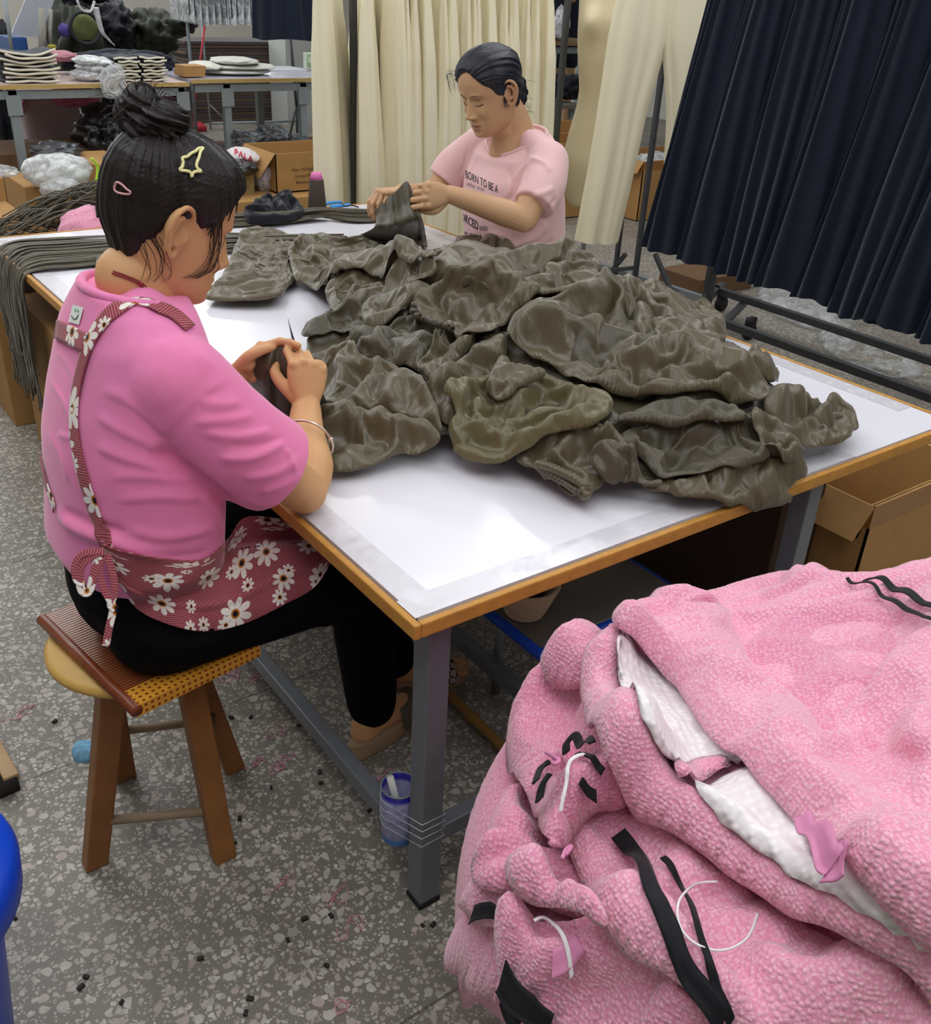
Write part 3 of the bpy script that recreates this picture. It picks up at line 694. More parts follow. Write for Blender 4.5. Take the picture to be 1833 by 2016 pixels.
# back of the heap
garment('brown_garment', 'brown garment along the back edge of the heap nearest the woman in pale pink', 'clothing',
    Z3((380, 260), (480, 210), (640, 160), (720, 110), (820, 60), (900, 30), (960, 30), (975, 75), (1060, 75), (1200, 150), (1400, 160), (1560, 135), (1620, 210), (1700, 300), (1600, 360), (1300, 380), (1000, 330), (700, 330), (480, 330)), 3, .03,
    [(Z3((700, 170), (800, 110), (930, 50)), .03, .025, .012), (Z3((880, 160), (960, 100), (1050, 85), (1110, 120)), .035, .012, .03), (Z3((1020, 140), (1040, 90)), -.02, .01), (Z3((820, 160), (900, 140), (960, 130)), -.02, .012),
     (Z3((1230, 260), (1400, 180), (1560, 150)), .025, .02, .01), (Z3((1220, 280), (1330, 220), (1470, 230)), -.02, .012), (Z3((1100, 150), (1300, 170)), -.012, .012), (Z3((1400, 320), (1410, 250), (1520, 240), (1620, 230)), .016, .012, .008)], .005, 11)
garment('brown_garment', 'brown garment rolled over at the left back end of the heap', 'clothing',
    Z3((10, 400), (8, 360), (40, 300), (90, 250), (200, 210), (400, 180), (640, 150), (665, 165), (680, 240), (600, 290), (520, 330), (400, 350), (260, 410), (150, 460), (60, 470), (25, 440)), 3, .045,
    [(Z3((40, 420), (30, 360), (80, 290), (180, 260), (330, 270)), .02, .018, .03), (Z3((90, 440), (90, 380), (150, 320), (260, 320)), -.03, .02), (Z3((110, 450), (130, 380), (240, 330), (360, 290)), .022, .012), (Z3((390, 320), (400, 260), (480, 210), (650, 170)), .02, .012, .03), (Z3((480, 290), (490, 245), (560, 235), (650, 245)), -.03, .014), (Z3((500, 300), (570, 300), (650, 265)), .02, .009)], .008, 12)
garment('brown_garment', 'brown garment bunched on the left side of the heap behind the hand with the awl', 'clothing',
    Z3((-60, 500), (20, 480), (120, 450), (260, 400), (360, 350), (460, 330), (520, 400), (500, 500), (440, 560), (330, 620), (160, 600), (80, 560), (0, 600), (-130, 640), (-150, 590)), 2, .02,
    [(Z3((0, 560), (120, 500), (260, 470)), .02, .02, .01), (Z3((60, 540), (130, 560), (200, 540)), -.02, .02), (Z3((-80, 590), (50, 520), (200, 420), (330, 350)), .018, .014), (Z3((230, 400), (300, 390), (380, 290)), -.02, .014)], .004, 13)
garment('brown_garment', 'brown garment with a rounded flap left of the elastic waistband on the heap', 'clothing',
    Z3((216, 470), (235, 410), (300, 370), (420, 345), (560, 335), (640, 300), (640, 380), (560, 420), (450, 480), (380, 540), (300, 590), (268, 605), (235, 550)), 0, .035,
    [(Z3((240, 560), (330, 520), (440, 460), (560, 400)), .012, .012, .02), (Z3((500, 420), (540, 360), (620, 310)), .02, .016, .01), (Z3((300, 400), (420, 400)), .008, .03)], .022, 14, edge=.02)
# gathered dark cloth in the valley
garment('brown_garment', 'dark brown garment gathered in the valley at the middle of the heap', 'clothing',
    Z3((140, 600), (160, 560), (280, 600), (380, 560), (440, 480), (540, 470), (640, 520), (760, 570), (860, 580), (1000, 620), (1090, 600), (1080, 760), (1000, 820), (880, 820), (760, 900), (640, 980), (560, 820), (450, 800), (380, 840), (300, 770), (200, 760), (150, 690)), 2, .02,
    [(Z3((140, 650), (190, 650), (215, 700)), -.03, .012), (Z3((200, 690), (240, 740)), .02, .01), (Z3((320, 760), (400, 650), (560, 600), (700, 560)), .03, .03, .014), (Z3((370, 560), (390, 620), (500, 640), (700, 570)), -.03, .016), (Z3((470, 580), (480, 650), (560, 560)), .02, .01), (Z3((480, 810), (560, 700), (690, 620)), .03, .013, .02)], .004, 15)
garment('brown_garment', 'dark brown garment folded open like a pocket in the middle of the heap', 'clothing',
    Z3((545, 790), (560, 720), (600, 710), (650, 640), (740, 580), (840, 570), (890, 600), (900, 640), (850, 720), (760, 810), (680, 880), (610, 900), (600, 830)), 0, .035,
    [(Z3((610, 800), (640, 720), (720, 650), (850, 610)), -.06, .018), (Z3((610, 830), (720, 780), (820, 700), (890, 620)), .025, .014, .01), (Z3((570, 760), (590, 720)), -.02, .01), (Z3((640, 650), (740, 590), (840, 575)), .02, .01)], .022, 16, edge=.014)
garment('brown_garment', 'brown garment peeking out between the pocket fold and the wide olive garment', 'clothing',
    Z3((600, 900), (700, 840), (800, 770), (860, 700), (960, 640), (1080, 600), (1100, 720), (1040, 800), (940, 850), (980, 900), (980, 1000), (900, 1100), (760, 1130), (690, 1130), (640, 980)), 0, .02,
    [(Z3((850, 700), (950, 780), (1030, 810)), -.03, .012, .02), (Z3((880, 680), (980, 750), (1040, 780)), .02, .012), (Z3((690, 1110), (760, 1120)), -.012, .01), (Z3((700, 900), (860, 850)), .012, .04), (Z3((1000, 640), (1060, 700)), .01, .03)], .012, 17)
# upper garment with elastic waist
top = garment('brown_garment', 'brown garment draped across the top of the heap with a ruffled elastic waistband', 'clothing',
    Z3((520, 430), (545, 370), (620, 300), (700, 250), (800, 195), (900, 163), (1040, 160), (1120, 200), (1200, 280), (1260, 312), (1296, 325), (1292, 370), (1230, 430), (1150, 490), (1090, 540), (1040, 575), (950, 590), (860, 585), (760, 570), (680, 530), (580, 490), (535, 460)), 3, .04,
    [(Z3((530, 430), (580, 350), (680, 290), (800, 260), (900, 290), (980, 360), (1060, 440), (1100, 490)), .018, .014, .05), (Z3((600, 440), (650, 330), (740, 300), (860, 330), (950, 390), (1030, 470)), -.03, .018, .008),
     (Z3((740, 400), (770, 350), (790, 320)), .035, .022, .03), (Z3((770, 420), (860, 420), (930, 430)), .025, .016, .02), (Z3((780, 440), (800, 520), (900, 570)), -.02, .022), (Z3((600, 400), (640, 460)), .012, .01), (Z3((640, 380), (690, 470)), .014, .012), (Z3((690, 370), (740, 480)), -.014, .01), (Z3((860, 440), (900, 520), (1000, 560)), .018, .02),
     (Z3((1200, 390), (1240, 340), (1290, 330)), -.03, .014), (Z3((1110, 470), (1200, 410), (1290, 340)), .028, .01, .03), (Z3((900, 180), (1000, 210), (1180, 300)), .008, .01, .03)], .045, 21, edge=.018, grow=.17, bend=.5)
def ruffle(path_px, parent, mat, base, r=.007, amp=.004, freq=14, zo=.05, label=None, name='elastic_waistband', world=None):
    p = stroke(path_px, base, zo, (1.1, .62), 160) if world is None else world
    L = np.r_[0, np.cumsum(np.linalg.norm(np.diff(p, axis=0), axis=1))]
    q = p.copy(); ph = L / L[-1] * 2 * PI * freq; T = np.gradient(p, axis=0); T /= np.linalg.norm(T, axis=1)[:, None]
    S = np.cross(T, V(0, 0, 1)); q += S * (amp * np.sin(ph))[:, None]; q[:, 2] += amp * .8 * np.cos(ph)
    g = G(); g.tube(q, r * (1 + .35 * np.sin(ph * 2)), 8); o = g.obj(name, mat, parent)
    return o
ruffle(Z3((545, 430), (535, 465), (560, 500), (620, 520), (700, 545), (765, 570)), top, BR[2], HF, .0065, .004, 11, .004)
# wide garment on the right
garment('brown_garment', 'brown garment with a large smooth flap standing at the right back of the heap', 'clothing',
    Z4((430, 195), (545, 165), (600, 195), (640, 220), (800, 250), (880, 290), (940, 350), (972, 410), (976, 470), (965, 510), (930, 515), (860, 500), (760, 440), (650, 390), (560, 320), (490, 260)), 3, .05,
    [(Z4((500, 230), (540, 270), (620, 330)), -.04, .014), (Z4((560, 190), (560, 260), (640, 340)), .02, .014, .03), (Z4((900, 480), (940, 440), (965, 420)), -.02, .016), (Z4((770, 300), (800, 350)), -.012, .012), (Z4((640, 250), (800, 300), (900, 380)), .012, .04)], .04, 22, edge=.03, grow=.12, bend=1.0)
garment('brown_garment', 'brown garment bunched at the right rim of the heap near the table back edge', 'clothing',
    Z4((870, 520), (1000, 530), (1100, 560), (1190, 560), (1235, 590), (1256, 650), (1284, 690), (1275, 740), (1235, 748), (1190, 720), (1100, 680), (980, 620)), 3, .03,
    [(Z4((1080, 600), (1150, 580), (1230, 600)), -.025, .012), (Z4((1150, 620), (1150, 560)), .02, .008), (Z4((1100, 640), (1200, 680), (1270, 700)), .02, .014), (Z4((1180, 640), (1250, 650)), -.02, .01)], .0, 23, edge=.02)
big = garment('brown_garment', 'widest brown garment, laid smooth over the right side of the heap with a rolled hem', 'clothing',
    [(997, 656), (1001, 638), (1018, 612), (1060, 592), (1120, 570), (1195, 543), (1238, 535), (1262, 560), (1300, 600), (1350, 640), (1400, 668), (1448, 690), (1490, 725), (1524, 775), (1520, 792), (1496, 803), (1440, 795), (1385, 786), (1300, 787), (1232, 783), (1180, 770), (1140, 757), (1090, 735), (1040, 705), (1006, 684)], 0, .045,
    [(Z4((240, 105), (295, 200), (340, 280), (340, 350), (290, 390), (235, 380)), .03, .018, .012), (Z4((200, 300), (310, 300), (300, 340), (230, 370)), -.02, .014), (Z4((-60, 465), (100, 450), (250, 420), (380, 340), (440, 230)), -.04, .016, .03), (Z4((-40, 440), (120, 425), (300, 380), (400, 280), (410, 180)), .03, .014, .02),
     (Z4((450, 200), (500, 280), (640, 385)), -.03, .012, .02), (Z4((470, 260), (460, 350), (420, 420)), .02, .02), (Z4((640, 400), (560, 470), (500, 560)), .022, .022, .012), (Z4((350, 590), (420, 640), (560, 655), (700, 620), (760, 560)), -.035, .016, .03), (Z4((360, 620), (450, 690), (620, 690), (760, 650), (830, 560)), .024, .02, .03),
     (Z4((650, 430), (670, 540)), .014, .014), (Z4((740, 470), (780, 600), (900, 700)), .016, .014, .03), (Z4((310, 710), (480, 760), (640, 730), (900, 740), (1050, 790)), -.024, .014, .02), (Z4((620, 720), (800, 770), (1020, 800)), .016, .016), (Z4((-250, 600), (-100, 660), (100, 780), (340, 830), (700, 810), (980, 850), (1180, 885), (1240, 850), (1225, 760), (1160, 660)), .02, .018, .012),
     (Z4((860, 520), (1000, 580), (1120, 660)), .008, .03), (Z4((-60, 560), (60, 500), (260, 480)), .012, .03), (Z4((-200, 380), (-60, 340), (120, 330)), .01, .025), (Z4((350, 520), (420, 590), (480, 600)), -.016, .014), (Z4((-290, 470), (-280, 560), (-180, 640)), .02, .012)], .05, 24, (.0055, 9, .5, 2.2), .022, grow=.15, bend=.9)
# right tail and front right
garment('brown_garment', 'brown garment tail reaching furthest right on the white table, with a tube-like end', 'clothing',
    Z4((1180, 890), (1230, 800), (1290, 790), (1390, 832), (1450, 850), (1520, 838), (1610, 856), (1622, 900), (1690, 930), (1745, 985), (1746, 1020), (1705, 1040), (1702, 1075), (1600, 1110), (1480, 1124), (1420, 1112), (1330, 1070), (1240, 1000)), 3, .04,
    [(Z4((1230, 950), (1350, 900), (1440, 850)), .03, .02, .012), (Z4((1300, 990), (1440, 930), (1560, 870), (1600, 860)), -.035, .012, .02), (Z4((1330, 1010), (1450, 970), (1600, 920), (1700, 960)), .03, .016, .016), (Z4((1540, 1050), (1550, 1000), (1620, 970)), -.05, .016), (Z4((1530, 1080), (1520, 1010), (1580, 970), (1640, 965)), .025, .008), (Z4((1350, 1040), (1480, 1090)), -.012, .014), (Z4((1400, 1060), (1520, 1060)), .012, .02)], .0, 25, edge=.025)
garment('brown_garment', 'brown garment at the front right corner of the heap sliding over the table edge', 'clothing',
    Z4((470, 1340), (560, 1345), (660, 1300), (760, 1290), (900, 1240), (1100, 1200), (1250, 1180), (1400, 1200), (1450, 1235), (1440, 1320), (1400, 1352), (1310, 1330), (1370, 1390), (1360, 1440), (1290, 1455), (1150, 1478), (1080, 1450), (950, 1440), (750, 1432), (652, 1412), (650, 1385), (560, 1392), (480, 1350)), 0, .035,
    [(Z4((700, 1330), (820, 1290), (880, 1320), (870, 1360)), -.04, .016), (Z4((660, 1390), (780, 1370), (880, 1370)), .02, .016), (Z4((700, 1290), (820, 1275), (900, 1300)), .025, .012), (Z4((960, 1430), (1080, 1330), (1200, 1230)), -.028, .01, .03), (Z4((1100, 1440), (1300, 1410)), -.03, .014), (Z4((1150, 1330), (1300, 1290), (1430, 1270)), .02, .03), (Z4((1250, 1330), (1350, 1390)), -.03, .012), (Z4((1220, 1180), (1360, 1230)), .02, .01)], .0, 26, edge=.02)
garment('brown_garment', 'brown garment with a seam folded under the flap at the front right of the heap', 'clothing',
    Z4((340, 1080), (390, 1030), (450, 1000), (560, 1000), (800, 1010), (980, 990), (1110, 975), (1180, 1020), (1200, 1100), (1230, 1170), (1222, 1205), (1130, 1235), (1045, 1252), (1000, 1225), (900, 1250), (800, 1285), (680, 1285), (610, 1310), (540, 1280), (470, 1200), (420, 1150)), 2, .035,
    [(Z4((985, 1010), (1000, 1070), (1080, 1120), (1215, 1190)), .02, .012, .03), (Z4((1020, 1040), (1100, 1010), (1180, 1060)), .02, .02), (Z4((980, 1040), (1010, 1110), (1120, 1160)), -.02, .012), (Z4((560, 1250), (680, 1160), (800, 1080), (880, 1020)), .022, .022, .01), (Z4((420, 1100), (470, 1170), (560, 1220)), .025, .014), (Z4((450, 1060), (540, 1120), (700, 1110)), -.022, .014), (Z4((620, 1290), (740, 1240), (860, 1240)), -.01, .012), (Z4((500, 1040), (600, 1050)), .016, .03), (Z4((790, 1220), (870, 1080)), .012, .012)], .016, 27, edge=.016, bend=.6)
garment('brown_garment', 'dark brown flap lying crosswise below the wide smooth garment on the heap', 'clothing',
    Z4((300, 965), (400, 945), (450, 895), (540, 850), (640, 835), (800, 850), (940, 885), (1060, 920), (1115, 965), (1080, 985), (900, 995), (760, 1015), (680, 1022), (560, 1005), (430, 990), (330, 985)), 2, .04,
    [(Z4((340, 975), (500, 985), (680, 1005), (860, 985), (1080, 970)), .012, .01, .02), (Z4((800, 970), (920, 920), (1050, 920)), .018, .014, .01), (Z4((450, 900), (640, 900), (780, 960)), -.01, .03)], .03, 28, edge=.016, grow=.14, bend=.8)
garment('brown_garment', 'brown folds squeezed between the crosswise flap and the tail at the right', 'clothing',
    Z4((1110, 950), (1140, 920), (1200, 915), (1290, 960), (1360, 1050), (1420, 1120), (1430, 1160), (1380, 1190), (1280, 1180), (1220, 1140), (1190, 1080), (1140, 1000)), 0, .04,
    [(Z4((1150, 950), (1250, 1040), (1400, 1120)), .02, .014), (Z4((1200, 1090), (1320, 1120), (1430, 1140)), -.03, .009), (Z4((1210, 1130), (1320, 1150), (1420, 1165)), .018, .008), (Z4((1200, 1060), (1320, 1100)), .015, .01), (Z4((1180, 1000), (1260, 1060)), -.02, .01)], .015, 29, edge=.014)
wbg = garment('brown_garment', 'brown garment at the front of the heap with an open gathered elastic waistband', 'clothing',
    Z5((1290, 810), (1400, 740), (1450, 690), (1560, 650), (1700, 620), (1833, 640), (1920, 700), (1960, 800), (1970, 930), (1890, 940), (1833, 920), (1790, 950), (1780, 980), (1690, 1010), (1640, 1000), (1540, 940), (1440, 870), (1340, 850)), 0, .05,
    [(Z5((1450, 720), (1600, 680), (1800, 660)), -.03, .012), (Z5((1450, 750), (1620, 720), (1800, 690), (1900, 720)), .022, .012), (Z5((1590, 800), (1680, 740), (1860, 750)), .025, .016), (Z5((1620, 790), (1650, 830), (1760, 870)), -.025, .016), (Z5((1740, 830), (1833, 760), (1920, 760)), -.03, .016), (Z5((1700, 870), (1833, 820), (1950, 840)), .02, .014), (Z5((1460, 860), (1560, 900), (1680, 980)), -.035, .014), (Z5((1790, 900), (1840, 900), (1880, 930)), .02, .01), (Z5((1540, 790), (1560, 840)), .012, .01)], .0, 30, edge=.02)
ruffle(Z5((1440, 850), (1500, 865), (1580, 900), (1640, 930), (1700, 975), (1680, 1005)), wbg, BR[0], HF, .009, .004, 13, .0)
ruffle(Z5((1430, 860), (1500, 905), (1580, 950), (1640, 990), (1690, 1005)), wbg, BR[2], HF, .005, .003, 13, .0)
garment('brown_garment', 'narrow brown pleats beside the front elastic waistband', 'clothing',
    Z4((180, 1150), (240, 1080), (330, 1080), (420, 1170), (460, 1230), (560, 1290), (620, 1320), (590, 1360), (480, 1345), (460, 1330), (420, 1340), (390, 1290), (350, 1340), (330, 1370), (290, 1350), (240, 1300), (190, 1250)), 2, .03,
    [(Z4((250, 1150), (330, 1240), (340, 1350)), .025, .012), (Z4((300, 1160), (390, 1230), (410, 1320)), -.03, .01), (Z4((350, 1150), (430, 1230), (460, 1330)), .025, .012), (Z4((420, 1240), (540, 1300), (580, 1340)), -.02, .01)], .004, 31, edge=.014)
# olive garment in front centre
garment('olive_garment', 'olive brown garment with long sweeping folds at the front centre of the heap', 'clothing',
    Z5((893, 440), (905, 400), (950, 375), (1030, 350), (1100, 335), (1200, 325), (1350, 320), (1520, 345), (1640, 400), (1800, 440), (1855, 470), (1850, 540), (1780, 610), (1640, 660), (1480, 690), (1390, 750), (1290, 800), (1195, 850), (1080, 830), (975, 805), (950, 750), (925, 690), (920, 640), (985, 590), (940, 520)), 1, .045,
    [(Z5((920, 430), (980, 560), (1090, 660), (1190, 680)), .022, .02, .035), (Z5((950, 470), (1020, 590), (1110, 670)), -.014, .014), (Z5((1030, 560), (1060, 480), (1130, 440)), -.03, .016), (Z5((1050, 590), (1200, 560), (1350, 470), (1520, 370)), .028, .03, .012), (Z5((1180, 680), (1290, 580), (1450, 490), (1620, 420)), -.03, .012, .02), (Z5((1200, 660), (1330, 600), (1500, 520), (1680, 430)), .028, .024, .012),
     (Z5((1190, 690), (1250, 640), (1280, 670), (1230, 700)), .02, .012), (Z5((1090, 590), (1110, 660)), .016, .01), (Z5((930, 640), (990, 690), (1100, 690), (1200, 720), (1400, 700)), .02, .014, .03), (Z5((980, 700), (1040, 760), (1180, 780)), -.01, .03), (Z5((1400, 680), (1600, 620), (1820, 540)), .02, .03, .012), (Z5((1140, 380), (1250, 350), (1500, 350)), .025, .008, .012), (Z5((1130, 400), (1300, 430), (1400, 400)), -.03, .02), (Z5((1450, 640), (1600, 590)), -.01, .02), (Z5((900, 450), (960, 440), (1010, 480)), .008, .02)], .01, 32, (.004, 10, .5, 2.6), .024, grow=.16, bend=.7)
garment('brown_garment', 'brown folded corner curling beside the olive garment under the wide garment hem', 'clothing',
    Z5((1135, 395), (1160, 350), (1200, 250), (1245, 190), (1275, 230), (1270, 310), (1400, 335), (1500, 345), (1420, 385), (1310, 410), (1290, 460), (1240, 480), (1190, 470), (1150, 430)), 3, .05,
    [(Z5((1150, 400), (1250, 350), (1480, 345)), .02, .008, .014), (Z5((1160, 425), (1220, 440), (1270, 420), (1285, 455)), .02, .008), (Z5((1200, 460), (1250, 450)), -.03, .01), (Z5((1265, 330), (1262, 220)), -.02, .008)], .035, 33, edge=.012)
# left front garments
garment('brown_garment', 'satin brown garment mounded to the right of the seated woman hand and bangle', 'clothing',
    Z5((150, 330), (190, 300), (260, 220), (340, 185), (400, 185), (450, 215), (520, 280), (590, 325), (640, 300), (700, 310), (770, 345), (790, 420), (850, 490), (880, 570), (895, 660), (850, 660), (750, 640), (600, 570), (450, 570), (300, 560), (180, 540), (150, 450)), 0, .06,
    [(Z5((190, 350), (250, 290), (330, 200)), .02, .02), (Z5((210, 420), (230, 330), (310, 240)), -.03, .018), (Z5((290, 500), (300, 400), (340, 290), (350, 200)), .03, .016, .022), (Z5((330, 450), (360, 380), (400, 300)), -.03, .022), (Z5((340, 500), (420, 520), (480, 440), (480, 290)), .025, .014, .02), (Z5((420, 230), (440, 200)), -.03, .014), (Z5((500, 280), (560, 310), (610, 330)), .014, .008), (Z5((500, 480), (560, 380), (640, 310)), .02, .022, .03),
     (Z5((780, 360), (800, 450), (870, 560)), .02, .02), (Z5((760, 620), (840, 580), (800, 480)), -.02, .022), (Z5((480, 500), (600, 460), (740, 540)), .01, .03), (Z5((300, 520), (360, 520), (440, 550)), -.02, .014)], .0, 34, (.006, 10, .9, 2), .03)
garment('brown_garment', 'brown garment lying flat at the front left of the heap, end trimmed square', 'clothing',
    Z5((150, 540), (260, 530), (380, 540), (500, 555), (650, 570), (770, 610), (860, 650), (892, 690), (880, 715), (800, 762), (740, 795), (700, 775), (655, 790), (640, 795), (520, 840), (400, 880), (275, 892), (190, 855), (140, 800), (140, 650)), 0, .045,
    [(Z5((200, 840), (260, 770), (360, 680), (380, 590)), -.03, .016, .03), (Z5((180, 740), (280, 650), (380, 575)), .026, .022), (Z5((370, 580), (430, 640), (440, 700)), .026, .014), (Z5((350, 720), (400, 700), (430, 680)), -.04, .022), (Z5((440, 550), (540, 640), (630, 720), (640, 790)), .02, .022, .012), (Z5((480, 570), (640, 640), (800, 700)), .014, .012), (Z5((560, 570), (700, 620), (850, 660)), .012, .012), (Z5((655, 770), (690, 755), (720, 780)), -.02, .012), (Z5((200, 560), (380, 560)), .014, .014)], .0, 35, (.004, 10, .4, 2.4), .026, grow=.15, bend=.7)

bpy.data.objects.remove(core)
# ------------------------------------------------------------------ the pile of pink tweed clothes in front
def tweed(name, a='f8bdd0', b='e595b2', c='fddfe7', rot=0.3, sc=215):
    n = N(name); co = n.coord((1, 1, 1), (0, 0, rot))
    w = n.a('ShaderNodeTexNoise', _Scale=35, _Detail=2); n.k(co, w.inputs['Vector'])
    vm = n.a('ShaderNodeVectorMath', operation='MULTIPLY_ADD'); n.k(w.outputs['Color'], vm.inputs[0]); vm.inputs[1].default_value = (.006,) * 3; n.k(co, vm.inputs[2])
    v = n.a('ShaderNodeTexVoronoi', feature='SMOOTH_F1', _Scale=sc, _Smoothness=.35, _Randomness=.55); n.k(vm.outputs[0], v.inputs['Vector'])
    g = n.noise(vm.outputs[0], 420, 3, .7); h = n.ramp(v.outputs['Distance'], [(.12, 1.0), (.62, 0.0)])
    big = n.noise(co, 14, 3)
    col = n.mix(h, b, a); col = n.mix(n.ramp(g, [(.52, 0.0), (.72, .8)]), col, c); col = n.mix(n.ramp(big, [(.4, 0.0), (.7, .25)]), col, b)
    bp = n.bump(h, .6, .0022); n.bump(g, .3, .001, bp)
    return n.fin(col, .85, 0, .15, .5)
PT = [tweed('pink_tweed', rot=.35), tweed('pink_tweed_cross', 'f4b4ca', 'df8cab', rot=1.2), tweed('pink_tweed_deep', 'efabc3', 'd985a4', 'f8cfda', .8)]
def quilt():
    n = N('white_quilted_lining'); co = n.coord((1, 1, 1), (0, 0, .5)); v = n.a('ShaderNodeTexVoronoi', feature='SMOOTH_F1', _Scale=110, _Smoothness=.6, _Randomness=.4); n.k(co, v.inputs['Vector'])
    h = n.ramp(v.outputs['Distance'], [(.1, 1.0), (.7, 0.0)]); n.bump(h, .6, .003); return n.fin(n.mix(h, 'e6dfe2', 'f6f2f3'), .7, 0, .3, .2)
lining = quilt(); ribbon = weave('black_ribbon', '0c0d15', .7, 700, .1); pinksatin = flat('pink_satin', 'd586ae', .5, .06, 10); whitetape = flat('white_label_tape', 'e9e4e6', .5, .03)
def pmound(p):
    x, y = p[:, 0], p[:, 1]; dx = x - .3624; dy = y + .8431; c, s = math.cos(.7844), math.sin(.7844)
    r = np.abs((dx * c + dy * s) / .61) ** 2.18 + np.abs((-dx * s + dy * c) / .7049) ** 2.18
    return .46 + .473 * np.clip(1 - r, 0, 1) ** .4385 - np.clip(r - 1, 0, 1.2) * .55 + .015 * dx - .0073 * dy - .022
PF = Field(pmound, (-.5, -1.7), (1.3, .3)); pcore = PF.mesh('under', 2, -.004); plaid = []
Z6 = lambda *p: [(860 + a * .5308, 1120 + b * .5308) for a, b in p]
def pink(label, ol, m=0, layer=.02, folds=(), seed=1, grow=.07, bend=2.5, thick=.006, res=.012, cat='clothing', name='pink_tweed_garment', mat=None, **k):
    folds = [(f[0], f[1]) + tuple(f[2:]) for f in folds]
    o = cloth(name, ol, PF, mat or PT[m], layer, folds, res, .02, 0, (.003, 8, 0, 2), seed, None, (1.05, .3), None, .008, label, cat, 'pink tweed clothes piled in front', rimdrop=False, echo=.2, **k)
    vo = wverts(o); lo, hi = vo.min(0), vo.max(0)
    near = [c for c, l, h in plaid[-8:] if l[0] < hi[0] and h[0] > lo[0] and l[1] < hi[1] and h[1] > lo[1]]
    settle(o, [pcore] + near, frames=10, grow=grow, bend=bend, thick=thick, gap=.006, mass=.4)
    v = wverts(o); PF.put(v, 2); plaid.append((o, v.min(0), v.max(0))); return o
def band(name, pts, parent, mat, w, off=.007, n=60, base=None, th=.0016, hits=None):
    """flat ribbon lying on the pile"""
    base = base or PF; p = stroke(pts, base, 0, (1.05, .3), n) if hits is None else hits
    T = np.gradient(p, axis=0); T /= np.linalg.norm(T, axis=1)[:, None]; S = np.cross(T, V(0, 0, 1)); S /= np.linalg.norm(S, axis=1)[:, None] + 1e-9
    ws = np.linspace(-.5, .5, 5); A = np.array([p + S * (w * .55 * u) for u in ws]).transpose(1, 0, 2)
    sh = A.shape; q = A.reshape(-1, 3).copy(); q[:, 2] = np.maximum(base(q[:, :2], 'H'), base(q[:, :2]) - .006) + off; A = q.reshape(sh)
    for _ in range(4): A[1:-1, :, 2] = np.maximum(A[1:-1, :, 2] - .001, (A[:-2, :, 2] + A[2:, :, 2] + 2 * A[1:-1, :, 2]) / 4)
    A[:, :, 2] = np.maximum(A[:, :, 2], A[:, :, 2].mean(1)[:, None] - .004)
    g = G(); g.grid(A); o = g.obj(name, mat, parent); apply_mods(o, [('SOLIDIFY', dict(thickness=th, offset=0))]); o.data.polygons.foreach_set('use_smooth', np.ones(len(o.data.polygons), bool)); return o
base_p = pink('pink tweed garment at the very bottom of the pile, hardly showing', Z6((60, 1500), (120, 1250), (240, 1000), (330, 760), (420, 480), (640, 330), (900, 200), (1300, 110), (1700, 80), (1900, 110), (1930, 900), (1900, 1700), (1300, 1850), (600, 1850), (200, 1750)), 2, .01, (), 1, .05, 3, .006, .02)
pink('pink tweed garment rolled at the lower left of the pile with a dark opening', Z6((28, 1440), (45, 1390), (90, 1345), (150, 1325), (230, 1330), (260, 1400), (260, 1520), (240, 1620), (200, 1648), (120, 1625), (55, 1580), (30, 1510)), 1, .05,
    [(Z6((60, 1420), (110, 1400), (220, 1400)), .03, .016), (Z6((110, 1470), (170, 1440), (230, 1440)), -.05, .016), (Z6((80, 1520), (150, 1500), (240, 1500)), .03, .018)], 2, .12)
q = pink('pink tweed cuff with a black stripe at the left edge of the pile', Z6((78, 1250), (100, 1215), (180, 1200), (240, 1190), (300, 1240), (290, 1330), (220, 1340), (140, 1325), (95, 1290)), 0, .035, [(Z6((100, 1250), (200, 1240)), .012, .014)], 3, .1)
band('black_trim', Z6((128, 1296), (165, 1282), (222, 1280)), q, ribbon, .014, .007)
q = pink('pink tweed sleeve folded over at the left of the pile above the cuff', Z6((130, 1160), (135, 1100), (180, 1000), (240, 900), (290, 810), (360, 820), (420, 950), (470, 1080), (600, 1180), (640, 1330), (560, 1300), (400, 1240), (300, 1200), (240, 1210), (180, 1195)), 2, .03,
    [(Z6((160, 1110), (210, 1110), (250, 1150)), -.03, .014), (Z6((150, 1090), (220, 1080), (270, 1110)), .02, .012), (Z6((330, 860), (320, 960), (300, 1060)), .016, .016), (Z6((350, 880), (370, 980), (440, 1080)), -.025, .016)], 4, .1)
q = pink('pink tweed garment along the lower front of the pile with wavy folds', Z6((215, 1240), (260, 1200), (330, 1240), (430, 1300), (540, 1350), (620, 1370), (760, 1470), (900, 1560), (1100, 1680), (1100, 1850), (700, 1850), (420, 1800), (300, 1700), (225, 1590), (215, 1400)), 1, .035,
    [(Z6((230, 1280), (260, 1420), (330, 1520), (520, 1600)), .025, .02), (Z6((300, 1290), (420, 1400), (540, 1520), (640, 1580)), -.03, .018), (Z6((560, 1390), (640, 1480), (740, 1580), (850, 1640)), .025, .025), (Z6((380, 1560), (420, 1600)), .014, .02), (Z6((740, 1530), (800, 1560), (850, 1560)), -.03, .018), (Z6((600, 1380), (760, 1490), (900, 1580)), -.02, .012)], 5, .12)
band('black_trim', Z6((232, 1545), (280, 1620), (340, 1665), (420, 1700)), q, ribbon, .017); band('black_trim', Z6((240, 1600), (262, 1660), (300, 1720)), q, ribbon, .008)
band('white_label_tape', Z6((360, 1310), (400, 1300), (440, 1330), (480, 1400), (500, 1520)), q, whitetape, .005, .008)
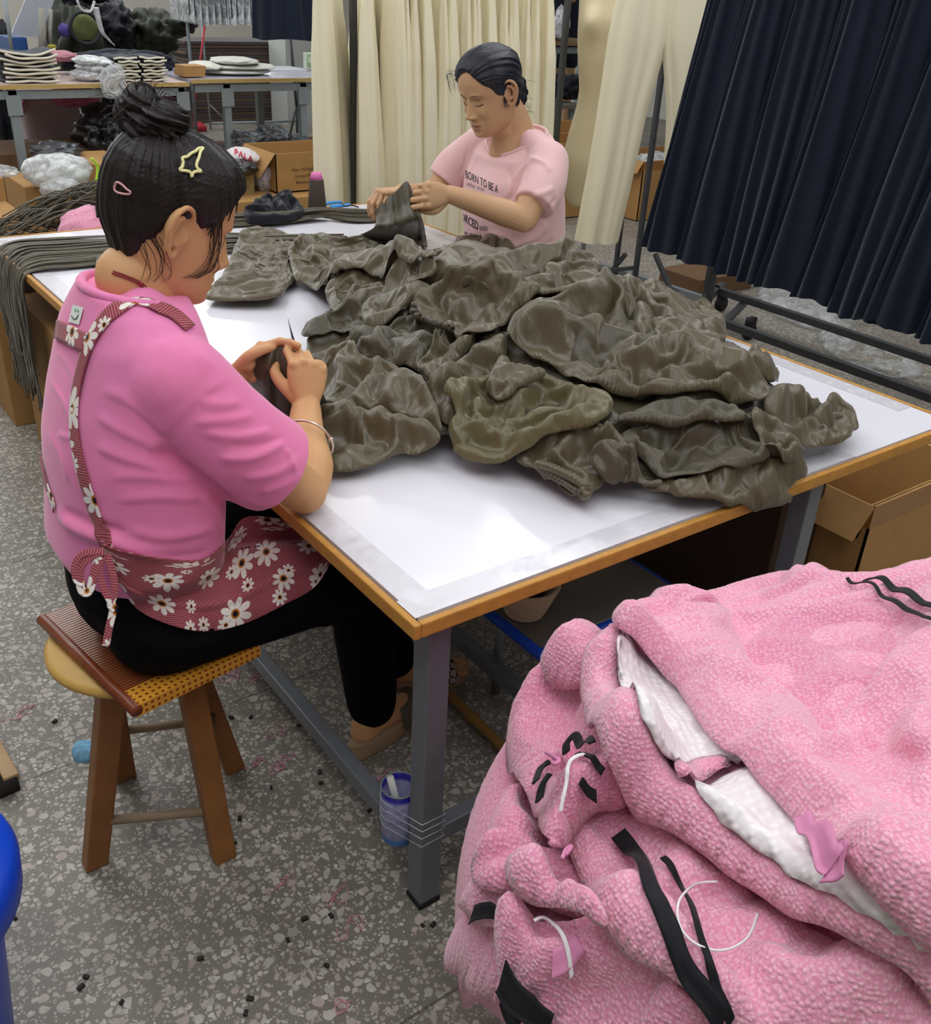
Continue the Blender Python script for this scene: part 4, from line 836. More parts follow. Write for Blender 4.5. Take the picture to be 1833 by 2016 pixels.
band('satin_lining', Z6((430, 1470), (480, 1440), (530, 1380)), q, pinksatin, .03, .005)
q = pink('pink tweed skirt with a wide and a narrow black stripe in mid pile', Z6((440, 960), (500, 900), (600, 880), (760, 880), (1000, 1060), (1250, 1240), (1500, 1400), (1833, 1640), (1950, 1780), (1800, 1850), (1150, 1850), (1050, 1660), (980, 1600), (800, 1490), (640, 1370), (600, 1300), (560, 1180), (500, 1080)), 0, .02,
    [(Z6((470, 1040), (560, 1000), (660, 960)), .014, .014), (Z6((600, 1270), (700, 1240), (800, 1200)), .012, .014), (Z6((950, 1230), (1080, 1220), (1200, 1240)), -.02, .012), (Z6((1260, 1360), (1330, 1470), (1430, 1540), (1560, 1570), (1700, 1560)), .03, .022), (Z6((1290, 1340), (1370, 1440), (1500, 1500)), -.04, .02), (Z6((660, 1000), (780, 1200), (900, 1450)), .01, .03)], 6, .06)
band('black_trim', Z6((672, 985), (730, 1060), (790, 1180), (850, 1310), (900, 1430), (940, 1520), (1000, 1590), (1060, 1690)), q, ribbon, .024)
band('black_trim', Z6((838, 1072), (880, 1130), (930, 1220), (965, 1330), (1000, 1450), (1035, 1550), (1090, 1690)), q, ribbon, .010)
g = G(); g.tube(spline(stroke(Z6((1040, 1160), (960, 1170), (900, 1230), (900, 1320), (960, 1390), (1060, 1415), (1150, 1370), (1190, 1280)), PF, .004, (1.05, .3)), 80), .0011, 6); g.obj('loose_tape', whitetape, q)
q = pink('pink tweed belt strip lying diagonally over the left of the pile', Z6((262, 1070), (340, 1070), (420, 1130), (520, 1220), (620, 1310), (655, 1360), (610, 1355), (500, 1320), (400, 1270), (290, 1210), (255, 1140)), 1, .03, [(Z6((280, 1110), (400, 1190), (600, 1330)), .014, .02)], 7, .08)
q = pink('pink tweed bodice lump with black bow trims at the upper left of the pile', Z6((258, 660), (275, 590), (320, 530), (400, 470), (520, 440), (620, 480), (640, 640), (720, 820), (700, 900), (600, 900), (520, 960), (440, 1040), (400, 1000), (375, 900), (300, 800)), 2, .05,
    [(Z6((300, 620), (400, 540), (520, 520)), .02, .04), (Z6((420, 720), (430, 820), (420, 950)), .022, .014), (Z6((450, 720), (470, 800), (460, 900)), -.04, .016), (Z6((540, 690), (600, 760), (680, 840)), .02, .02), (Z6((440, 980), (520, 920), (600, 880)), .016, .016)], 8, .1)
for a in (((478, 690), (482, 650), (520, 636), (575, 650)), ((520, 690), (560, 712), (615, 760)), ((532, 790), (560, 830), (590, 850)), ((365, 795), (385, 745), (420, 722)), ((378, 865), (390, 810), (418, 765))): band('black_trim', Z6(*a), q, ribbon, .012, .008)
band('white_label_tape', Z6((545, 705), (490, 740), (480, 800), (458, 905)), q, whitetape, .006, .008)
g = G(); g.tube(stroke(Z6((405, 682), (440, 700), (455, 715), (430, 720), (440, 690)), PF, .006, (1.05, .3), 30), .002, 6); g.obj('satin_loop', pinksatin, q)
g = G(); g.tube(stroke(Z6((465, 1075), (480, 1040), (500, 1030), (478, 1060)), PF, .006, (1.05, .3), 30), .002, 6); g.obj('satin_loop', pinksatin, q)
pink('small rounded pink tweed fold poking out left below the top jacket', Z6((378, 370), (400, 325), (460, 300), (560, 275), (640, 300), (640, 420), (560, 450), (480, 455), (410, 430)), 1, .04, [(Z6((400, 370), (540, 340)), .012, .03)], 9, .06)
q = pink('pink tweed jacket lying open under the top one, showing its white quilted lining', Z6((543, 320), (590, 262), (655, 228), (760, 200), (1000, 300), (1500, 800), (1900, 1350), (1930, 1700), (1800, 1590), (1500, 1400), (1200, 1230), (1000, 1090), (820, 960), (700, 860), (600, 720), (550, 560), (540, 440)), 0, .03,
    [(Z6((560, 420), (640, 640), (780, 830), (1000, 1010), (1400, 1300), (1800, 1560)), .010, .02), (Z6((610, 300), (680, 520), (820, 740), (1000, 930), (1350, 1200), (1790, 1490)), .008, .012)], 10, .04)
def sheet_on(name, ol, mat, parent, off, res=.009, th=.003, amp=.003):
    o = cloth(name, ol, lambda p: PF(p, 'H') , mat, .004, (), res, .01, .003, (amp, 12, 0, 2), 5, parent, (1.05, .3), None, off, rimdrop=True); return o
sheet_on('quilted_lining', Z6((656, 252), (720, 245), (900, 350), (1100, 600), (1180, 700), (1050, 690), (870, 715), (800, 650), (730, 520), (680, 400)), lining, q, .007)
sheet_on('quilted_lining', Z6((920, 785), (1060, 745), (1200, 740), (1400, 900), (1600, 1150), (1850, 1440), (1790, 1425), (1560, 1310), (1370, 1170), (1200, 1040), (1040, 930)), lining, q, .007)
sheet_on('inner_tab', Z6((868, 718), (960, 690), (1060, 672), (1110, 730), (1040, 735), (920, 790), (895, 775)), PT[1], q, .014)
pink('pink tweed jacket on top of the pile, wide and smooth with two thin black stripes', Z6((652, 175), (690, 145), (840, 112), (1000, 78), (1160, 40), (1400, 28), (1620, 35), (1833, 25), (1920, 30), (1940, 400), (1945, 1300), (1925, 1520), (1833, 1440), (1690, 1330), (1500, 1140), (1400, 1000), (1300, 900), (1150, 760), (1090, 700), (980, 590), (850, 385), (740, 262), (662, 235)), 0, .03,
    [(Z6((700, 170), (860, 130), (1010, 130), (1150, 90)), -.014, .012, .03), (Z6((1050, 100), (1200, 60), (1400, 45)), .012, .02), (Z6((1370, 650), (1500, 520), (1700, 370), (1833, 260)), .012, .014, .03), (Z6((1800, 760), (1900, 650)), .02, .03), (Z6((680, 220), (860, 370), (1090, 680), (1500, 1110), (1833, 1410)), .006, .014), (Z6((1000, 300), (1200, 350), (1500, 340)), .006, .06)], 11, .05)
top_j = plaid[-1][0]
for w_, a in ((.007, ((1520, 40), (1640, 95), (1760, 160), (1850, 225))), (.013, ((1590, 42), (1700, 80), (1790, 120), (1860, 165)))): band('black_trim', Z6(*a), top_j, ribbon, w_, .007)
band('satin_lining', Z6((1345, 950), (1370, 1010), (1420, 1100), (1450, 1150)), q, pinksatin, .02, .016); band('satin_lining', Z6((1500, 1110), (1470, 1140), (1440, 1150)), q, pinksatin, .03, .014)
bpy.data.objects.remove(pcore)
# the carton the pile stands on
card = flat('cardboard', 'a67c45', .8, .08, 18, bump=.12)
g = G(); g.box((.30, -.86, .2), (.86, .80, .4), bev=.004); bx = g.obj('pile_carton', card, None, False, loc=(.30, -.86, 0)); tag(bx, 'brown cardboard carton carrying the pile of pink tweed clothes', 'box')
# ------------------------------------------------------------------ the stool and its mat
oak = flat('stool_leg_wood', '8a5a2e', .45, .16, 22, bump=.15); beech = flat('stool_seat_wood', 'c79e50', .4, .07, 14, bump=.05); dowel = flat('dowel_wood', '8d7a62', .6, .1, 30)
st = thing('wooden_stool', 'round-seated wooden stool with four splayed brown legs under the seated woman', 'stool', (-.24, .5, 0))
sc = V(-.245, .52); SZ = .43
g = G(); g.lathe((sc[0], sc[1], SZ - .024), [(.12, 0), (.15, .002), (.158, .01), (.158, .018), (.15, .024)], 48); g.obj('seat', beech, st)
feet = [onz(187, 1700), onz(440, 1686), onz(245, 1528), onz(460, 1512)]
tops = [(sc[0] - .075, sc[1] - .075), (sc[0] + .05, sc[1] - .09), (sc[0] - .05, sc[1] + .075), (sc[0] + .085, sc[1] + .06)]
LG = []
for f_, t_ in zip(feet, tops):
    a = V(f_[0], f_[1], .0); b = V(t_[0], t_[1], SZ - .022); g = G(); x = b - a; x = x / np.linalg.norm(x)
    vs = []
    for q, z_, w in ((a, 0, .021), (b, SZ - .022, .0225)):
        for sx, sy in ((-1, -1), (1, -1), (1, 1), (-1, 1)): vs.append((q[0] + sx * w, q[1] + sy * w * .8, z_))
    g.add(vs, [(0, 1, 2, 3)[::-1], (4, 5, 6, 7), (0, 1, 5, 4), (1, 2, 6, 5), (2, 3, 7, 6), (3, 0, 4, 7)]); o = g.obj('leg', oak, st, False); apply_mods(o, [('BEVEL', dict(width=.004, segments=2))]); LG.append((a, b))
on = lambda i, t: LG[i][0] * (1 - t) + LG[i][1] * t
for i, j, t in ((0, 1, .25), (0, 2, .42), (1, 3, .40), (2, 3, .34)): g = G(); g.tube([on(i, t), on(j, t)], .009, 12); g.obj('rung', dowel, st)
# woven seat mat
def mat_mat():
    n = N('woven_mat'); tc = n.a('ShaderNodeUVMap'); sp = n.a('ShaderNodeSeparateXYZ'); n.k(tc.outputs[0], sp.inputs[0])
    w = n.math('PINGPONG', sp.outputs[1], .0035); s = n.math('MULTIPLY', w, 285)
    co = n.coord(); f = n.noise(co, 18, 4)
    c = n.mix(s, '4a2412', 'a4603a'); c = n.mix(n.math('MULTIPLY', f, .5), c, '7d3d20'); n.bump(s, .5, .0015); return n.fin(c, .22, 0, .7)
def weave_edge():
    n = N('yellow_weave'); tc = n.a('ShaderNodeUVMap'); sp = n.a('ShaderNodeSeparateXYZ'); n.k(tc.outputs[0], sp.inputs[0])
    a = n.math('GREATER_THAN', n.math('PINGPONG', sp.outputs[0], .0056), .0030); b = n.math('GREATER_THAN', n.math('PINGPONG', sp.outputs[1], .0056), .0030)
    m = n.math('MULTIPLY', a, b); c = n.mix(m, 'd59a34', '8e3d14'); n.bump(m, .4, -.0015); return n.fin(c, .35, 0, .5)
MZ = SZ + .022
mt = thing('seat_mat', 'reddish brown woven mat with a yellow checked rim lying on the stool', 'mat', (-.24, .5, SZ))
cA, cB, cC = onz(268, 1392, MZ), onz(512, 1272, MZ), onz(82, 1212, MZ); ux = (cB - cA); uy = (cC - cA); cD = cA + ux + uy
def mquad(a, b, c, d, name, m, z0, z1):
    g = G(); P = [V(p[0], p[1], z) for z in (z0, z1) for p in (a, b, c, d)]; g.add(P, [(3, 2, 1, 0), (4, 5, 6, 7), (0, 1, 5, 4), (1, 2, 6, 5), (2, 3, 7, 6), (3, 0, 4, 7)]); o = g.obj(name, m, mt, False)
    L = lambda p: ((p - cA) @ ux / np.linalg.norm(ux), (p - cA) @ uy / np.linalg.norm(uy)); set_uv(o, np.array([[L(p)[0], L(p)[1] + (p[2] - z0)] for p in P])); return o
e = ux / np.linalg.norm(ux) * .0; w_ = uy / np.linalg.norm(uy) * .045
mquad(cA + w_, cB + w_, cD, cC, 'woven_top', mat_mat(), SZ + .001, MZ); mquad(cA, cB, cB + w_, cA + w_, 'checked_rim', weave_edge(), SZ + .001, MZ + .0015)
g = G(); g.tube([cA + V(0, 0, -.008), cC + V(0, 0, -.008)], .011, 10); o = g.obj('side_rod', flat('mat_binding', '7a3a1c', .3, .15, 60), mt)

# ------------------------------------------------------------------ the woman in bright pink
w1 = thing('person', 'woman in a bright pink T-shirt and daisy apron, seen from behind, sewing on the stool', 'person', (-.22, .5, 0))
skinA = skin('warm_skin', 'd6a878', 'cb9b6c', 'bc7f5c'); hairA = hairmat('black_hair')
HC = V(-.122, .497, 1.146); HR = rot('Z', -9) @ rot('Y', 21); HS = .98
g = G(); head_geo(g, HC, HR, HS); ear_geo(g, HC + HR @ V(-.004, -.071, -.004) * HS, HR, -1, HS * 1.18); ear_geo(g, HC + HR @ V(.0, .071, -.004) * HS, HR, 1, HS)
limb(g, [(-.20, .5, 1.0), (-.172, .5, 1.05), (-.145, .5, 1.10)], [.060, .052, .054], 28, ell=None)
limb(g, [(-.19, .5, 1.07), (-.13, .5, 1.06), (-.12, .5, 1.10)], [.05, .045, .045], 24)
limb(g, [(-.22, .5, .56), (-.235, .5, .72), (-.22, .5, .9), (-.2, .5, 1.0)], [.09, .082, .085, .06], 24)
limb(g, [(-.2, .38, .965), (-.195, .5, .985), (-.2, .62, .965)], [.042, .055, .042], 20)
EL = V(.012, .36, .722); SH = V(-.185, .345, .965)
limb(g, [SH, (SH + EL) / 2 + V(-.01, 0, 0), EL], [.05, .046, .038])
WR = reach(EL, (603, 800), .205)
limb(g, [EL, EL * .7 + WR * .3 + V(.006, -.006, -.002), EL * .35 + WR * .65, WR], [.037, .040, .033, .0255], ell=.92)
EL2 = V(.0, .69, .73); SH2 = V(-.185, .655, .965); WR2 = atd(462, 742, (WR - CAM) @ -RM[:, 2] + .02)
limb(g, [SH2, (SH2 + EL2) / 2, EL2], [.05, .045, .038]); limb(g, [EL2, EL2 * .6 + WR2 * .4, WR2], [.037, .037, .024])
fw = -RM[:, 2]; rt = RM[:, 0]; up = RM[:, 1]
hd = reach(WR, (606, 690), .085, False) - WR
L1, tips1 = hand_geo(g, WR, hd, -rt * .45 + fw * .85, -1, [(48, 80, 45), (54, 85, 50), (60, 88, 50), (66, 88, 50)], [(.045, .046, .022), (.066, .052, .040), (.086, .040, .054)], .93, .6)
h2 = (atd(540, 690, (WR2 - CAM) @ fw + .01) - WR2)
L2, tips2 = hand_geo(g, WR2, h2, -up * .55 - fw * .25 - rt * .1, 1, [(25, 25, 15), (35, 35, 20), (45, 40, 25), (52, 45, 30)], [(.045, .040, .012), (.070, .040, .016), (.095, .030, .018)], .9, .5, .024)
# legs and feet (right, left)
HIP = [V(-.2, .41, .53), V(-.2, .6, .53)]; KN = [V(.16, .43, .47), V(.2, .6, .48)]; AN = [V(.2, .455, .105), V(.33, .575, .10)]
for h, k_, a in zip(HIP, KN, AN):
    limb(g, [h, k_], [.08, .055]); limb(g, [k_, k_ * .6 + a * .4 + V(-.01, 0, 0), a], [.05, .048, .03])
    fd = V(.95, .30, 0) if a[0] < .25 else V(.9, -.2, 0); fd = fd / np.linalg.norm(fd); fr_ = V(fd[1], -fd[0], 0)
    heel = V(a[0], a[1], 0) - fd * .03; heel[2] = .062
    limb(g, [heel, heel + fd * .05 + V(0, 0, .006), heel + fd * .12 - V(0, 0, .012), heel + fd * .19 - V(0, 0, .022)], [.028, .032, .030, .016], 18)
    limb(g, [a + V(0, 0, .02), heel + V(0, 0, .01)], [.03, .027], 16)
    for q in range(5):
        o_ = (q - 2) * .013; b_ = heel + fd * .175 + fr_ * o_ + V(0, 0, -.022); limb(g, [b_, b_ + fd * (.04 - abs(q - 1) * .004) - V(0, 0, .004)], [.008, .0068], 10, 8)
body1 = fuse(g, 'body', skinA, w1, .0026, 3)
# hair: cap, gathered tail, bun
def hl(t):
    a = abs(math.degrees(t)); return np.interp(a, [0, 28, 48, 62, 75, 84, 96, 110, 130, 150, 180], [.068, .066, .052, .026, .012, .022, .018, -.018, -.05, -.068, -.074])
hair_cap('hair', HC, HR, hairA, w1, V(-.035, 0, .12), hl, HS, .009, 3, 46, .0026, lift=lambda P, pol: .011 * np.clip((P[:, 2] - .02) / .08, 0, 1))
KN_ = HC + HR @ V(-.050, -.002, .126) * HS
def hairball(name, c, r, parent, seed, amp=.2, fr=3.2, tw=5):
    t = np.linspace(0, PI, 50); th = np.linspace(0, 2 * PI, 90, endpoint=False); D = np.array([[[math.sin(a) * math.cos(b), math.sin(a) * math.sin(b), math.cos(a)] for b in th] for a in t]); P = D.reshape(-1, 3)
    sw = np.arctan2(P[:, 1], P[:, 0]) + P[:, 2] * 1.6; k = 1 + amp * vnoise(np.stack([np.cos(sw) * fr + P[:, 2], np.sin(sw) * fr + P[:, 2] * 2], 1), 1.0, seed, 3) * .5 + .05 * vnoise(np.stack([np.cos(sw) * 14, np.sin(sw) * 14 + P[:, 2] * 5], 1), 1, seed + 2, 2)
    g = G(); g.grid((P * k[:, None] * np.array(r) + c).reshape(50, 90, 3), True); return g.obj(name, hairA, parent)
hb = bpy.data.objects['hair']
hairball('hair_tail', KN_ + V(.0, 0, .004), V(.042, .042, .030), hb, 4, .3)
hairball('hair_bun', atd(278, 222, (KN_ - CAM) @ fw + .0), V(.035, .035, .035), hb, 9, .35)
def wisps(name, specs, parent, mat, r=.0006):
    g = G()
    for P in specs: P = spline(P, 24); g.tube(P, np.linspace(r, r * .35, 24), 5)
    return g.obj(name, mat, parent)
TB = bvh([body1]); rr = random.Random(5); W = []
dpt = lambda x, y, d0=0: (cast(TB, x, y, .003)[0] if cast(TB, x, y)[0] is not None else atd(x, y, (HC - CAM) @ fw + d0))
for k in range(16): x = 405 + rr.uniform(0, 26); W.append([dpt(x + 6, 425), dpt(x + 6 + rr.uniform(-3, 3), 470), dpt(x - 2 + rr.uniform(-6, 6), 505), dpt(x - 14 + rr.uniform(-6, 10), 530), dpt(x - 45 + rr.uniform(-12, 10), 546)])
for k in range(10): x = 285 + rr.uniform(-20, 30); W.append([dpt(x, 465), dpt(x + 15 + rr.uniform(-8, 8), 500), dpt(x + 22 + rr.uniform(-8, 14), 535), dpt(x + 5 + rr.uniform(-8, 14), 555)])
for k in range(60):
    a = rr.uniform(0, 6.28); c0 = hb.children[-1]; cc = atd(278, 222, (KN_ - CAM) @ fw); o_ = V(rr.gauss(0, 1), rr.gauss(0, 1), rr.gauss(0, 1)); o_ /= np.linalg.norm(o_); W.append([cc + o_ * .03, cc + o_ * .045 + V(0, 0, .004), cc + o_ * .055 + V(rr.gauss(0, .01), rr.gauss(0, .01), -.008)])
for k in range(70):
    x = rr.uniform(330, 480); y = 262 + (x - 330) * .75 + rr.uniform(-4, 14); q = dpt(x, y, -.02); W.append([q, q + V(rr.gauss(0, .01), 0, .010), q + V(rr.gauss(.01, .015), rr.gauss(0, .01), .006)])
wisps('loose_strands', W, hb, hairA)
# fringe hanging over the temple: front section of hair
g = G()
for k in range(46):
    u = rr.uniform(0, 1); a = (432 + 40 * u, 318 + 18 * u + rr.uniform(-5, 5)); m_ = (452 + 24 * u, 352 + rr.uniform(-8, 8)); e_ = (408 + 55 * u + rr.uniform(-6, 6), 452 - 60 * u + rr.uniform(-12, 20))
    P = []
    for x, y, o_ in ((a[0], a[1], .02), (m_[0], m_[1], .014), ((m_[0] + e_[0]) / 2 + 3, (m_[1] + e_[1]) / 2, .010), (e_[0], e_[1], .005)):
        q = dpt(x, y, -.02); P.append(q + (CAM - q) / np.linalg.norm(CAM - q) * o_ * .6)
    g.tube(spline(P, 20), np.linspace(.0026, .0009, 20), 6)
g.obj('fringe', hairA, hb)
# clips
hair_T = bvh([hb] + list(hb.children)); cream = flat('cream_clip', 'e9e6a6', .35, .02); rose = flat('rose_clip', 'd9a3a3', .35, .02)
P = castline(hair_T, [(395, 293), (390, 316), (385, 330), (396, 340), (382, 339), (376, 350), (370, 339), (354, 336), (362, 326), (355, 314), (370, 312), (382, 302), (395, 293)], .004, 60); g = G(); g.tube(P, .0022, 8); tag(g.obj('star_clip', cream, w1), 'cream hair clip shaped like a shooting star')
P = castline(hair_T, [(259, 377), (250, 372), (236, 360), (230, 364), (230, 376), (242, 381), (256, 381), (259, 377)], .003, 40); g = G(); g.tube(P, .0016, 8); tag(g.obj('hair_clip', rose, w1), 'small rose hair clip')
# trousers
black = weave('black_trousers', '08090d', .9, 800, 0, .12)
g = G(); limb(g, [(-.235, .41, .525), (-.2, .41, .54)], [.094, .09]); limb(g, [(-.235, .59, .525), (-.2, .59, .54)], [.094, .09]); ball(g, (-.235, .5, .56), (.105, .17, .105), 20); limb(g, [(-.23, .5, .56), (-.235, .5, .70)], [.12, .11], ell=1.3, up=(0, 1, 0))
for h, k_, a in zip(HIP, KN, AN):
    a2 = a + V(-.002, 0, .012); limb(g, [h + V(-.02, 0, 0), (h + k_) / 2 + V(0, 0, .002), k_], [.098, .085, .070]); limb(g, [k_, k_ * .55 + a2 * .45, a2], [.070, .064, .052])
tr = fuse(g, 'trousers', black, w1, .005, 5)
TT = bvh([tr]); wrinkle(tr, TT, [([(600, 1215), (640, 1225), (700, 1210)], .008, .012), ([(610, 1240), (660, 1255), (740, 1240)], -.008, .01), ([(640, 1330), (700, 1350), (770, 1340)], .005, .01), ([(240, 1250), (330, 1275), (450, 1270)], .004, .012)])
# T-shirt
def shirtmat(name, a, b, extra=None):
    n = N(name); co = n.coord(); f = n.noise(co, 5, 3); c = n.mix(f, a, b)
    if extra: c = n.mix(n.ramp(n.noise(co, 2.2, 2, .4), [(.52, 0.0), (.68, .5)]), c, extra)
    g_ = n.noise(co, 1100, 2); c = n.mix(n.math('MULTIPLY', g_, .18), c, tuple(np.array(rgb(a)[:3]) * .75)); bp = n.bump(g_, .15, .0005); n.bump(n.noise(co, 16, 3, .5, .6), .25, .006, bp); return n.fin(c, .8, 0, .2, .35)
pinkA = shirtmat('bright_pink_cotton', 'ee7fb2', 'f590bf', 'dc8cc0')
def torso(g, secs, n=64, y0=.5, dip=0, z0=9.):
    th = np.linspace(0, 2 * PI, n, endpoint=False); A = []
    S = np.array(secs, float); S = np.array([np.interp(np.linspace(0, 1, 50), np.linspace(0, 1, len(S)), S[:, k]) for k in range(S.shape[1])]).T
    for z, cx, a, b, tl in S:
        x = a * np.sign(np.cos(th)) * np.abs(np.cos(th)) ** .8; y = b * np.sign(np.sin(th)) * np.abs(np.sin(th)) ** .85; A.append(np.stack([cx + x, y0 + y, z + tl * x - dip * max(0, z - z0) / .05 * np.clip(-np.cos(th), 0, 1) ** 2], 1))
    A = np.array(A); k, m, _ = A.shape; v = A.reshape(-1, 3); fs = [(i * m + j, i * m + (j + 1) % m, (i + 1) * m + (j + 1) % m, (i + 1) * m + j) for i in range(k - 1) for j in range(m)]; fs.append(tuple(range(m))[::-1]); fs.append(tuple(range((k - 1) * m, k * m))); g.add(v, fs)
g = G()
torso(g, [(.615, -.235, .118, .165, -.1), (.64, -.235, .128, .185, -.1), (.72, -.225, .125, .19, -.1), (.82, -.215, .125, .19, -.05), (.90, -.205, .115, .185, 0), (.96, -.20, .10, .18, .05), (1.0, -.197, .09, .168, .05), (1.03, -.192, .080, .14, 0), (1.054, -.188, .072, .100, -.12)])
def sleeve(g, a, b, c, r0, r1, r2, wall=.006, n=32, ell=1.0):
    P = spline([a, b, c], 24); R = np.interp(np.linspace(0, 1, 24), [0, .5, 1], [r0, r1, r2]); d = P[-1] - P[-2]; d /= np.linalg.norm(d)
    Q = np.vstack([P, P[-1] + d * .002, P[-1] - d * .004, P[-5]]); R = np.r_[R, r2 - wall * .5, r2 - wall, r1 * .72]; g.tube(Q, R, n, ell=ell); ball(g, P[0], r0 * .99)
hem = SH * .27 + EL * .73 + V(-.005, -.008, .0)
sleeve(g, SH + V(0, .012, -.012), SH * .6 + EL * .4 + V(-.015, -.004, -.012), hem, .074, .084, .078)
hem2 = SH2 * .3 + EL2 * .7; sleeve(g, SH2 + V(0, -.012, -.012), SH2 * .6 + EL2 * .4 + V(-.01, .01, -.01), hem2, .072, .078, .072)
limb(g, [SH + V(-.005, .03, .005), V(-.195, .42, 1.005), V(-.19, .45, 1.03)], [.062, .054, .04]); limb(g, [SH2 + V(-.005, -.03, .005), V(-.195, .58, 1.005), V(-.19, .55, 1.03)], [.062, .054, .04])
shirt = fuse(g, 'tshirt', pinkA, w1, .004, 10)
TS = bvh([shirt])
wrinkle(shirt, TS, [([(300, 880), (380, 930), (440, 975), (500, 1012)], -.016, .010, .022), ([(318, 905), (340, 850), (395, 790), (455, 750)], -.004, .0045, .012), ([(322, 900), (345, 845), (400, 785), (455, 745)], .002, .006),
    ([(472, 790), (440, 796), (390, 790)], .004, .007), ([(500, 815), (450, 825), (380, 830)], .005, .009, .005), ([(535, 845), (470, 858), (400, 850)], .006, .009, .005), ([(560, 868), (500, 898), (430, 900)], .007, .010, .005), ([(560, 862), (510, 876), (450, 878)], -.004, .005), ([(590, 900), (540, 930), (480, 940)], .006, .010, .006), ([(596, 930), (560, 955), (510, 970)], .004, .008), ([(562, 880), (572, 908), (580, 930)], .006, .005), ([(480, 980), (520, 995), (560, 985)], .003, .008),
    ([(200, 770), (250, 790), (300, 830), (330, 860)], .004, .012, .006), ([(190, 820), (240, 850), (320, 890)], .004, .010, .006), ([(190, 880), (250, 905), (350, 930)], .005, .012, .006), ([(215, 940), (300, 940), (390, 950)], .004, .012, .006), ([(230, 985), (310, 980), (400, 985)], .004, .010, .006), ([(100, 750), (125, 790), (140, 830)], .003, .006), ([(115, 855), (135, 862), (150, 860)], .003, .005), ([(95, 850), (120, 900), (135, 950)], .003, .008), ([(110, 1010), (150, 1040), (200, 1060), (260, 1080), (330, 1105)], .012, .014, .010), ([(125, 1005), (180, 1030), (250, 1050)], -.008, .008), ([(255, 1045), (330, 1060), (430, 1040)], .005, .012, .006), ([(260, 1080), (340, 1095), (420, 1085)], -.003, .006), ([(400, 970), (430, 1030), (445, 1085)], .006, .010, .005), ([(380, 980), (405, 1040), (415, 1090)], -.003, .007), ([(230, 700), (320, 680), (410, 720)], .003, .016), ([(215, 640), (260, 635), (320, 640)], .002, .01), ([(345, 660), (380, 690), (430, 730)], .003, .010), ([(110, 690), (135, 720), (150, 760)], .002, .006)], 24, .72)
TS = bvh([shirt])
# neckband, hem stitching, neck label
nb = [V(-.188 + .068 * math.cos(a), .5 + .094 * math.sin(a), 1.054 - .010 * math.cos(a) - .012 * max(0, math.cos(a))) for a in np.linspace(0, 2 * PI, 64, endpoint=False)]
g = G(); g.tube(nb, .0075, 10, close=True); g.obj('neckband', pinkA, shirt)
def patch_px(name, quad, T, mat, parent, off=.002, n=8, uv=True):
    q = np.array(quad, float); A = np.array([[(q[0] * (1 - u) + q[1] * u) * (1 - v) + (q[3] * (1 - u) + q[2] * u) * v for u in np.linspace(0, 1, n)] for v in np.linspace(0, 1, n)]); W_ = np.array([[cast(T, *A[i, j], off)[0] for j in range(n)] for i in range(n)]); g = G(); g.grid(W_); return g.obj(name, mat, parent)
lb = patch_px('neck_label', [(146, 600), (167, 606), (158, 640), (137, 634)], TS, flat('label_white', 'e8ece8', .6, .02), shirt)
TL = bvh([lb]); inkg = flat('green_ink', '3f9a5a', .6, .02); ink = flat('dark_ink', '2b2f38', .6, .02)
g = G(); g.tube(castline(TL, [(142, 622), (146, 628), (152, 627), (155, 620)], .001, 14), .0007, 6); g.obj('printed_smile', ink, lb)
for a in (((149, 609), (150, 613)), ((154, 610), (155, 614))): g = G(); g.tube(castline(TL, a, .001, 5), .0009, 6); g.obj('printed_eye', inkg, lb)
# apron
def daisy():
    n = N('daisy_print'); uvn = n.a('ShaderNodeUVMap'); sp = n.a('ShaderNodeSeparateXYZ'); n.k(uvn.outputs[0], sp.inputs[0])
    ln = n.math('GREATER_THAN', n.math('PINGPONG', n.math('ADD', sp.outputs[1], n.math('MULTIPLY', sp.outputs[0], .3)), .0021), .0014)
    base = n.mix(n.math('MULTIPLY', ln, .75), '8e3d48', 'c4868a'); out = base
    for sc, off, rk in ((12.5, .0, .85), (24, .37, .3)):
        mp = n.a('ShaderNodeMapping'); mp.inputs['Scale'].default_value = (sc, sc, 1); mp.inputs['Location'].default_value = (off, off * 2, 0); n.k(uvn.outputs[0], mp.inputs[0])
        v = n.a('ShaderNodeTexVoronoi', voronoi_dimensions='2D', _Scale=1, _Randomness=.55); n.k(mp.outputs[0], v.inputs['Vector'])
        d = n.a('ShaderNodeVectorMath', operation='SUBTRACT'); n.k(mp.outputs[0], d.inputs[0]); n.k(v.outputs['Position'], d.inputs[1]); s2 = n.a('ShaderNodeSeparateXYZ'); n.k(d.outputs[0], s2.inputs[0])
        sc3 = n.a('ShaderNodeSeparateColor'); n.k(v.outputs['Color'], sc3.inputs[0])
        an = n.math('ADD', n.math('ARCTAN2', s2.outputs[1], s2.outputs[0]), n.math('MULTIPLY', sc3.outputs[0], 6)); pet = n.math('ABSOLUTE', n.math('COSINE', n.math('MULTIPLY', an, 4))); pet = n.math('POWER', pet, .45)
        R = n.math('MULTIPLY', n.math('ADD', n.math('MULTIPLY', pet, .34), .06), n.math('ADD', n.math('MULTIPLY', sc3.outputs[1], .35), .72)); pm = n.math('LESS_THAN', v.outputs['Distance'], R)
        keep = n.math('LESS_THAN', sc3.outputs[2], rk); pm = n.math('MULTIPLY', pm, keep)
        out = n.mix(pm, out, 'e9e4dc'); out = n.mix(n.math('MULTIPLY', n.math('LESS_THAN', v.outputs['Distance'], .10), keep), out, 'b9702a'); out = n.mix(n.math('MULTIPLY', n.math('LESS_THAN', v.outputs['Distance'], .062), keep), out, '1c1214')
    return n.fin(out, .8, 0, .2, .2)
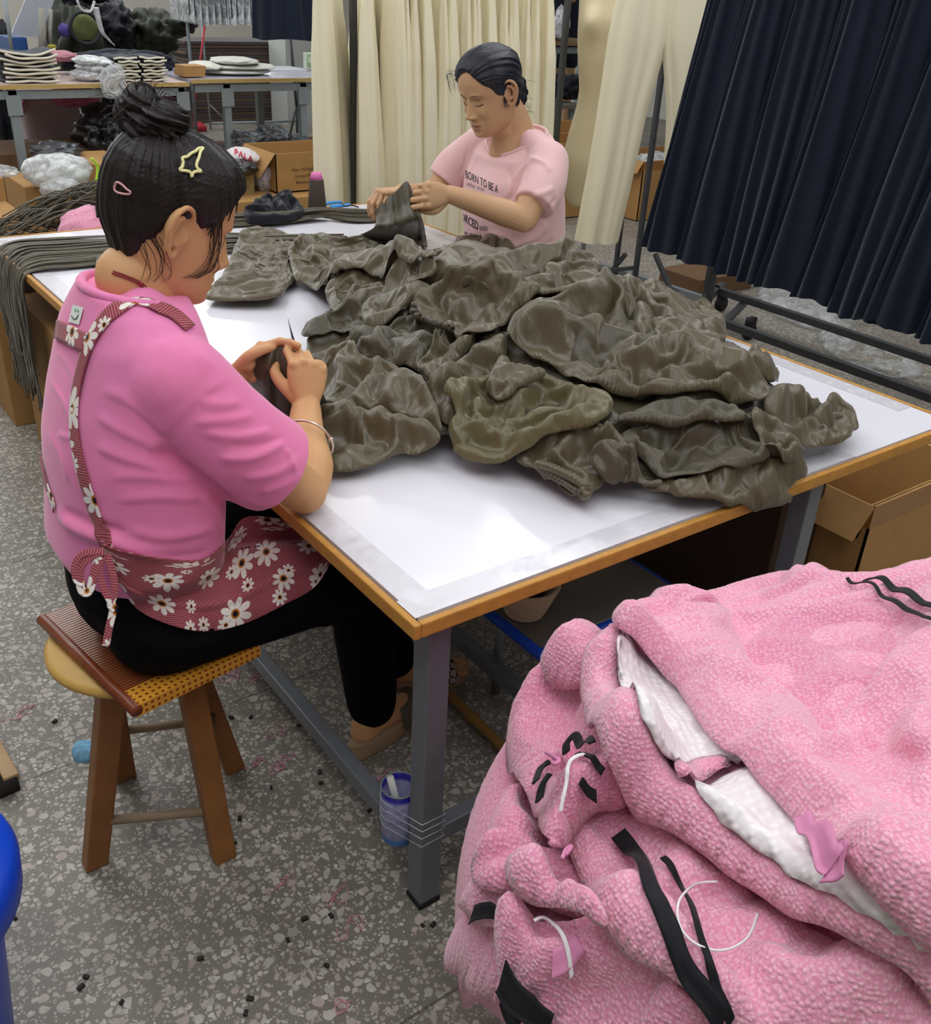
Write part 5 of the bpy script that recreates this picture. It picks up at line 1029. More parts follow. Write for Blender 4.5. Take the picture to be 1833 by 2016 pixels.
apm = daisy(); TA = bvh([tr, shirt]); ap = sheet_px('apron_skirt', [[(200, 1070), (240, 1085), (330, 1100), (400, 1100), (450, 1060), (480, 1020), (540, 1020), (610, 1035), (665, 1065)], [(205, 1095), (250, 1135), (320, 1150), (400, 1155), (470, 1130), (530, 1100), (600, 1090), (662, 1080)], [(215, 1110), (262, 1190), (320, 1225), (400, 1243), (480, 1228), (560, 1190), (620, 1155), (655, 1100)]], TA, apm, w1, .010, 90, 40, .0018, ruf=lambda v, u: .005 * math.sin(u * 38) * max(0, (v - .6) / .4) + .004 * math.sin(u * 17 + v * 3) + (.006 if .68 < v < .72 else 0))
for nm, pts, w in (('apron_strap', [(372, 648), (345, 622), (318, 610), (285, 598), (250, 600), (210, 628), (178, 680), (160, 740), (150, 800), (152, 870), (168, 940), (190, 1010), (215, 1080)], .024), ('apron_strap', [(112, 618), (92, 655), (80, 720), (77, 790), (80, 870), (92, 940), (112, 1000)], .020), ('cross_strap', [(88, 638), (130, 655), (172, 676)], .028)):
    strap3d(nm, castline(TS, pts, .001, 50 if nm != 'cross_strap' else 16), w, TS, apm, w1, .003)
g0_ = (cast(TA, 205, 1090, .012)[0] if cast(TA, 205, 1090)[0] is not None else atd(205, 1090, 1.5)); dd = (g0_ - CAM) @ fw - .02
for pts, w in (([(205, 1085), (180, 1095), (158, 1120), (160, 1160), (175, 1165), (185, 1130), (195, 1095)], .012), ([(205, 1090), (195, 1120), (205, 1160), (222, 1195), (215, 1235), (208, 1272)], .011), ([(210, 1090), (222, 1130), (226, 1165), (218, 1190), (228, 1200)], .011), ([(200, 1085), (165, 1090), (148, 1110), (150, 1140), (165, 1150)], .010)):
    strap3d('apron_tie', spline([atd(x, y, dd) for x, y in pts], 40), w, TA, apm, w1, .0, up=-fw * .8 + up * .2)
# necklace cord, bangle
redc = flat('red_cord', '8e1f33', .6, .05); P = castline(TB, [(222, 538), (250, 548), (275, 560), (295, 580), (315, 598)], .002, 30); g = G(); g.tube(P, .0013, 6); g.tube(castline(TB, [(224, 534), (252, 544), (278, 556), (300, 578), (318, 600)], .002, 30), .0009, 6); ball(g, cast(TB, 277, 558, .003)[0], .003, 8); tag(g.obj('neck_cord', redc, w1), 'dark red neck cord')
silver = flat('silver_bangle', 'd8c8bc', .25, .02, 20, .8, .5, 0); cB_ = EL * .42 + WR * .58; ax = (WR - EL) / np.linalg.norm(WR - EL); ax = ax + rt * .35 - up * .1; ax /= np.linalg.norm(ax); b1 = np.cross(ax, fw); b1 /= np.linalg.norm(b1); b2 = np.cross(ax, b1)
g = G(); g.tube([cB_ + rt * .006 + (b1 * math.cos(a) + b2 * math.sin(a)) * .044 for a in np.linspace(0, 2 * PI, 60, endpoint=False)], .0024, 8, close=True)
for a in (.4, 2.6): q = cB_ + rt * .006 + (b1 * math.cos(a) + b2 * math.sin(a)) * .044; ball(g, q, .0045, 8)
g.obj('bangle', silver, w1)
# slippers
cork = flat('slipper_sole', 'a58a6c', .8, .08, 30); strapm = flat('slipper_strap', '5f5a4c', .7, .05)
def checks():
    n = N('checked_slipper'); c = n.a('ShaderNodeTexChecker', _Scale=70); n.k(n.coord(rot=(0, 0, .6)), c.inputs['Vector']); c.inputs['Color1'].default_value = rgb('15161a'); c.inputs['Color2'].default_value = rgb('b9b4a6'); return n.fin(c.outputs[0], .7)
chk = checks()
for a in AN:
    rgt = a[0] < .25; fd = V(.95, .30, 0) if rgt else V(.9, -.2, 0); fd = fd / np.linalg.norm(fd); fr_ = V(fd[1], -fd[0], 0); heel = V(a[0], a[1], 0) - fd * .035
    A = []
    for z_, k_ in ((0, .92), (.006, 1), (.03, 1), (.036, .95)):
        ring = []
        for q in np.linspace(0, 2 * PI, 40, endpoint=False):
            l = .105 + .128 * math.cos(q); w = (.036 + .008 * math.cos(q)) * math.sin(q); ring.append(heel + fd * (l - .015) * 1.0 * (1 if k_ == 1 else .985) + fr_ * w * k_ + V(0, 0, z_ + (.012 * (1 - (l + .02) / .25) if z_ > .01 else 0)))
        A.append(ring)
    A = np.array(A); g = G(); g.grid(A, True); v, fs = g.arr(); fs += [tuple(range(40))[::-1], tuple(range(120, 160))]; g2 = G(); g2.add(v, fs); so = g2.obj('slipper_sole', cork, w1)
    B = []
    for u in np.linspace(0, 1, 12):
        arc = []
        for q in np.linspace(-.1, PI + .1, 20): arc.append(heel + fd * (.095 + .085 * u) + fr_ * math.cos(q) * (.043 - .004 * u) + V(0, 0, .03 + math.sin(q) * (.052 - .02 * u)))
        B.append(arc)
    g = G(); g.grid(np.array(B)); o = g.obj('slipper_upper', chk if not rgt else strapm, w1); apply_mods(o, [('SOLIDIFY', dict(thickness=.003))])
# thread snips in the right hand
tipP = atd(567, 628, (tips1[0] - CAM) @ fw); baseP = atd(580, 684, (tips1[0] - CAM) @ fw - .006)
g = G(); g.tube([baseP, baseP * .75 + tipP * .25, tipP], [.0022, .0016, .0005], 8); g.tube([baseP + rt * .003, tipP + rt * .001 - up * .004], [.0016, .0004], 6); g.tube([baseP - (tipP - baseP) * .35, baseP], .0028, 8)
sn = solo(g, 'thread_snips', flat('dark_steel', '3a3c44', .3, .05, 30, .8, .5, 0), 'slim dark pointed thread snips standing up from the right hand of the seated woman', 'scissors')
# ------------------------------------------------------------------ the woman in pale pink across the table
Y2 = 1.72
w2 = thing('person', 'woman in a pale pink T-shirt with black lettering behind the table, working on brown cloth', 'person', (1.52, Y2, 0))
skinB = skin('light_skin', 'cfa680', 'c39a73', 'b98468'); hairB = hairmat('dark_hair', '15161c', '2c2f3a')
H2 = rot('Z', 180 + 4) @ rot('Y', 20) @ rot('X', 2); S2 = 1.07
top2 = ony(950, 98, Y2); C2 = top2 - H2 @ V(-.005, 0, .117) * S2
g = G(); head_geo(g, C2, H2, S2, 1.3, 1.07); ear_geo(g, C2 + H2 @ V(-.004, .0735, -.004) * S2, H2, 1, S2 * 1.1); ear_geo(g, C2 + H2 @ V(-.004, -.0735, -.004) * S2, H2, -1, S2)
NB = V(1.495, Y2, 1.055)
limb(g, [(1.505, Y2, .97), NB, C2 + H2 @ V(-.03, 0, -.04) * S2], [.085, .068, .058], 28); limb(g, [NB + V(-.02, 0, 0), C2 + H2 @ V(-.0, 0, -.06) * S2], [.058, .048], 24)
limb(g, [(1.54, Y2, .50), (1.545, Y2, .7), (1.53, Y2, .88), (1.51, Y2, .98)], [.10, .085, .09, .06], 24); limb(g, [(1.52, Y2 - .13, .975), (1.51, Y2, .985), (1.52, Y2 + .13, .975)], [.045, .055, .045], 20)
SHn = V(1.515, Y2 - .18, .985); SHf = V(1.50, Y2 + .18, .985)
ELn = ony(1032, 432, Y2 - .25); WRn = ony(884, 382, Y2 - .13); ELf = V(1.36, Y2 + .27, .80); WRf = ony(792, 378, Y2 + .06)
limb(g, [SHn, (SHn + ELn) / 2, ELn], [.052, .05, .041]); limb(g, [ELn, ELn * .72 + WRn * .28, ELn * .35 + WRn * .65, WRn], [.040, .042, .034, .027])
limb(g, [SHf, (SHf + ELf) / 2, ELf], [.052, .048, .04]); limb(g, [ELf, ELf * .6 + WRf * .4, WRf], [.04, .038, .026])
hn = ony(812, 386, Y2 - .12) - WRn
L3, tips3 = hand_geo(g, WRn, hn, fw * .85 + up * .25 - rt * .05, -1, [(35, 60, 35), (60, 75, 40), (66, 80, 45), (70, 80, 45)], [(.045, .044, .012), (.070, .044, .026), (.092, .034, .032)], 1.03, .6, .026)
hf = ony(738, 380, Y2 + .06) - WRf
L4, tips4 = hand_geo(g, WRf, hf, -up * .9 + fw * .1 - rt * .3, 1, [(45, 35, 20), (52, 35, 20), (58, 38, 20), (60, 40, 20)], [(.045, .044, .015), (.066, .042, .032), (.082, .032, .045)], .98, .7, .025)
for sg in (-1, 1): limb(g, [(1.55, Y2 + sg * .1, .46), (1.22, Y2 + sg * .11, .46)], [.08, .055]); limb(g, [(1.22, Y2 + sg * .11, .46), (1.25, Y2 + sg * .1, .08)], [.052, .035]); limb(g, [(1.27, Y2 + sg * .1, .045), (1.12, Y2 + sg * .1, .03)], [.035, .026])
body2 = fuse(g, 'body', skinB, w2, .0023, 1)
# lips and brows take their own tint on the face
lip = skin('lip_tint', 'b4806a', 'a8745f', '9f6555'); brow = flat('brow_tint', '47372f', .6, .05)
v = (wverts(body2) - C2) @ H2 / S2; me = body2.data; me.materials.append(lip); cen_ = np.array([v[list(p.vertices)].mean(0) for p in me.polygons]); mi = np.zeros(len(cen_), np.int32)
m_ = (cen_[:, 0] > .078) & ((cen_[:, 1] / .0215) ** 2 + ((cen_[:, 2] + .0715) / .0088) ** 2 < 1); mi[m_] = 1; me.polygons.foreach_set('material_index', mi)
TB2 = bvh([body2])
def onface(pts, off=.0008, n=14):
    out = []
    for y, z in pts:
        o_ = C2 + H2 @ (V(.16, y, z) * S2); d_ = H2 @ V(-1, 0, 0); h = TB2.ray_cast(Vector(o_), Vector(d_)); out.append(np.array(h[0]) - d_ * off if h[0] is not None else o_ + d_ * .08)
    return spline(out, n)
lash = flat('lash_line', '1d1715', .6, .02)
for sg, nm in ((1, 'left'), (-1, 'right')):
    g = G(); g.tube(onface([(sg * .018, -.0085), (sg * .026, -.0105), (sg * .034, -.0105), (sg * .045, -.0065)]), [.0005] + [.0013] * 12 + [.0005], 6); g.obj('lash_line', lash, w2)
    g = G(); g.tube(onface([(sg * .014, .0175), (sg * .026, .0215), (sg * .036, .0215), (sg * .048, .0155)], -.0004), np.interp(np.linspace(0, 1, 14), [0, .3, 1], [.0016, .0022, .0006]), 6, ell=.6); g.obj('eyebrow', brow, w2)
    g = G(); ball(g, onface([(sg * .0055, -.0475), (sg * .0056, -.0476)], -.0006, 2)[0], .0024, 8); g.obj('nostril', lash, w2)
def hl2(t):
    a = abs(math.degrees(t)); return np.interp(a, [0, 14, 30, 48, 62, 74, 84, 94, 108, 125, 150, 180], [.083, .078, .064, .044, .026, .0, -.006, .014, -.02, -.062, -.082, -.088])
hair_cap('hair', C2, H2, hairB, w2, V(-.085, 0, -.035), hl2, S2, .012, 8, 40, .0022, lift=lambda P, pol: .008 * np.exp(-((P[:, 2] - .08) / .04) ** 2) * np.clip((.085 - P[:, 0]) / .06, 0, 1))
hb2 = [c for c in w2.children if c.name.startswith('hair')][-1]
hairball('hair_knot', C2 + H2 @ V(-.088, 0, -.045) * S2, V(.034, .045, .055), hb2, 14, .3)
hb2.children[0].data.materials[0] = hairB
W = []; rr = random.Random(9)
for k in range(14): q = C2 + H2 @ (V(.092 + rr.uniform(-.008, .004), rr.uniform(-.04, .0), .084 + rr.uniform(-.004, .008)) * S2); W.append([q, q + H2 @ V(.022, rr.uniform(-.01, .01), .002), q + H2 @ V(.026 + rr.uniform(-.01, .01), rr.uniform(-.014, .012), -.03 + rr.uniform(-.02, .01)), q + H2 @ V(.024, rr.uniform(-.01, .01), -.04 + rr.uniform(-.02, .015))])
for k in range(40): q = C2 + H2 @ (V(-.09 + rr.uniform(-.01, .03), rr.uniform(-.03, .06), -.07 + rr.uniform(-.02, .08)) * S2); W.append([q, q + H2 @ V(-.015, .004, -.008), q + H2 @ V(-.022 + rr.gauss(0, .008), rr.gauss(.004, .01), -.02)])
for k in range(14): q = C2 + H2 @ (V(.012 + rr.uniform(-.006, .006), .076, -.004) * S2); W.append([q, q + H2 @ V(.004, .003, -.018), q + H2 @ V(rr.uniform(-.002, .008), .0, -.034)])
wisps('loose_strands', W, hb2, hairB)
paleP = shirtmat('pale_pink_cotton', 'ecbfc1', 'f2cbcb', 'e7b9bd')
g = G()
torso(g, [(.50, 1.555, .118, .19, 0), (.60, 1.555, .12, .19, 0), (.70, 1.535, .152, .188, 0), (.82, 1.52, .154, .185, .02), (.90, 1.515, .14, .182, .05), (.955, 1.52, .115, .182, .12), (.99, 1.515, .10, .172, .2), (1.02, 1.515, .09, .150, .25), (1.035, 1.515, .084, .122, .28)], y0=Y2, dip=.035, z0=.985)
sleeve(g, SHn + V(0, .012, -.010), SHn * .55 + ELn * .45 + V(.01, -.01, 0), SHn * .22 + ELn * .78 + V(.008, -.008, .004), .070, .072, .066)
sleeve(g, SHf + V(0, -.012, -.010), SHf * .55 + ELf * .45 + V(0, .01, 0), SHf * .3 + ELf * .7, .070, .070, .064)
limb(g, [SHn + V(0, .03, .005), V(1.515, Y2 - .08, 1.02), V(1.51, Y2 - .05, 1.02)], [.058, .045, .03]); limb(g, [SHf + V(0, -.03, .005), V(1.515, Y2 + .08, 1.02), V(1.51, Y2 + .05, 1.02)], [.058, .045, .03])
shirt2 = fuse(g, 'tshirt', paleP, w2, .004, 8)
TS2 = bvh([shirt2])
wrinkle(shirt2, TS2, [([(945, 300), (930, 330), (918, 360)], .005, .008), ([(920, 290), (915, 320), (905, 345)], -.004, .006), ([(1000, 330), (1010, 380), (990, 400)], -.006, .010), ([(1060, 310), (1030, 330), (1010, 360)], .005, .010), ([(1040, 310), (1070, 320), (1085, 340)], .005, .008), ([(1090, 370), (1070, 380), (1050, 385)], .006, .010), ([(1095, 390), (1080, 410), (1060, 430)], -.005, .008), ([(1080, 440), (1050, 470), (1000, 490)], .006, .014), ([(1090, 470), (1070, 490), (1040, 505)], -.005, .01), ([(960, 460), (1000, 470), (1020, 490)], .005, .014), ([(1005, 350), (1002, 390), (1000, 410)], .005, .010)])
TS2 = bvh([shirt2])
nb = [V(1.515 + .082 * math.cos(a), Y2 + .122 * math.sin(a), 1.036 + .024 * math.cos(a) - .034 * max(0, -math.cos(a)) ** 2) for a in np.linspace(0, 2 * PI, 64, endpoint=False)]
g = G(); g.tube(nb, .0065, 10, close=True); g.obj('neckband', paleP, shirt2)
inkB = flat('shirt_ink', '33303a', .7, .03)
def text_on(txt, p0, p1, h, T, mat, parent, name='printed_words', off=.0012, shear=0.0, fit=True, thin=0.0):
    cu = bpy.data.curves.new('t', 'FONT'); cu.body = txt; cu.size = 1; cu.shear = shear; cu.offset = thin; cu.resolution_u = 3; o = bpy.data.objects.new('t', cu); COL.objects.link(o)
    dg = bpy.context.evaluated_depsgraph_get(); dg.update(); me = bpy.data.meshes.new_from_object(o.evaluated_get(dg)); bpy.data.objects.remove(o)
    bm = bmesh.new(); bm.from_mesh(me); bmesh.ops.triangulate(bm, faces=bm.faces[:]); bmesh.ops.subdivide_edges(bm, edges=[e for e in bm.edges if e.calc_length() > .2], cuts=2, use_grid_fill=False); vs = np.array([v.co[:] for v in bm.verts]); bm.verts.index_update(); fs = [tuple(v.index for v in f.verts) for f in bm.faces]; bm.free()
    x0, x1 = vs[:, 0].min(), vs[:, 0].max(); p0 = np.array(p0, float); p1 = np.array(p1, float); d = (p1 - p0) / (x1 - x0); n_ = V(d[1], -d[0]); n_ /= np.linalg.norm(n_)
    out = []
    for a in vs:
        q = p0 + d * (a[0] - x0) + V(0, -1) * (a[1] / .7 * h); r, _ = cast(T, q[0], q[1], off); out.append(r)
    fs = [f for f in fs if all(out[i] is not None for i in f)]; out = [V(0, 0, 1) if r is None else r for r in out]; us = sorted({i for f in fs for i in f}); mp = {i: k for k, i in enumerate(us)}; out = [out[i] for i in us]; fs = [tuple(mp[i] for i in f) for f in fs]
    g = G(); g.add(out, fs); return g.obj(name, mat, parent, False)
text_on('BORN TO BE A', (917, 350), (981, 381), 15, TS2, inkB, shirt2, thin=.01); text_on('play not', (919, 364), (954, 377), 8, TS2, flat('faded_ink', '8f7f88', .7, .03), shirt2, shear=.4)
text_on('FORCED', (903, 430), (942, 453), 16, TS2, inkB, shirt2, thin=.015); text_on('to work', (911, 460), (951, 470), 8, TS2, inkB, shirt2, thin=.01)
g = G()
for k in range(3): g.tube(castline(TS2, [(944, 446 + k * 3), (960, 446 + k * 3.5)], .001, 8), .0006, 5)
g.obj('printed_rules', inkB, shirt2)
g = G()
for sg in (-1, 1): limb(g, [(1.56, Y2 + sg * .09, .47), (1.22, Y2 + sg * .11, .465)], [.098, .070]); limb(g, [(1.22, Y2 + sg * .11, .465), (1.25, Y2 + sg * .1, .12)], [.068, .055])
ball(g, (1.56, Y2, .50), (.115, .17, .09)); fuse(g, 'trousers', black, w2, .007, 4)
g = G(); g.box((1.56, Y2, .375), (.34, .34, .035), bev=.01); q = thing('plain_stool', 'low wooden stool hidden under the woman in pale pink', 'stool', (1.56, Y2, 0)); g.obj('seat', oak, q)
for sx in (-1, 1):
    for sy in (-1, 1): g = G(); g.bar((1.56 + sx * .16, Y2 + sy * .16, 0), (1.56 + sx * .12, Y2 + sy * .12, .36), .035); g.obj('leg', oak, q)
# ------------------------------------------------------------------ racks and hanging clothes
ironc = flat('dark_rack_steel', '4a4c50', .5, .12, 30, .4, .5, .15); galv = flat('galvanised_steel', '8d9296', .45, .08, 30, .4, .5, .1)
cream_cloth = weave('cream_cloth', 'f8f0d2', .8, 600, .15, .2, .03, 3); navy = weave('navy_wool', '1f2635', .9, 900, .3, .15, .1, 4); navy.node_tree.nodes['Principled BSDF'].inputs['Sheen Weight'].default_value = .35
def wheel(g, c, r=.03, w=.02): g.lathe((c[0], c[1], c[2]), [(r * .55, -w / 2), (r, -w * .4), (r, w * .4), (r * .55, w / 2)], 18, [[1, 0, 0], [0, 0, 1], [0, -1, 0]])
# left rack carrying the row of cream trousers
RY, RZ = 2.78, 1.50
rk = thing('clothes_rack', 'dark steel clothes rack carrying the row of cream trousers behind the table', 'rack', (1.9, RY, 0))
pL = ony(692, 200, RY)[0]
for nm, a, b, w in (('upright', (pL, RY - .02, .06), (pL, RY - .02, 1.62), .024), ('upright', (2.62, RY, .06), (2.62, RY, 1.62), .024), ('top_rail', (1.2, RY, RZ + .1), (2.62, RY, RZ + .1), .022), ('base_rail', (pL, RY, .08), (2.62, RY, .08), .03), ('foot', (pL, RY - .28, .06), (pL, RY + .28, .06), .03), ('foot', (2.62, RY - .28, .06), (2.62, RY + .28, .06), .03)):
    g = G(); g.bar(a, b, w, bev=.002); g.obj(nm, ironc, rk, False)
for x in (pL, 2.62):
    for y in (RY - .27, RY + .27): g = G(); wheel(g, (x, y, .03)); g.obj('castor', flat('castor_black', '17181b', .6), rk)
def trousers_mesh(w=.36, L=1.02, seed=1, legs=.42, flare=1.0, gath=1, open_=.5, gap=0.0):
    """hanging wide trousers in the local x-z plane (top at z=0), closed tubes"""
    r = random.Random(seed); nz_, nt = 44, 56; A = G()
    crotch = .30
    ph = [r.uniform(0, 6) for _ in range(6)]
    def ring(cx, hw, hd, z, k, amp):
        th = np.linspace(0, 2 * PI, nt, endpoint=False); t = -z / L
        fold = amp * (np.sin(th * 5 + ph[0] + t * 1.2) + .6 * np.sin(th * 9 + ph[1] - t * 2) + .4 * np.sin(th * 14 + ph[2]))
        return np.stack([cx + (hw + fold * .5) * np.cos(th) + .006 * math.sin(t * 5 + ph[3]), (hd + fold) * np.sin(th) + .008 * math.sin(t * 4 + ph[4]), np.full(nt, z) + .0 * th], 1)
    for s_ in (-1, 1):
        rows = []
        for z in np.linspace(0, -L, 46):
            t = -z / L; h = min(1, -z / crotch); g_ = max(0, (-z - crotch) / (L - crotch))
            xo = w * (.42 + .10 * h + .05 * g_ * flare + open_ * .04 * g_); xi = w * (-.03 if g_ == 0 else -.03 + .07 * min(1, g_ * 3) + .03 * open_ * g_ - .02 * g_ * flare + gap * g_)
            q = ring(s_ * (xo + xi) / 2, (xo - xi) / 2, .014 + .022 * h + .022 * g_, z, s_, .0065 + .006 * g_)
            if gath: q[:, 2] += -.06 * (1 - h) ** 2 * (1 - (q[:, 0] / (w * .45)) ** 2).clip(0, 1); q[:, 1] += .004 * np.sin(q[:, 0] * 170 + seed) * (1 - h)
            rows.append(q)
        A.grid(np.array(rows), True)
    return A.arr()
hang_m = flat('hanger_plastic', '1b2033', .4, .05)
def hanger(w=.30):
    g = G(); g.tube(spline([(-w / 2, 0, .015), (-w / 4, 0, .03), (0, 0, .04), (w / 4, 0, .03), (w / 2, 0, .015)], 24), .005, 8); g.tube(spline([(0, 0, .04), (0, 0, .07), (.012, 0, .085), (.012, 0, .10), (-.006, 0, .112), (-.018, 0, .10)], 24), .0018, 6)
    for s_ in (-1, 1): g.box((s_ * w * .42, 0, -.002), (.02, .014, .035), bev=.003)
    return g.arr()
def dup(root, loc=None, rz=None, label=None, group=None):
    r = root.copy(); COL.objects.link(r)
    if loc is not None: r.location = loc
    if rz is not None: r.rotation_euler.z = rz
    if label: r['label'] = label
    for c in root.children:
        k = c.copy(); COL.objects.link(k); k.parent = r
        for d in c.children: q = d.copy(); COL.objects.link(q); q.parent = k
    return r
def hung(name, label, cat, group, vs, fs, mat, hw=.3, part='cloth', seam=None):
    t = thing(name, label, cat, (0, 0, 0), group); o = mk(part, vs, fs, mat, t); hv, hf = hanger(hw); mk('hanger', hv, hf, hang_m, t); return t
def place(t, loc, rz): t.location = loc; t.rotation_euler.z = rz; return t
GR = 'cream trousers hanging in a row'
N_T = 22; protos = []
for k in range(4):
    v, f = trousers_mesh(.40, 1.10, 20 + k, open_=.4); protos.append(place(hung('cream_trousers', 'cream trousers hanging edge-on in the row behind the woman in pale pink', 'trousers', GR, v, f, cream_cloth, .30, 'trousers_cloth'), (0, 0, 0), 0))
x0 = ony(640, 10, RY)[0]; x1 = ony(1040, 10, RY)[0]
for i in range(N_T):
    u = i / (N_T - 1); x = x0 + .02 + (x1 - x0 - .03) * (0 if i == 0 else .19 + .81 * (i - 1) / (N_T - 2)); rz = PI / 2 - (.75 if i == 0 else .62 if i == 1 else .08 + .12 * math.sin(i * 2.3))
    src = protos[i % 4]; t = src if i < 4 else dup(src)
    if i >= 4: t['label'] = 'cream trousers hanging edge-on in the row behind the woman in pale pink'; t['group'] = GR
    place(t, (x, RY, RZ), rz)
    if i == 0: t['label'] = 'leftmost cream trousers of the row, left of the dark rack pole'; del t['group']
    if i == 1: t['label'] = 'cream trousers just right of the dark rack pole, seen nearly from the front'; del t['group']
# right rack: long base rails, navy skirts and wide cream trousers
RX = 3.02
rk2 = thing('clothes_rack', 'long dark steel clothes rack on castors carrying the navy skirts', 'rack', (RX, 1.6, 0))
Pb = [onz(1428, 565, .13), onz(1833, 724, .13), onz(1425, 628, .13), onz(1833, 792, .13)]
xa, xb = (Pb[0][0] + Pb[1][0]) / 2, (Pb[2][0] + Pb[3][0]) / 2
bars = [('base_rail', V(xa, 2.33, .13), V(xa, .3, .13), .034), ('base_rail', V(xb, 2.0, .13), V(xb, -.1, .13), .034), ('cross_bar', V(xa + .1, 2.33, .13), V(xb - .05, 2.05, .13), .034), ('cross_bar', V(xa + .1, 2.16, .09), V(xb + .05, 1.93, .09), .03),
    ('upright', V(3.22, 2.22, .13), V(3.22, 2.22, 1.75), .026), ('upright', V(3.05, 2.06, .13), V(3.05, 2.06, 1.75), .026), ('brace', V(3.42, 2.36, .10), V(3.22, 2.22, .5), .022), ('top_rail', V(RX + .05, 3.2, 1.62), V(RX - .05, -.1, 1.62), .026), ('upright', V(3.0, .0, .13), V(3.0, .0, 1.75), .026)]
for nm, a, b, w in bars: g = G(); g.bar(a, b, w, bev=.003); g.obj(nm, ironc, rk2, False)
for c in (onz(1472, 668, .0), V(xa, .35, 0), V(xb, 0, 0), V(xa + .08, 2.3, 0)): g = G(); wheel(g, (c[0], c[1], .04), .04, .03); g.box((c[0], c[1], .085), (.05, .03, .05)); g.obj('castor', flat('castor_black', '17181b', .6), rk2)
rk3 = thing('clothes_rack', 'dark steel rack post with slanted feet behind the wide cream trousers', 'rack', (3.4, 2.9, 0))
pR0 = onz(1250, 546, .1); pR1 = V(pR0[0], pR0[1], 1.8)
for nm, a, b, w in (('upright', pR0, pR1, .024), ('foot', onz(1172, 520, .08), onz(1395, 592, .05), .035), ('brace', onz(1232, 500, .2), onz(1195, 545, .05), .022), ('brace', onz(1290, 500, .22), onz(1325, 582, .04), .022), ('upright', onz(1210, 545, .06), onz(1210, 545, .06) + V(0, 0, 1.5), .022), ('cross_bar', onz(1170, 535, .08), onz(1245, 528, .16), .022)):
    g = G(); g.bar(a, b, w, bev=.002); g.obj(nm, ironc if 'foot' != nm else galv, rk3, False)
def skirt_mesh(seed=1, w=.52, L=1.12, pleats=15, depth=.05):
    r = random.Random(seed); nt = pleats * 12; th = np.linspace(0, 2 * PI, nt, endpoint=False); rows = []; phs = np.cumsum([r.uniform(.7, 1.3) for _ in range(pleats)]); phs = phs / phs[-1]
    u = th / (2 * PI); k = np.interp(u, np.r_[0, phs], np.arange(pleats + 1)); ampk = np.interp(k, np.arange(pleats + 1), [r.uniform(.6, 1.25) for _ in range(pleats + 1)])
    saw = k % 1; sh = np.where(saw < .8, saw / .8, (1 - saw) / .2); sh = .5 - .5 * np.cos(sh * PI)
    for z in np.linspace(0, -L, 40):
        t = -z / L; hw = w * (.29 + .24 * t); hd = .03 + depth * t; am = (.007 + .013 * t) * ampk
        x = np.cos(th) * (hw + am * (sh - .5) * 1.0); y = np.sin(th) * hd + np.sign(np.sin(th)) * am * (sh - .5) * 1.4 * np.abs(np.sin(th)) ** .3; x = x + .018 * np.sin(k * 1.7 + t * 3) * t
        rows.append(np.stack([x + .01 * math.sin(t * 3 + seed), y, np.full(nt, z) + (.006 * np.sin(k * 2.1 + seed) * t)], 1))
    A = G(); A.grid(np.array(rows), True); return A.arr()
GN = 'navy pleated skirts on the right rack'
labs = ['navy pleated skirt half hidden behind the wide cream trousers', 'navy pleated skirt nearest the wide cream trousers, its hem highest in the picture', 'second navy pleated skirt from the wide cream trousers', 'third navy pleated skirt from the wide cream trousers', 'fourth navy pleated skirt from the wide cream trousers', 'fifth navy pleated skirt from the wide cream trousers', 'sixth navy pleated skirt from the wide cream trousers', 'navy pleated skirt cut by the right edge of the picture']
pr = []
for k in range(8):
    v, f = skirt_mesh(40 + k, .60, 1.22, 21 + k % 3); o = hung('navy_skirt', labs[k], 'skirt', GN, v, f, navy, .34, 'skirt_cloth'); apply_mods(o.children[0], [('SOLIDIFY', dict(thickness=.002))]); o.children[0].data.polygons.foreach_set('use_smooth', np.ones(len(o.children[0].data.polygons), bool)); pr.append(o)
xs = 2.55
for k, o in enumerate(pr):
    px = [1420, 1495, 1575, 1660, 1745, 1835, 1925, 2030][k]; py = 508 + (px - 1420) * .318 + (6 if k % 3 == 2 else 0)
    q = onx(px, py, xs); place(o, (xs + .0, q[1], q[2] + 1.22), -PI / 2 + .50 + .05 * math.sin(k * 3))
# wide cream trousers near the rack post
v, f = trousers_mesh(.46, 1.14, 77, open_=1.2, flare=1.2, gath=0, gap=.16)
ct = hung('cream_trousers', 'wide cream trousers hanging in front of the rack post, between mannequin and navy skirts', 'trousers', None, v, f, cream_cloth, .4, 'trousers_cloth')
q = ony(1258, 478, 2.22); place(ct, (q[0], 2.22, q[2] + 1.14), -.62)
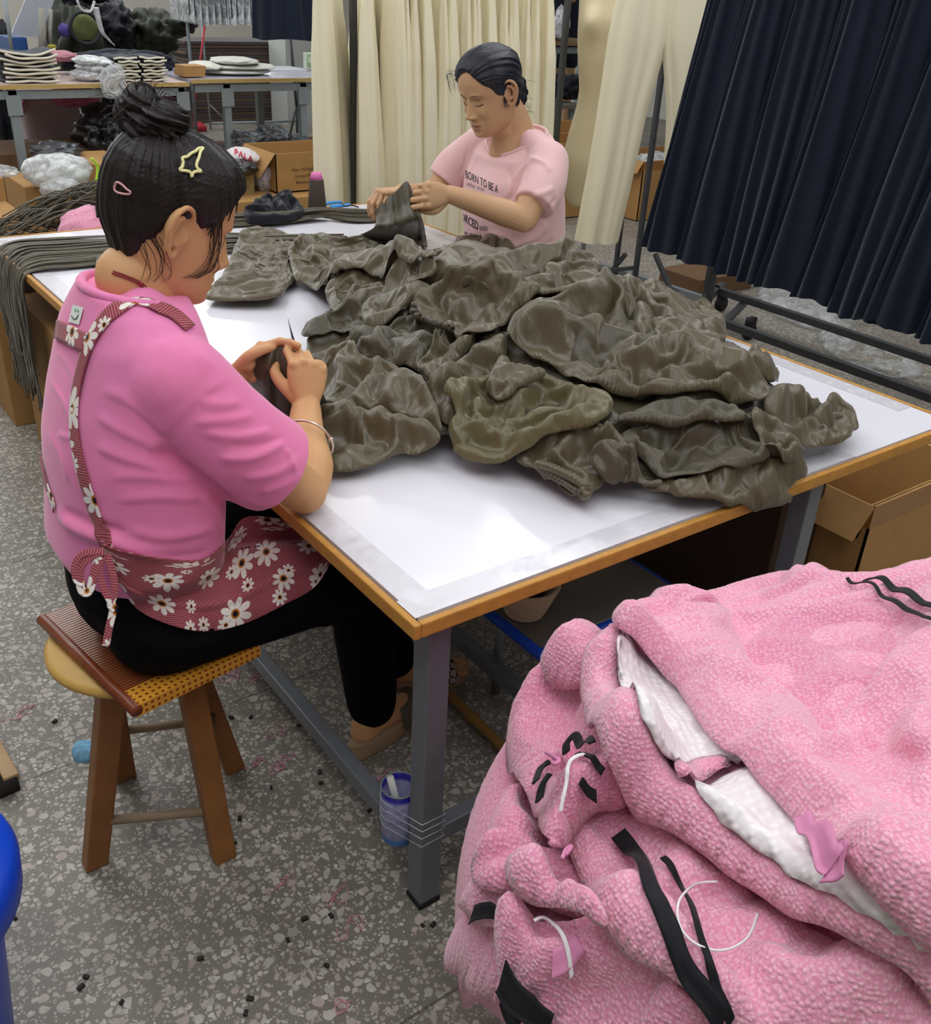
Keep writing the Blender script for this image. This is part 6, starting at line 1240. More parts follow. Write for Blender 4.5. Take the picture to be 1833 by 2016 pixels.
# dress form
fm = thing('dress_form', 'headless cream dress form on a thin metal pole behind the woman in pale pink', 'mannequin', (0, 0, 0))
fy = 2.64; fb = ony(1166, 405, fy); formc = flat('form_linen', 'd8cba8', .8, .03, 8, bump=.03)
th = np.linspace(0, 2 * PI, 72, endpoint=False); face_a = math.radians(214)
prof = [(0, .105, .10), (.03, .128, .105), (.10, .150, .112), (.18, .155, .112), (.26, .140, .10), (.34, .118, .085), (.40, .112, .082), (.46, .122, .09), (.52, .135, .098), (.58, .142, .10), (.64, .145, .10), (.70, .15, .095), (.76, .16, .085), (.80, .12, .07), (.84, .06, .055), (.90, .05, .05)]
Pf = np.array(prof) * V(1.29, 1.06, 1.0); zz = np.linspace(0, 1.15, 90); rows = []
for z in zz:
    a, b = np.interp(z, Pf[:, 0], Pf[:, 1]), np.interp(z, Pf[:, 0], Pf[:, 2]); x = b * np.cos(th); y = a * np.sin(th)
    for s_ in (-1, 1): x = x + .055 * np.exp(-((y - s_ * .07) / .045) ** 2 - ((z - .80) / .062) ** 2) * (np.cos(th) > 0)
    x = x - .03 * np.exp(-((z - .12) / .08) ** 2) * (np.cos(th) < 0) + .01 * np.exp(-((z - .2) / .08) ** 2) * (np.cos(th) > 0)
    rows.append(np.stack([x, y, np.full(72, z)], 1))
A = np.array(rows); c_, s_ = math.cos(face_a), math.sin(face_a); B = A.copy(); B[..., 0] = A[..., 0] * c_ - A[..., 1] * s_ + fb[0]; B[..., 1] = A[..., 0] * s_ + A[..., 1] * c_ + fy; B[..., 2] += fb[2] + .0
fm.location = (fb[0], fy, 0)
g = G(); g.grid(B, True); v, f = g.arr(); f += [tuple(range(72))[::-1], tuple(range(89 * 72, 90 * 72))]; o = mk('torso', v, f, formc, fm); apply_mods(o, [('SMOOTH', dict(factor=.5, iterations=4))])
g = G(); g.tube([(fb[0] - .03, fy, .04), (fb[0] - .03, fy, fb[2] + .02)], .012, 12); g.obj('pole', galv, fm)
g = G(); g.box((fb[0] - .03, fy, fb[2] - .02), (.035, .035, .05), bev=.004); g.obj('clamp', flat('castor_black', '17181b', .6), fm)
g = G(); g.lathe((fb[0] - .03, fy, 0), [(.16, 0), (.16, .012), (.03, .035), (.015, .05)], 32); g.obj('base', ironc, fm)
# ------------------------------------------------------------------ things on and around the work table
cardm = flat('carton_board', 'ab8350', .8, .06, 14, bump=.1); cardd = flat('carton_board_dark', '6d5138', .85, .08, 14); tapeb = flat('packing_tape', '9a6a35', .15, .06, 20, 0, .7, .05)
navyc = weave('navy_cloth', '1b2030', .8, 500); creamc = flat('cream_edge', 'dcd8c6', .8, .03); blackc = weave('black_cloth', '11131c', .75, 500, .2)
plastic = glassy('clear_plastic', 'e6ebee', .28, .12, 12); plastic_w = glassy('milky_plastic', 'dfe3e4', .6, .25, 10); plastic_d = glassy('dark_plastic', '555a60', .5, .2, 9)
def boxy(name, label, cat, mat, x0, x1, y0, y1, z0, z1, bev=.004, kind=None, group=None):
    g = G(); g.box(((x0 + x1) / 2, (y0 + y1) / 2, (z0 + z1) / 2), (x1 - x0, y1 - y0, z1 - z0), bev=bev); return solo(g, name, mat, label, cat, False, group, kind)
def pxbox(name, label, cat, mat, l, r, t, b, y, dep, fl=False, **k):
    """box whose front face stands at depth y and spans the given photograph pixels"""
    a, c, d = ony(l, b, y), ony(r, b, y), ony((l + r) / 2, t, y); return boxy(name, label, cat, mat, a[0], c[0], y, y + dep, 0.0 if fl else max(.0, min(a[2], c[2])), d[2], **k)
def blob(name, label, cat, mat, c, r, seed=1, amp=.25, sc=2.5, n=36, group=None, rot_=0, flat_=.0, parent=None):
    t = np.linspace(0, PI, n); th = np.linspace(0, 2 * PI, 2 * n, endpoint=False); D = np.array([[[math.sin(a) * math.cos(b), math.sin(a) * math.sin(b), -math.cos(a)] for b in th] for a in t]).reshape(-1, 3)
    k = 1 + amp * .5 * (vnoise(D[:, :2] + D[:, 2:] * .7, sc, seed, 3) + vnoise(D[:, 1:] - D[:, :1] * .5, sc * 1.4, seed + 4, 3) * .7) - amp * .3 * np.abs(vnoise(D[:, :2] * 2 - D[:, 2:], sc * 1.3, seed + 8, 2))
    P = D * k[:, None] * np.array(r); P[:, 2] = np.maximum(P[:, 2], -r[2] * .85); P = P @ rot('Z', rot_).T + np.array(c, float); P[:, 2] = np.maximum(P[:, 2], .003); g = G(); g.grid(P.reshape(n, 2 * n, 3), True)
    if parent is not None: return g.obj(name, mat, parent)
    return solo(g, name, mat, label, cat, True, group)
def pxblob(name, label, cat, mat, l, r, t, b, y, dep, seed=1, amp=.25, sc=2.5, **k):
    a, c, d, e = ony(l, (t + b) / 2, y), ony(r, (t + b) / 2, y), ony((l + r) / 2, t, y), ony((l + r) / 2, b, y); h = (d[2] - e[2]) / 2; return blob(name, label, cat, mat, ((a[0] + c[0]) / 2, y, e[2] + h), ((c[0] - a[0]) / 2, dep, h), seed, amp, sc, **k)
# can taped to the front leg
cn = thing('tin_can', 'blue tin can taped to the foot of the front table leg', 'can', (.035, .10, .12)); cc = onz(800, 1640, .12); cc = V(.052, .118, .12)
def canm():
    n = N('can_print'); co = n.coord(kind='Object'); sp = n.a('ShaderNodeSeparateXYZ'); n.k(co, sp.inputs[0]); c = n.ramp(n.math('MULTIPLY', sp.outputs[2], 8), [(.1, '2f7fd0'), (.16, '8f93b8'), (.8, 'a09fbf'), (.86, '2a24a0')]); c = n.mix(n.ramp(n.noise(co, 40, 3, .7), [(.5, 0.0), (.6, .5)]), c, '54518c'); return n.fin(c, .3, 0, .6)
g = G(); g.lathe(cc, [(.001, .002), (.03, 0), (.032, .003), (.032, .118), (.0305, .12), (.0295, .118), (.0295, .01), (.001, .01)], 40, caps=False); g.obj('can_body', canm(), cn)
g = G(); g.tube([cc + V(math.cos(a) * .032, math.sin(a) * .032, .12) for a in np.linspace(0, 2 * PI, 40, endpoint=False)], .0016, 6, close=True); g.obj('rim', galv, cn)
g = G(); g.tube([cc + V(.01, .0, .012), cc + V(-.012, .012, .135)], .0065, 12); solo(g, 'white_stick', flat('white_plastic', 'd8dcd0', .4, .02), 'white round stick standing in the blue can', 'stick')
g = G()
for k in range(4):
    z_ = .165 + k * .018; hull = [V(cc[0], cc[1], 0) + V(math.cos(a), math.sin(a), 0) * .0335 for a in np.linspace(.3, 3.6, 24)] + [V(.046, .036, 0), V(.094, .036, 0), V(.094, .084, 0)]; g.tube([p + V(0, 0, z_ + .002 * math.sin(i * .8 + k)) for i, p in enumerate(hull)], .0009, 5, close=True)
g.obj('clear_binding', plastic, cn)
# bamboo pole
b0, b1_ = onz(720, 1205, .022), onz(1015, 1495, .022); P = np.array([b0 + (b1_ - b0) * t for t in np.linspace(-.1, 1.1, 60)]); R = np.array([.0125 + (.0028 if i % 14 in (0,) else 0) for i in range(60)]); g = G(); g.tube(P + V(0, 0, 0), R, 14); solo(g, 'bamboo_pole', flat('bamboo', '8d6a36', .5, .12, 25), 'brown bamboo pole lying on the floor under the work table', 'pole')
# blue stool with basket
bz = .30; bs = thing('plastic_stool', 'low grey-topped stool with a bright blue rim and steel legs under the table', 'stool', (.64, .33, 0)); bluep = flat('blue_plastic', '1b50c8', .35, .04, 10, bump=0)
X0, X1, Y0, Y1 = .437, .86, .205, .47
g = G(); g.box(((X0 + X1) / 2, (Y0 + Y1) / 2, bz), (X1 - X0, Y1 - Y0, .022), bev=.009); g.obj('rim', bluep, bs); g = G(); g.box(((X0 + X1) / 2, (Y0 + Y1) / 2, bz + .008), (X1 - X0 - .03, Y1 - Y0 - .03, .012), bev=.003); g.obj('seat', flat('grey_seat', '6e6b62', .35, .05, 14), bs)
for sx, px_ in ((X0 + .09, X0 + .1), (X1 - .06, X1 - .03)):
    for sy in (Y0 + .03, Y1 - .03): g = G(); g.tube([(sx, sy, bz - .008), (px_, sy + (sy - (Y0 + Y1) / 2) * .12, .004)], .011, 12); g.obj('leg', galv, bs)
bk = thing('rope_basket', 'small round basket of coiled cream rope on the blue-rimmed stool', 'basket', (0, 0, 0)); bc = onz(1032, 1205, bz + .016); bk.location = bc; g = G(); ropem = flat('rope', 'c3b492', .8, .12, 120, bump=.4)
for i in range(9): r_ = .038 + .0035 * i; g.tube([bc + V(math.cos(a) * r_, math.sin(a) * r_, .006 + i * .0085) for a in np.linspace(0, 2 * PI, 40, endpoint=False)], .0052, 8, close=True)
g.lathe(bc, [(.001, .001), (.036, .001), (.036, .006), (.001, .006)], 24, caps=False); g.obj('coils', ropem, bk)
g = G(); g.tube(spline([bc + V(.066, .02, .075), bc + V(.10, .03, .085), bc + V(.11, .0, .088), bc + V(.10, -.03, .085), bc + V(.064, -.02, .075)], 24), .005, 8); g.obj('handle', ropem, bk)
blob('dark_bundle', 'small dark bundle lying in the rope basket', 'cloth', flat('dark_yarn', '3a302c', .9, .1, 60), bc + V(0, 0, .05), (.035, .035, .025), 3)
# big open carton on the right
def carton(name, label, x0, x1, y0, y1, h, open_=True, mat=None, flaps=.16, z0=0.0, tape=True, back_up=False):
    mat = mat or cardm; t = thing(name, label, 'box', ((x0 + x1) / 2, (y0 + y1) / 2, z0)); g = G(); w = .006; zc = z0 + h / 2
    g.box((x0 + w / 2, (y0 + y1) / 2, zc), (w, y1 - y0, h)); g.box((x1 - w / 2, (y0 + y1) / 2, zc), (w, y1 - y0, h)); g.box(((x0 + x1) / 2, y0 + w / 2, zc), (x1 - x0, w, h)); g.box(((x0 + x1) / 2, y1 - w / 2, zc), (x1 - x0, w, h)); g.box(((x0 + x1) / 2, (y0 + y1) / 2, z0 + w / 2), (x1 - x0, y1 - y0, w))
    if not open_: g.box(((x0 + x1) / 2, (y0 + y1) / 2, z0 + h - w / 2), (x1 - x0, y1 - y0, w))
    g.obj('body', mat, t, False)
    if open_:
        for a, b, o in (((x0, y0), (x0, y1), V(-.5, 0, -.6)), ((x1, y0), (x1, y1), V(.25, 0, -1)), ((x0, y1), (x1, y1), V(0, .3, .9) if back_up else V(0, .2, -1)), ((x0, y0), (x1, y0), V(0, .12, -1))):
            o = o / np.linalg.norm(o); A = V(a[0], a[1], z0 + h); B = V(b[0], b[1], z0 + h); s_ = .012 if o[2] < -.9 else 0; g = G(); g.grid([[A + o * flaps * u + V(0, s_, 0) for u in (0, 1)], [B + o * flaps * u + V(0, s_, 0) for u in (0, 1)]]); f_ = g.obj('flap', mat, t, False); apply_mods(f_, [('SOLIDIFY', dict(thickness=.004, offset=0))])
    if tape: g = G(); g.box(((x0 + x1) / 2, y0 - .0006, z0 + h - .03), (x1 - x0, .001, .06)); g.box((x0 - .0006, y0 + .05, z0 + h - .03), (.001, .1, .06)); g.obj('tape', tapeb, t, False)
    return t
carton('carton', 'large open brown carton at the right under the table edge, taped along its top', 1.425, 1.90, .131, .62, .40, flaps=.10)
boxy('carton', 'added carton painted shade-dark under the table between the front leg and the open carton', 'box', flat('shaded_brown_board', '3a261b', .7, .08, 14), 1.24, 1.41, .26, .80, 0, .52)  # added box; the shade under the table is put into its dark brown
# the far-left carton that shows under the table and the strap bundle
boxy('carton', 'plain brown carton under the far left end of the table behind the hanging straps', 'box', cardm, .02, .5, 1.95, 2.42, 0, .52)
boxy('carton', 'brown carton behind the far table edge carrying cords and pink knitwear', 'box', cardm, -.02, .75, 2.56, 3.1, 0, .54)
strapm2 = brown('strap_brown', '544d3c', .6)
def straps(name, label, fn, n, r, mat, seed=1):
    rr = random.Random(seed); g = G()
    for k in range(n): P, rad = fn(k, rr); P = spline(P, 46); g.tube(P, rad, 6, ell=.45)
    o = solo(g, name, mat, label, 'straps', True, None, 'stuff'); return o
ya, yb = onz(22, 490, TH)[1], onz(78, 538, TH)[1]
def fn(k, rr):
    u = k / 63; y = ya + (yb - ya) * (u % 1.0) + rr.uniform(-.01, .01); j = lambda s: rr.uniform(-s, s); h = TH + .006 + rr.uniform(0, .022) * math.sin(max(.1, min(1, u)) * PI) ** .5; zl = .24 + rr.uniform(0, .2) + (.25 if u < .12 else 0)
    return [(1.0, 1.95 + j(.05), h), (.7, y * .5 + .98 + j(.03), h), (.4, y * .8 + .4 + j(.02), h), (.15, y + j(.012), h), (.03, y + j(.01), h + .002), (-.012 - rr.uniform(0, .012), y + j(.004), TH - .015), (-.022 - rr.uniform(0, .014), y + j(.008), TH - .12), (-.02 - rr.uniform(0, .016), y + j(.02), .42), (-.02 - rr.uniform(0, .016), y + j(.03), zl)], .0055
straps('strap_bundle', 'bundle of long dark brown straps laid across the table and hanging off its left edge', fn, 84, .005, strapm2, 2)
c0, c1 = onz(740, 432, TH), onz(470, 440, TH)
def fn2(k, rr):
    j = lambda s: rr.uniform(-s, s); t = k / 45; w = .10; off = (t - .5) * w; h = TH + .008 + rr.uniform(0, .03) * (1 - abs(2 * t - 1))
    d = (c1 - c0); nrm = V(-d[1], d[0], 0) / np.linalg.norm(d[:2]); f = lambda u, s, zz: c0 + d * u + nrm * (off * s + j(.01)) + V(0, 0, zz - TH)
    return [f(-.02, 1.0, h), f(.2, .8, h + .004), f(.45, -.4, h + .01), f(.7, -1.0, h), f(.95, -1.3, h), f(1.3, -1.4, h)], .0055
straps('strap_bundle', 'twisted bundle of brown straps on the table behind the seated woman face', fn2, 52, .005, strapm2, 4)
hc = ony(150, 425, 2.8)
def fn3(k, rr):
    x = rr.uniform(.0, .72); y = 2.62 + rr.uniform(-.03, .35); top_ = .56 + .20 * math.exp(-((x - .5) / .38) ** 2) * math.exp(-((y - 2.85) / .22) ** 2); a = rr.uniform(-.5, .5)
    return [(x - .22, y + .05 + a * .1, max(.545, top_ - .10 + rr.uniform(-.02, .02))), (x - .1, y + a * .1, top_ - .03 + rr.uniform(-.02, .02)), (x, y, top_ + rr.uniform(-.01, .02)), (x + .12, y - a * .1, top_ + rr.uniform(-.03, .01)), (x + .24, y - .03 - a * .1, top_ - .04)], .0055
straps('cord_heap', 'heap of tangled brown cords behind the far left table edge', fn3, 170, .005, strapm2, 6)
kn = blob('pink_knit_garment', 'pink ribbed knit garment with black bow trims behind the far left table edge', 'clothing', PT[1], (.44, 2.62, .63), (.20, .10, .11), 5, .18, 1.6)
Tk = bvh([kn])
for a in ([(196, 392), (190, 405), (192, 428)], [(206, 388), (203, 400), (204, 428)], [(165, 398), (185, 404), (215, 398)]):
    P = castline(Tk, a, .004, 14)
    if len(P) > 3: g = G(); g.tube(P, .004, 6); g.obj('bow_trim', ribbon, kn)
# garments on the far half of the table
Z7 = lambda *p: [(380 + a * .2837, 330 + b * .2837) for a, b in p]
core = HF.mesh('under', 2, -.004)
GB2 = 'brown garments on the far half of the table'
garment('brown_garment', 'brown garment lying in front of the seated woman face on the far half', 'clothing', Z7((60, 915), (130, 860), (200, 760), (270, 600), (350, 450), (440, 415), (530, 445), (640, 455), (715, 515), (700, 560), (660, 600), (695, 690), (690, 740), (705, 795), (645, 835), (620, 900), (400, 925), (200, 928)), 3, .05,
    [(Z7((280, 560), (460, 640), (640, 720), (690, 740)), .02, .03, .012), (Z7((300, 480), (480, 540), (640, 680)), .02, .04), (Z7((250, 720), (340, 700), (400, 790)), .025, .014), (Z7((260, 820), (400, 790), (500, 790)), -.03, .02), (Z7((300, 860), (420, 900), (580, 890)), .02, .014), (Z7((560, 480), (620, 560), (690, 560)), -.02, .012)], 0, 51, group=GB2)
garment('brown_garment', 'brown garment stretched across the table towards the woman in pale pink', 'clothing', Z7((640, 600), (700, 540), (780, 515), (860, 505), (1100, 500), (1200, 520), (1380, 555), (1520, 548), (1720, 595), (1650, 630), (1400, 660), (1200, 680), (1050, 730), (950, 765), (780, 790), (700, 792), (690, 700)), 3, .045,
    [(Z7((700, 600), (760, 540), (860, 620), (900, 720)), .03, .02), (Z7((640, 580), (700, 640), (760, 700)), -.03, .014), (Z7((890, 590), (920, 680), (1000, 720), (1200, 680)), .022, .012), (Z7((860, 510), (1000, 540), (1180, 520)), .018, .02, .012), (Z7((1000, 620), (1160, 600), (1220, 560)), .012, .016), (Z7((1370, 560), (1400, 610), (1460, 650)), .024, .012), (Z7((1420, 610), (1540, 590), (1680, 600)), -.02, .016), (Z7((740, 560), (880, 600), (1000, 590)), -.012, .014)], 0, 52, group=GB2)
garment('brown_garment', 'end of a brown garment peeking out left of the seated woman neck', 'clothing', [(188, 524), (198, 508), (240, 498), (330, 490), (400, 500), (420, 540), (330, 552), (230, 542), (200, 536)], 2, .04, [([(195, 525), (230, 515), (300, 515)], .012, .012)], 0, 53, group=GB2)
blk = garment('black_garment', 'small heap of crumpled black cloth at the far end of the table', 'clothing', [(478, 430), (484, 412), (500, 400), (520, 402), (548, 398), (570, 397), (590, 408), (606, 420), (600, 430), (540, 440), (490, 440)], 2, .10, [([(500, 425), (530, 405), (545, 402)], .03, .02), ([(550, 425), (565, 402), (590, 412)], .035, .02), ([(520, 430), (560, 420)], -.02, .02)], 0, 54, group=None)
blk.data.materials[0] = blackc
bpy.data.objects.remove(core)
# cloth held by the woman in pale pink
def held(name, label, rows, deps, mat, rip=.006, k_=22, nu=60, nv=44):
    R = [spline([(a, b, d) for (a, b), d in zip(r, dp)], nu) for r, dp in zip(rows, deps)]; R = np.array(R); A = np.array([spline(R[:, i], nv) for i in range(nu)]).transpose(1, 0, 2); W_ = np.zeros((nv, nu, 3))
    for i in range(nv):
        for j in range(nu): u = j / (nu - 1); v = i / (nv - 1); W_[i, j] = atd(A[i, j, 0], A[i, j, 1], A[i, j, 2] + rip * (math.sin(u * k_ + v * 3) + .6 * math.sin(u * k_ * 1.9 + 2 + v * 2)) * (.3 + v) * (1 - .5 * v))
    W_[..., 2] = np.maximum(W_[..., 2], TH + .004)
    g = G(); g.grid(W_); v, f = g.arr(); o = mk(name, v, f, mat, None, True, (v[:, 0].mean(), v[:, 1].mean(), v[:, 2].min())); apply_mods(o, [('SOLIDIFY', dict(thickness=.0016, offset=0))]); o.data.polygons.foreach_set('use_smooth', np.ones(len(o.data.polygons), bool)); return tag(o, label, 'clothing')
dp = lambda p, z=TH + .015: float((onz(p[0], p[1], z) - CAM) @ fw)
D4 = float((ony(800, 372, Y2 - .02) - CAM) @ fw)
rw = [[(742, 402), (760, 392), (780, 376), (797, 358), (806, 362), (812, 380)], [(741, 425), (762, 420), (784, 408), (802, 398), (815, 400), (824, 410)], [(736, 448), (765, 450), (790, 445), (812, 438), (826, 436), (834, 440)], [(700, 466), (748, 474), (785, 476), (812, 472), (828, 466), (838, 462)], [(660, 486), (735, 495), (785, 494), (815, 488), (832, 484), (842, 486)]]
held('held_garment', 'dark brown garment held up over the table by the woman in pale pink', rw, [[D4 + .04, D4 + .02, D4, D4 - .02, D4 - .02, D4 - .01], [D4 + .03, D4 + .01, D4 - .01, D4 - .03, D4 - .04, D4 - .02], [D4 + .02, D4 - .01, D4 - .03, D4 - .05, D4 - .05, D4 - .02], [dp(q) for q in rw[3]], [dp(q) for q in rw[4]]], BR[2], .016, 17)
D1_ = float((WR - CAM) @ fw); dh = float((tips2[0] - CAM) @ fw)
rw = [[(492, 704), (515, 700), (535, 692), (550, 682), (566, 684), (585, 694)], [(476, 728), (505, 735), (530, 740), (555, 742), (585, 750), (625, 755)], [(484, 790), (515, 815), (540, 825), (565, 830), (600, 825), (650, 810)], [(520, 860), (545, 885), (565, 890), (590, 890), (620, 885), (660, 870)]]
held('held_garment', 'very dark brown garment held in the hands of the woman in bright pink', rw, [[dh + .01] * 6, [dh + .04, dh + .03, dh + .02, dh + .02, dh + .03, dh + .06], [dp(q, TH + .05) for q in rw[2]], [dp(q) for q in rw[3]]], BR[2], .010, 12)
# thread cone, phone, nippers
cq = onz(625, 422, TH); tc = thing('thread_cone', 'tall brown thread cone with a pink tip at the far end of the table', 'thread', cq)
g = G(); g.lathe(cq, [(.001, .006), (.034, .006), (.036, .012), (.026, .125), (.024, .128), (.001, .128)], 28, caps=False); g.obj('wound_thread', flat('brown_thread', '4a3f36', .8, .08, 200), tc); pk = flat('pink_core', 'e277b4', .5, .03); g = G(); g.lathe(cq + V(0, 0, .126), [(.001, 0), (.025, 0), (.018, .024), (.013, .026), (.001, .026)], 28, caps=False); g.obj('cone_tip', pk, tc); g = G(); g.lathe(cq, [(.001, 0), (.036, 0), (.036, .006), (.001, .006)], 28, caps=False); g.obj('cone_foot', pk, tc)
g = G(); pa, pb = onz(612, 424, TH), onz(684, 418, TH); g.bar(pa + V(0, 0, .007), pb + V(0, 0, .007), .075, .009, bev=.003); solo(g, 'phone', flat('black_glass', '15181b', .08, .02, 10, 0, .8, 0), 'dark shiny phone lying beside the thread cone', 'phone')
blu = flat('blue_handle', '3f9ae0', .35, .04)
for lbl, a, b in (('light blue thread nippers lying behind the phone', (640, 402), (672, 398)), ('light blue nippers with a black loop lying nearest the rack pole', (655, 408), (690, 403))):
    g = G(); A_, B_ = onz(*a, TH + .006), onz(*b, TH + .006); g.tube(spline([A_, (A_ + B_) / 2 + V(0, .008, 0), B_], 12), .005, 8); g.tube(spline([A_ + V(.0, .018, 0), (A_ + B_) / 2 + V(0, .016, 0), B_ + V(0, .004, 0)], 12), .005, 8); t = solo(g, 'thread_nippers', blu, lbl, 'scissors')
g = G(); g.tube(spline([onz(672, 398, TH + .008), onz(680, 406, TH + .012), onz(692, 404, TH + .008), onz(706, 408, TH + .005)], 20), .0025, 6); g.obj('cord_loop', blackc, t)
for px_, py_ in ((428, 630), (450, 623), (515, 640)): pass
# floor clutter
scr = flat('dark_scrap', '2c2723', .8, .1)
first = None
for i, (x, y) in enumerate([(108, 1422), (455, 1414), (494, 1413), (588, 1430), (630, 1522), (632, 1543), (534, 1552), (600, 1811), (652, 1805), (728, 1598), (832, 1824), (853, 1822), (643, 1903), (240, 1975), (493, 1968), (484, 1996), (462, 1662), (472, 1613), (395, 1889), (567, 1853), (20, 770), (12, 790), (100, 770), (30, 1810), (160, 1945), (170, 1925), (1080, 1392), (1240, 1225)]):
    q = onz(x, y, 0)
    if first is None:
        g = G(); g.box((q[0], q[1], .003), (.011, .007, .005), rot('Z', 30), .001); first = solo(g, 'fabric_scrap', scr, 'tiny dark scrap lying on the terrazzo floor', 'scrap', False, 'dark scraps strewn on the terrazzo floor', None, (q[0], q[1], 0))
    else: t = first.copy(); COL.objects.link(t); t.location = (q[0], q[1], 0); t.rotation_euler.z = i * 1.7; s_ = .7 + .5 * ((i * 37) % 10) / 10; t.scale = (s_, s_, 1)
thm = flat('pink_thread', 'd78fa6', .8, .05); rr = random.Random(12)
for x, y, s_ in ((25, 1408, .03), (545, 1505, .03), (530, 1450, .025), (450, 1333, .03), (490, 1335, .02), (655, 1770, .028), (675, 1832, .022), (540, 1748, .02), (215, 1520, .03), (745, 1535, .02), (655, 1990, .016), (540, 1520, .02), (490, 1510, .02)):
    q = onz(x, y, .002); g = G(); w0 = rr.uniform(0, 6); P = [q + V(s_ * .8 * math.cos(w0 + k * .9) * (1 - k * .05) + rr.gauss(0, s_ * .3) + k * .003, s_ * .5 * math.sin(w0 + k * 1.3) + rr.gauss(0, s_ * .25), rr.uniform(0, .003)) for k in range(11)]; g.tube(spline(P, 90), .0008, 5); solo(g, 'pink_thread', thm, 'tangle of pale pink thread lying on the terrazzo floor', 'thread', True, 'pink thread tangles strewn on the floor')
mk_ = cloth('face_mask', [(140, 1480), (150, 1468), (180, 1462), (208, 1465), (212, 1480), (196, 1492), (165, 1502), (146, 1500)], lambda p: np.full(len(p), .002), flat('mask_blue', '7fb6d6', .7, .05), .014, [([(145, 1485), (180, 1480), (205, 1475)], .008, .006), ([(150, 1495), (190, 1488)], .007, .004)], .004, .008, .01, (.003, 40, .3, 3), 4, None, (.2, -.02), None, 0, 'crumpled light blue face mask on the floor behind the stool leg', 'mask')
# blue bin and brush at the left edge
bb = onz(47, 1775, .40); t = thing('plastic_bin', 'bright blue lidded plastic bin cut off by the lower left picture edge', 'bin', (bb[0] - .17, bb[1] - .08, 0)); cb = V(bb[0] - .205 * .81, bb[1] + .205 * .585, 0)
g = G(); g.lathe(cb, [(.001, .003), (.11, .0), (.118, .01), (.150, .34), (.150, .345), (.17, .345), (.183, .36), (.186, .40), (.178, .425), (.15, .432), (.001, .435)], 56, caps=False); g.obj('shell', flat('deep_blue_plastic', '1246c8', .35, .05, 10, bump=0), t)
br = thing('floor_brush', 'wooden brush with dark bristles at the left edge behind the stool', 'brush', onz(0, 1500, 0)); q1, q2 = onz(-40, 1420, .05), onz(24, 1535, .03); g = G(); g.bar(q1, q2, .03, .022, bev=.003); g.obj('wooden_back', flat('brush_wood', 'b89a72', .6, .1), br); g = G(); g.bar(q1 - V(.01, .01, .012), q2 - V(.01, .01, .012), .04, .03); g.obj('bristles', flat('brush_bristle', '2b2422', .9, .2, 200, bump=.8), br)
# plastic film on the floor beyond the rack rails
for i, ol in enumerate(([(1480, 560), (1560, 575), (1640, 600), (1700, 640), (1640, 660), (1560, 640), (1500, 610)], [(1600, 650), (1700, 660), (1790, 700), (1833, 740), (1760, 750), (1680, 720), (1620, 690)], [(1280, 560), (1330, 570), (1360, 600), (1310, 595)])):
    cloth('plastic_film', ol, lambda p: np.full(len(p), .003), plastic, .03, [], .03, .05, .0, (.03, 9, .3, 2), 60 + i, None, (.3, -.02), None, 0, ['crumpled clear plastic film on the floor under the navy skirts', 'crumpled clear plastic film on the floor nearest the rack rails', 'small piece of clear film on the floor beside the rack foot'][i], 'plastic film')
# ------------------------------------------------------------------ the back of the workshop
legm = flat('pale_grey_steel', '8f999c', .5, .06, 30, .2, .5, .1)
def backtable(label, pl, pr, py0, py1, y, legs, top_mat):
    a, b = ony(pl, py0, y), ony(pr, py1, y); z = (a[2] + b[2]) / 2; t = thing('packing_table', label, 'table', ((a[0] + b[0]) / 2, y + .4, 0)); g = G(); g.box(((a[0] + b[0]) / 2, y + .42, z - .012), (b[0] - a[0], .84, .024), bev=.003); g.obj('table_top', top_mat, t, False); g = G(); g.bar((a[0], y - .004, z - .012), (b[0], y - .004, z - .012), .012, .026); g.obj('front_edging', flat('pale_wood_edge', 'bfa267', .6, .1), t, False)
    for yy in (y + .03, y + .8): g = G(); g.bar((a[0] + .03, yy, z - .06), (b[0] - .03, yy, z - .06), .03, .05); g.obj('apron_rail', legm, t, False)
    for l in legs:
        x = ony(l, 200, y)[0]
        for yy in (y + .04, y + .78): g = G(); g.box((x, yy, (z - .03) / 2), (.05, .05, z - .03)); o = g.obj('leg', legm, t, False)
        g = G(); g.box((x, y + .008, z - .12), (.09, .01, .12), bev=.002); g.obj('corner_bracket', legm, t, False)
    return z
BY = 6.0
bt1 = backtable('back packing table at the left with folded striped garments on it', -60, 372, 172, 159, BY, (28, 362), flat('pinkish_top', 'cdb9b4', .4, .04))
bt2 = backtable('back packing table carrying white packs, right of the striped garments', 376, 700, 158, 151, BY, (450, 600), flat('cool_white_top', 'b9b8c6', .25, .04))
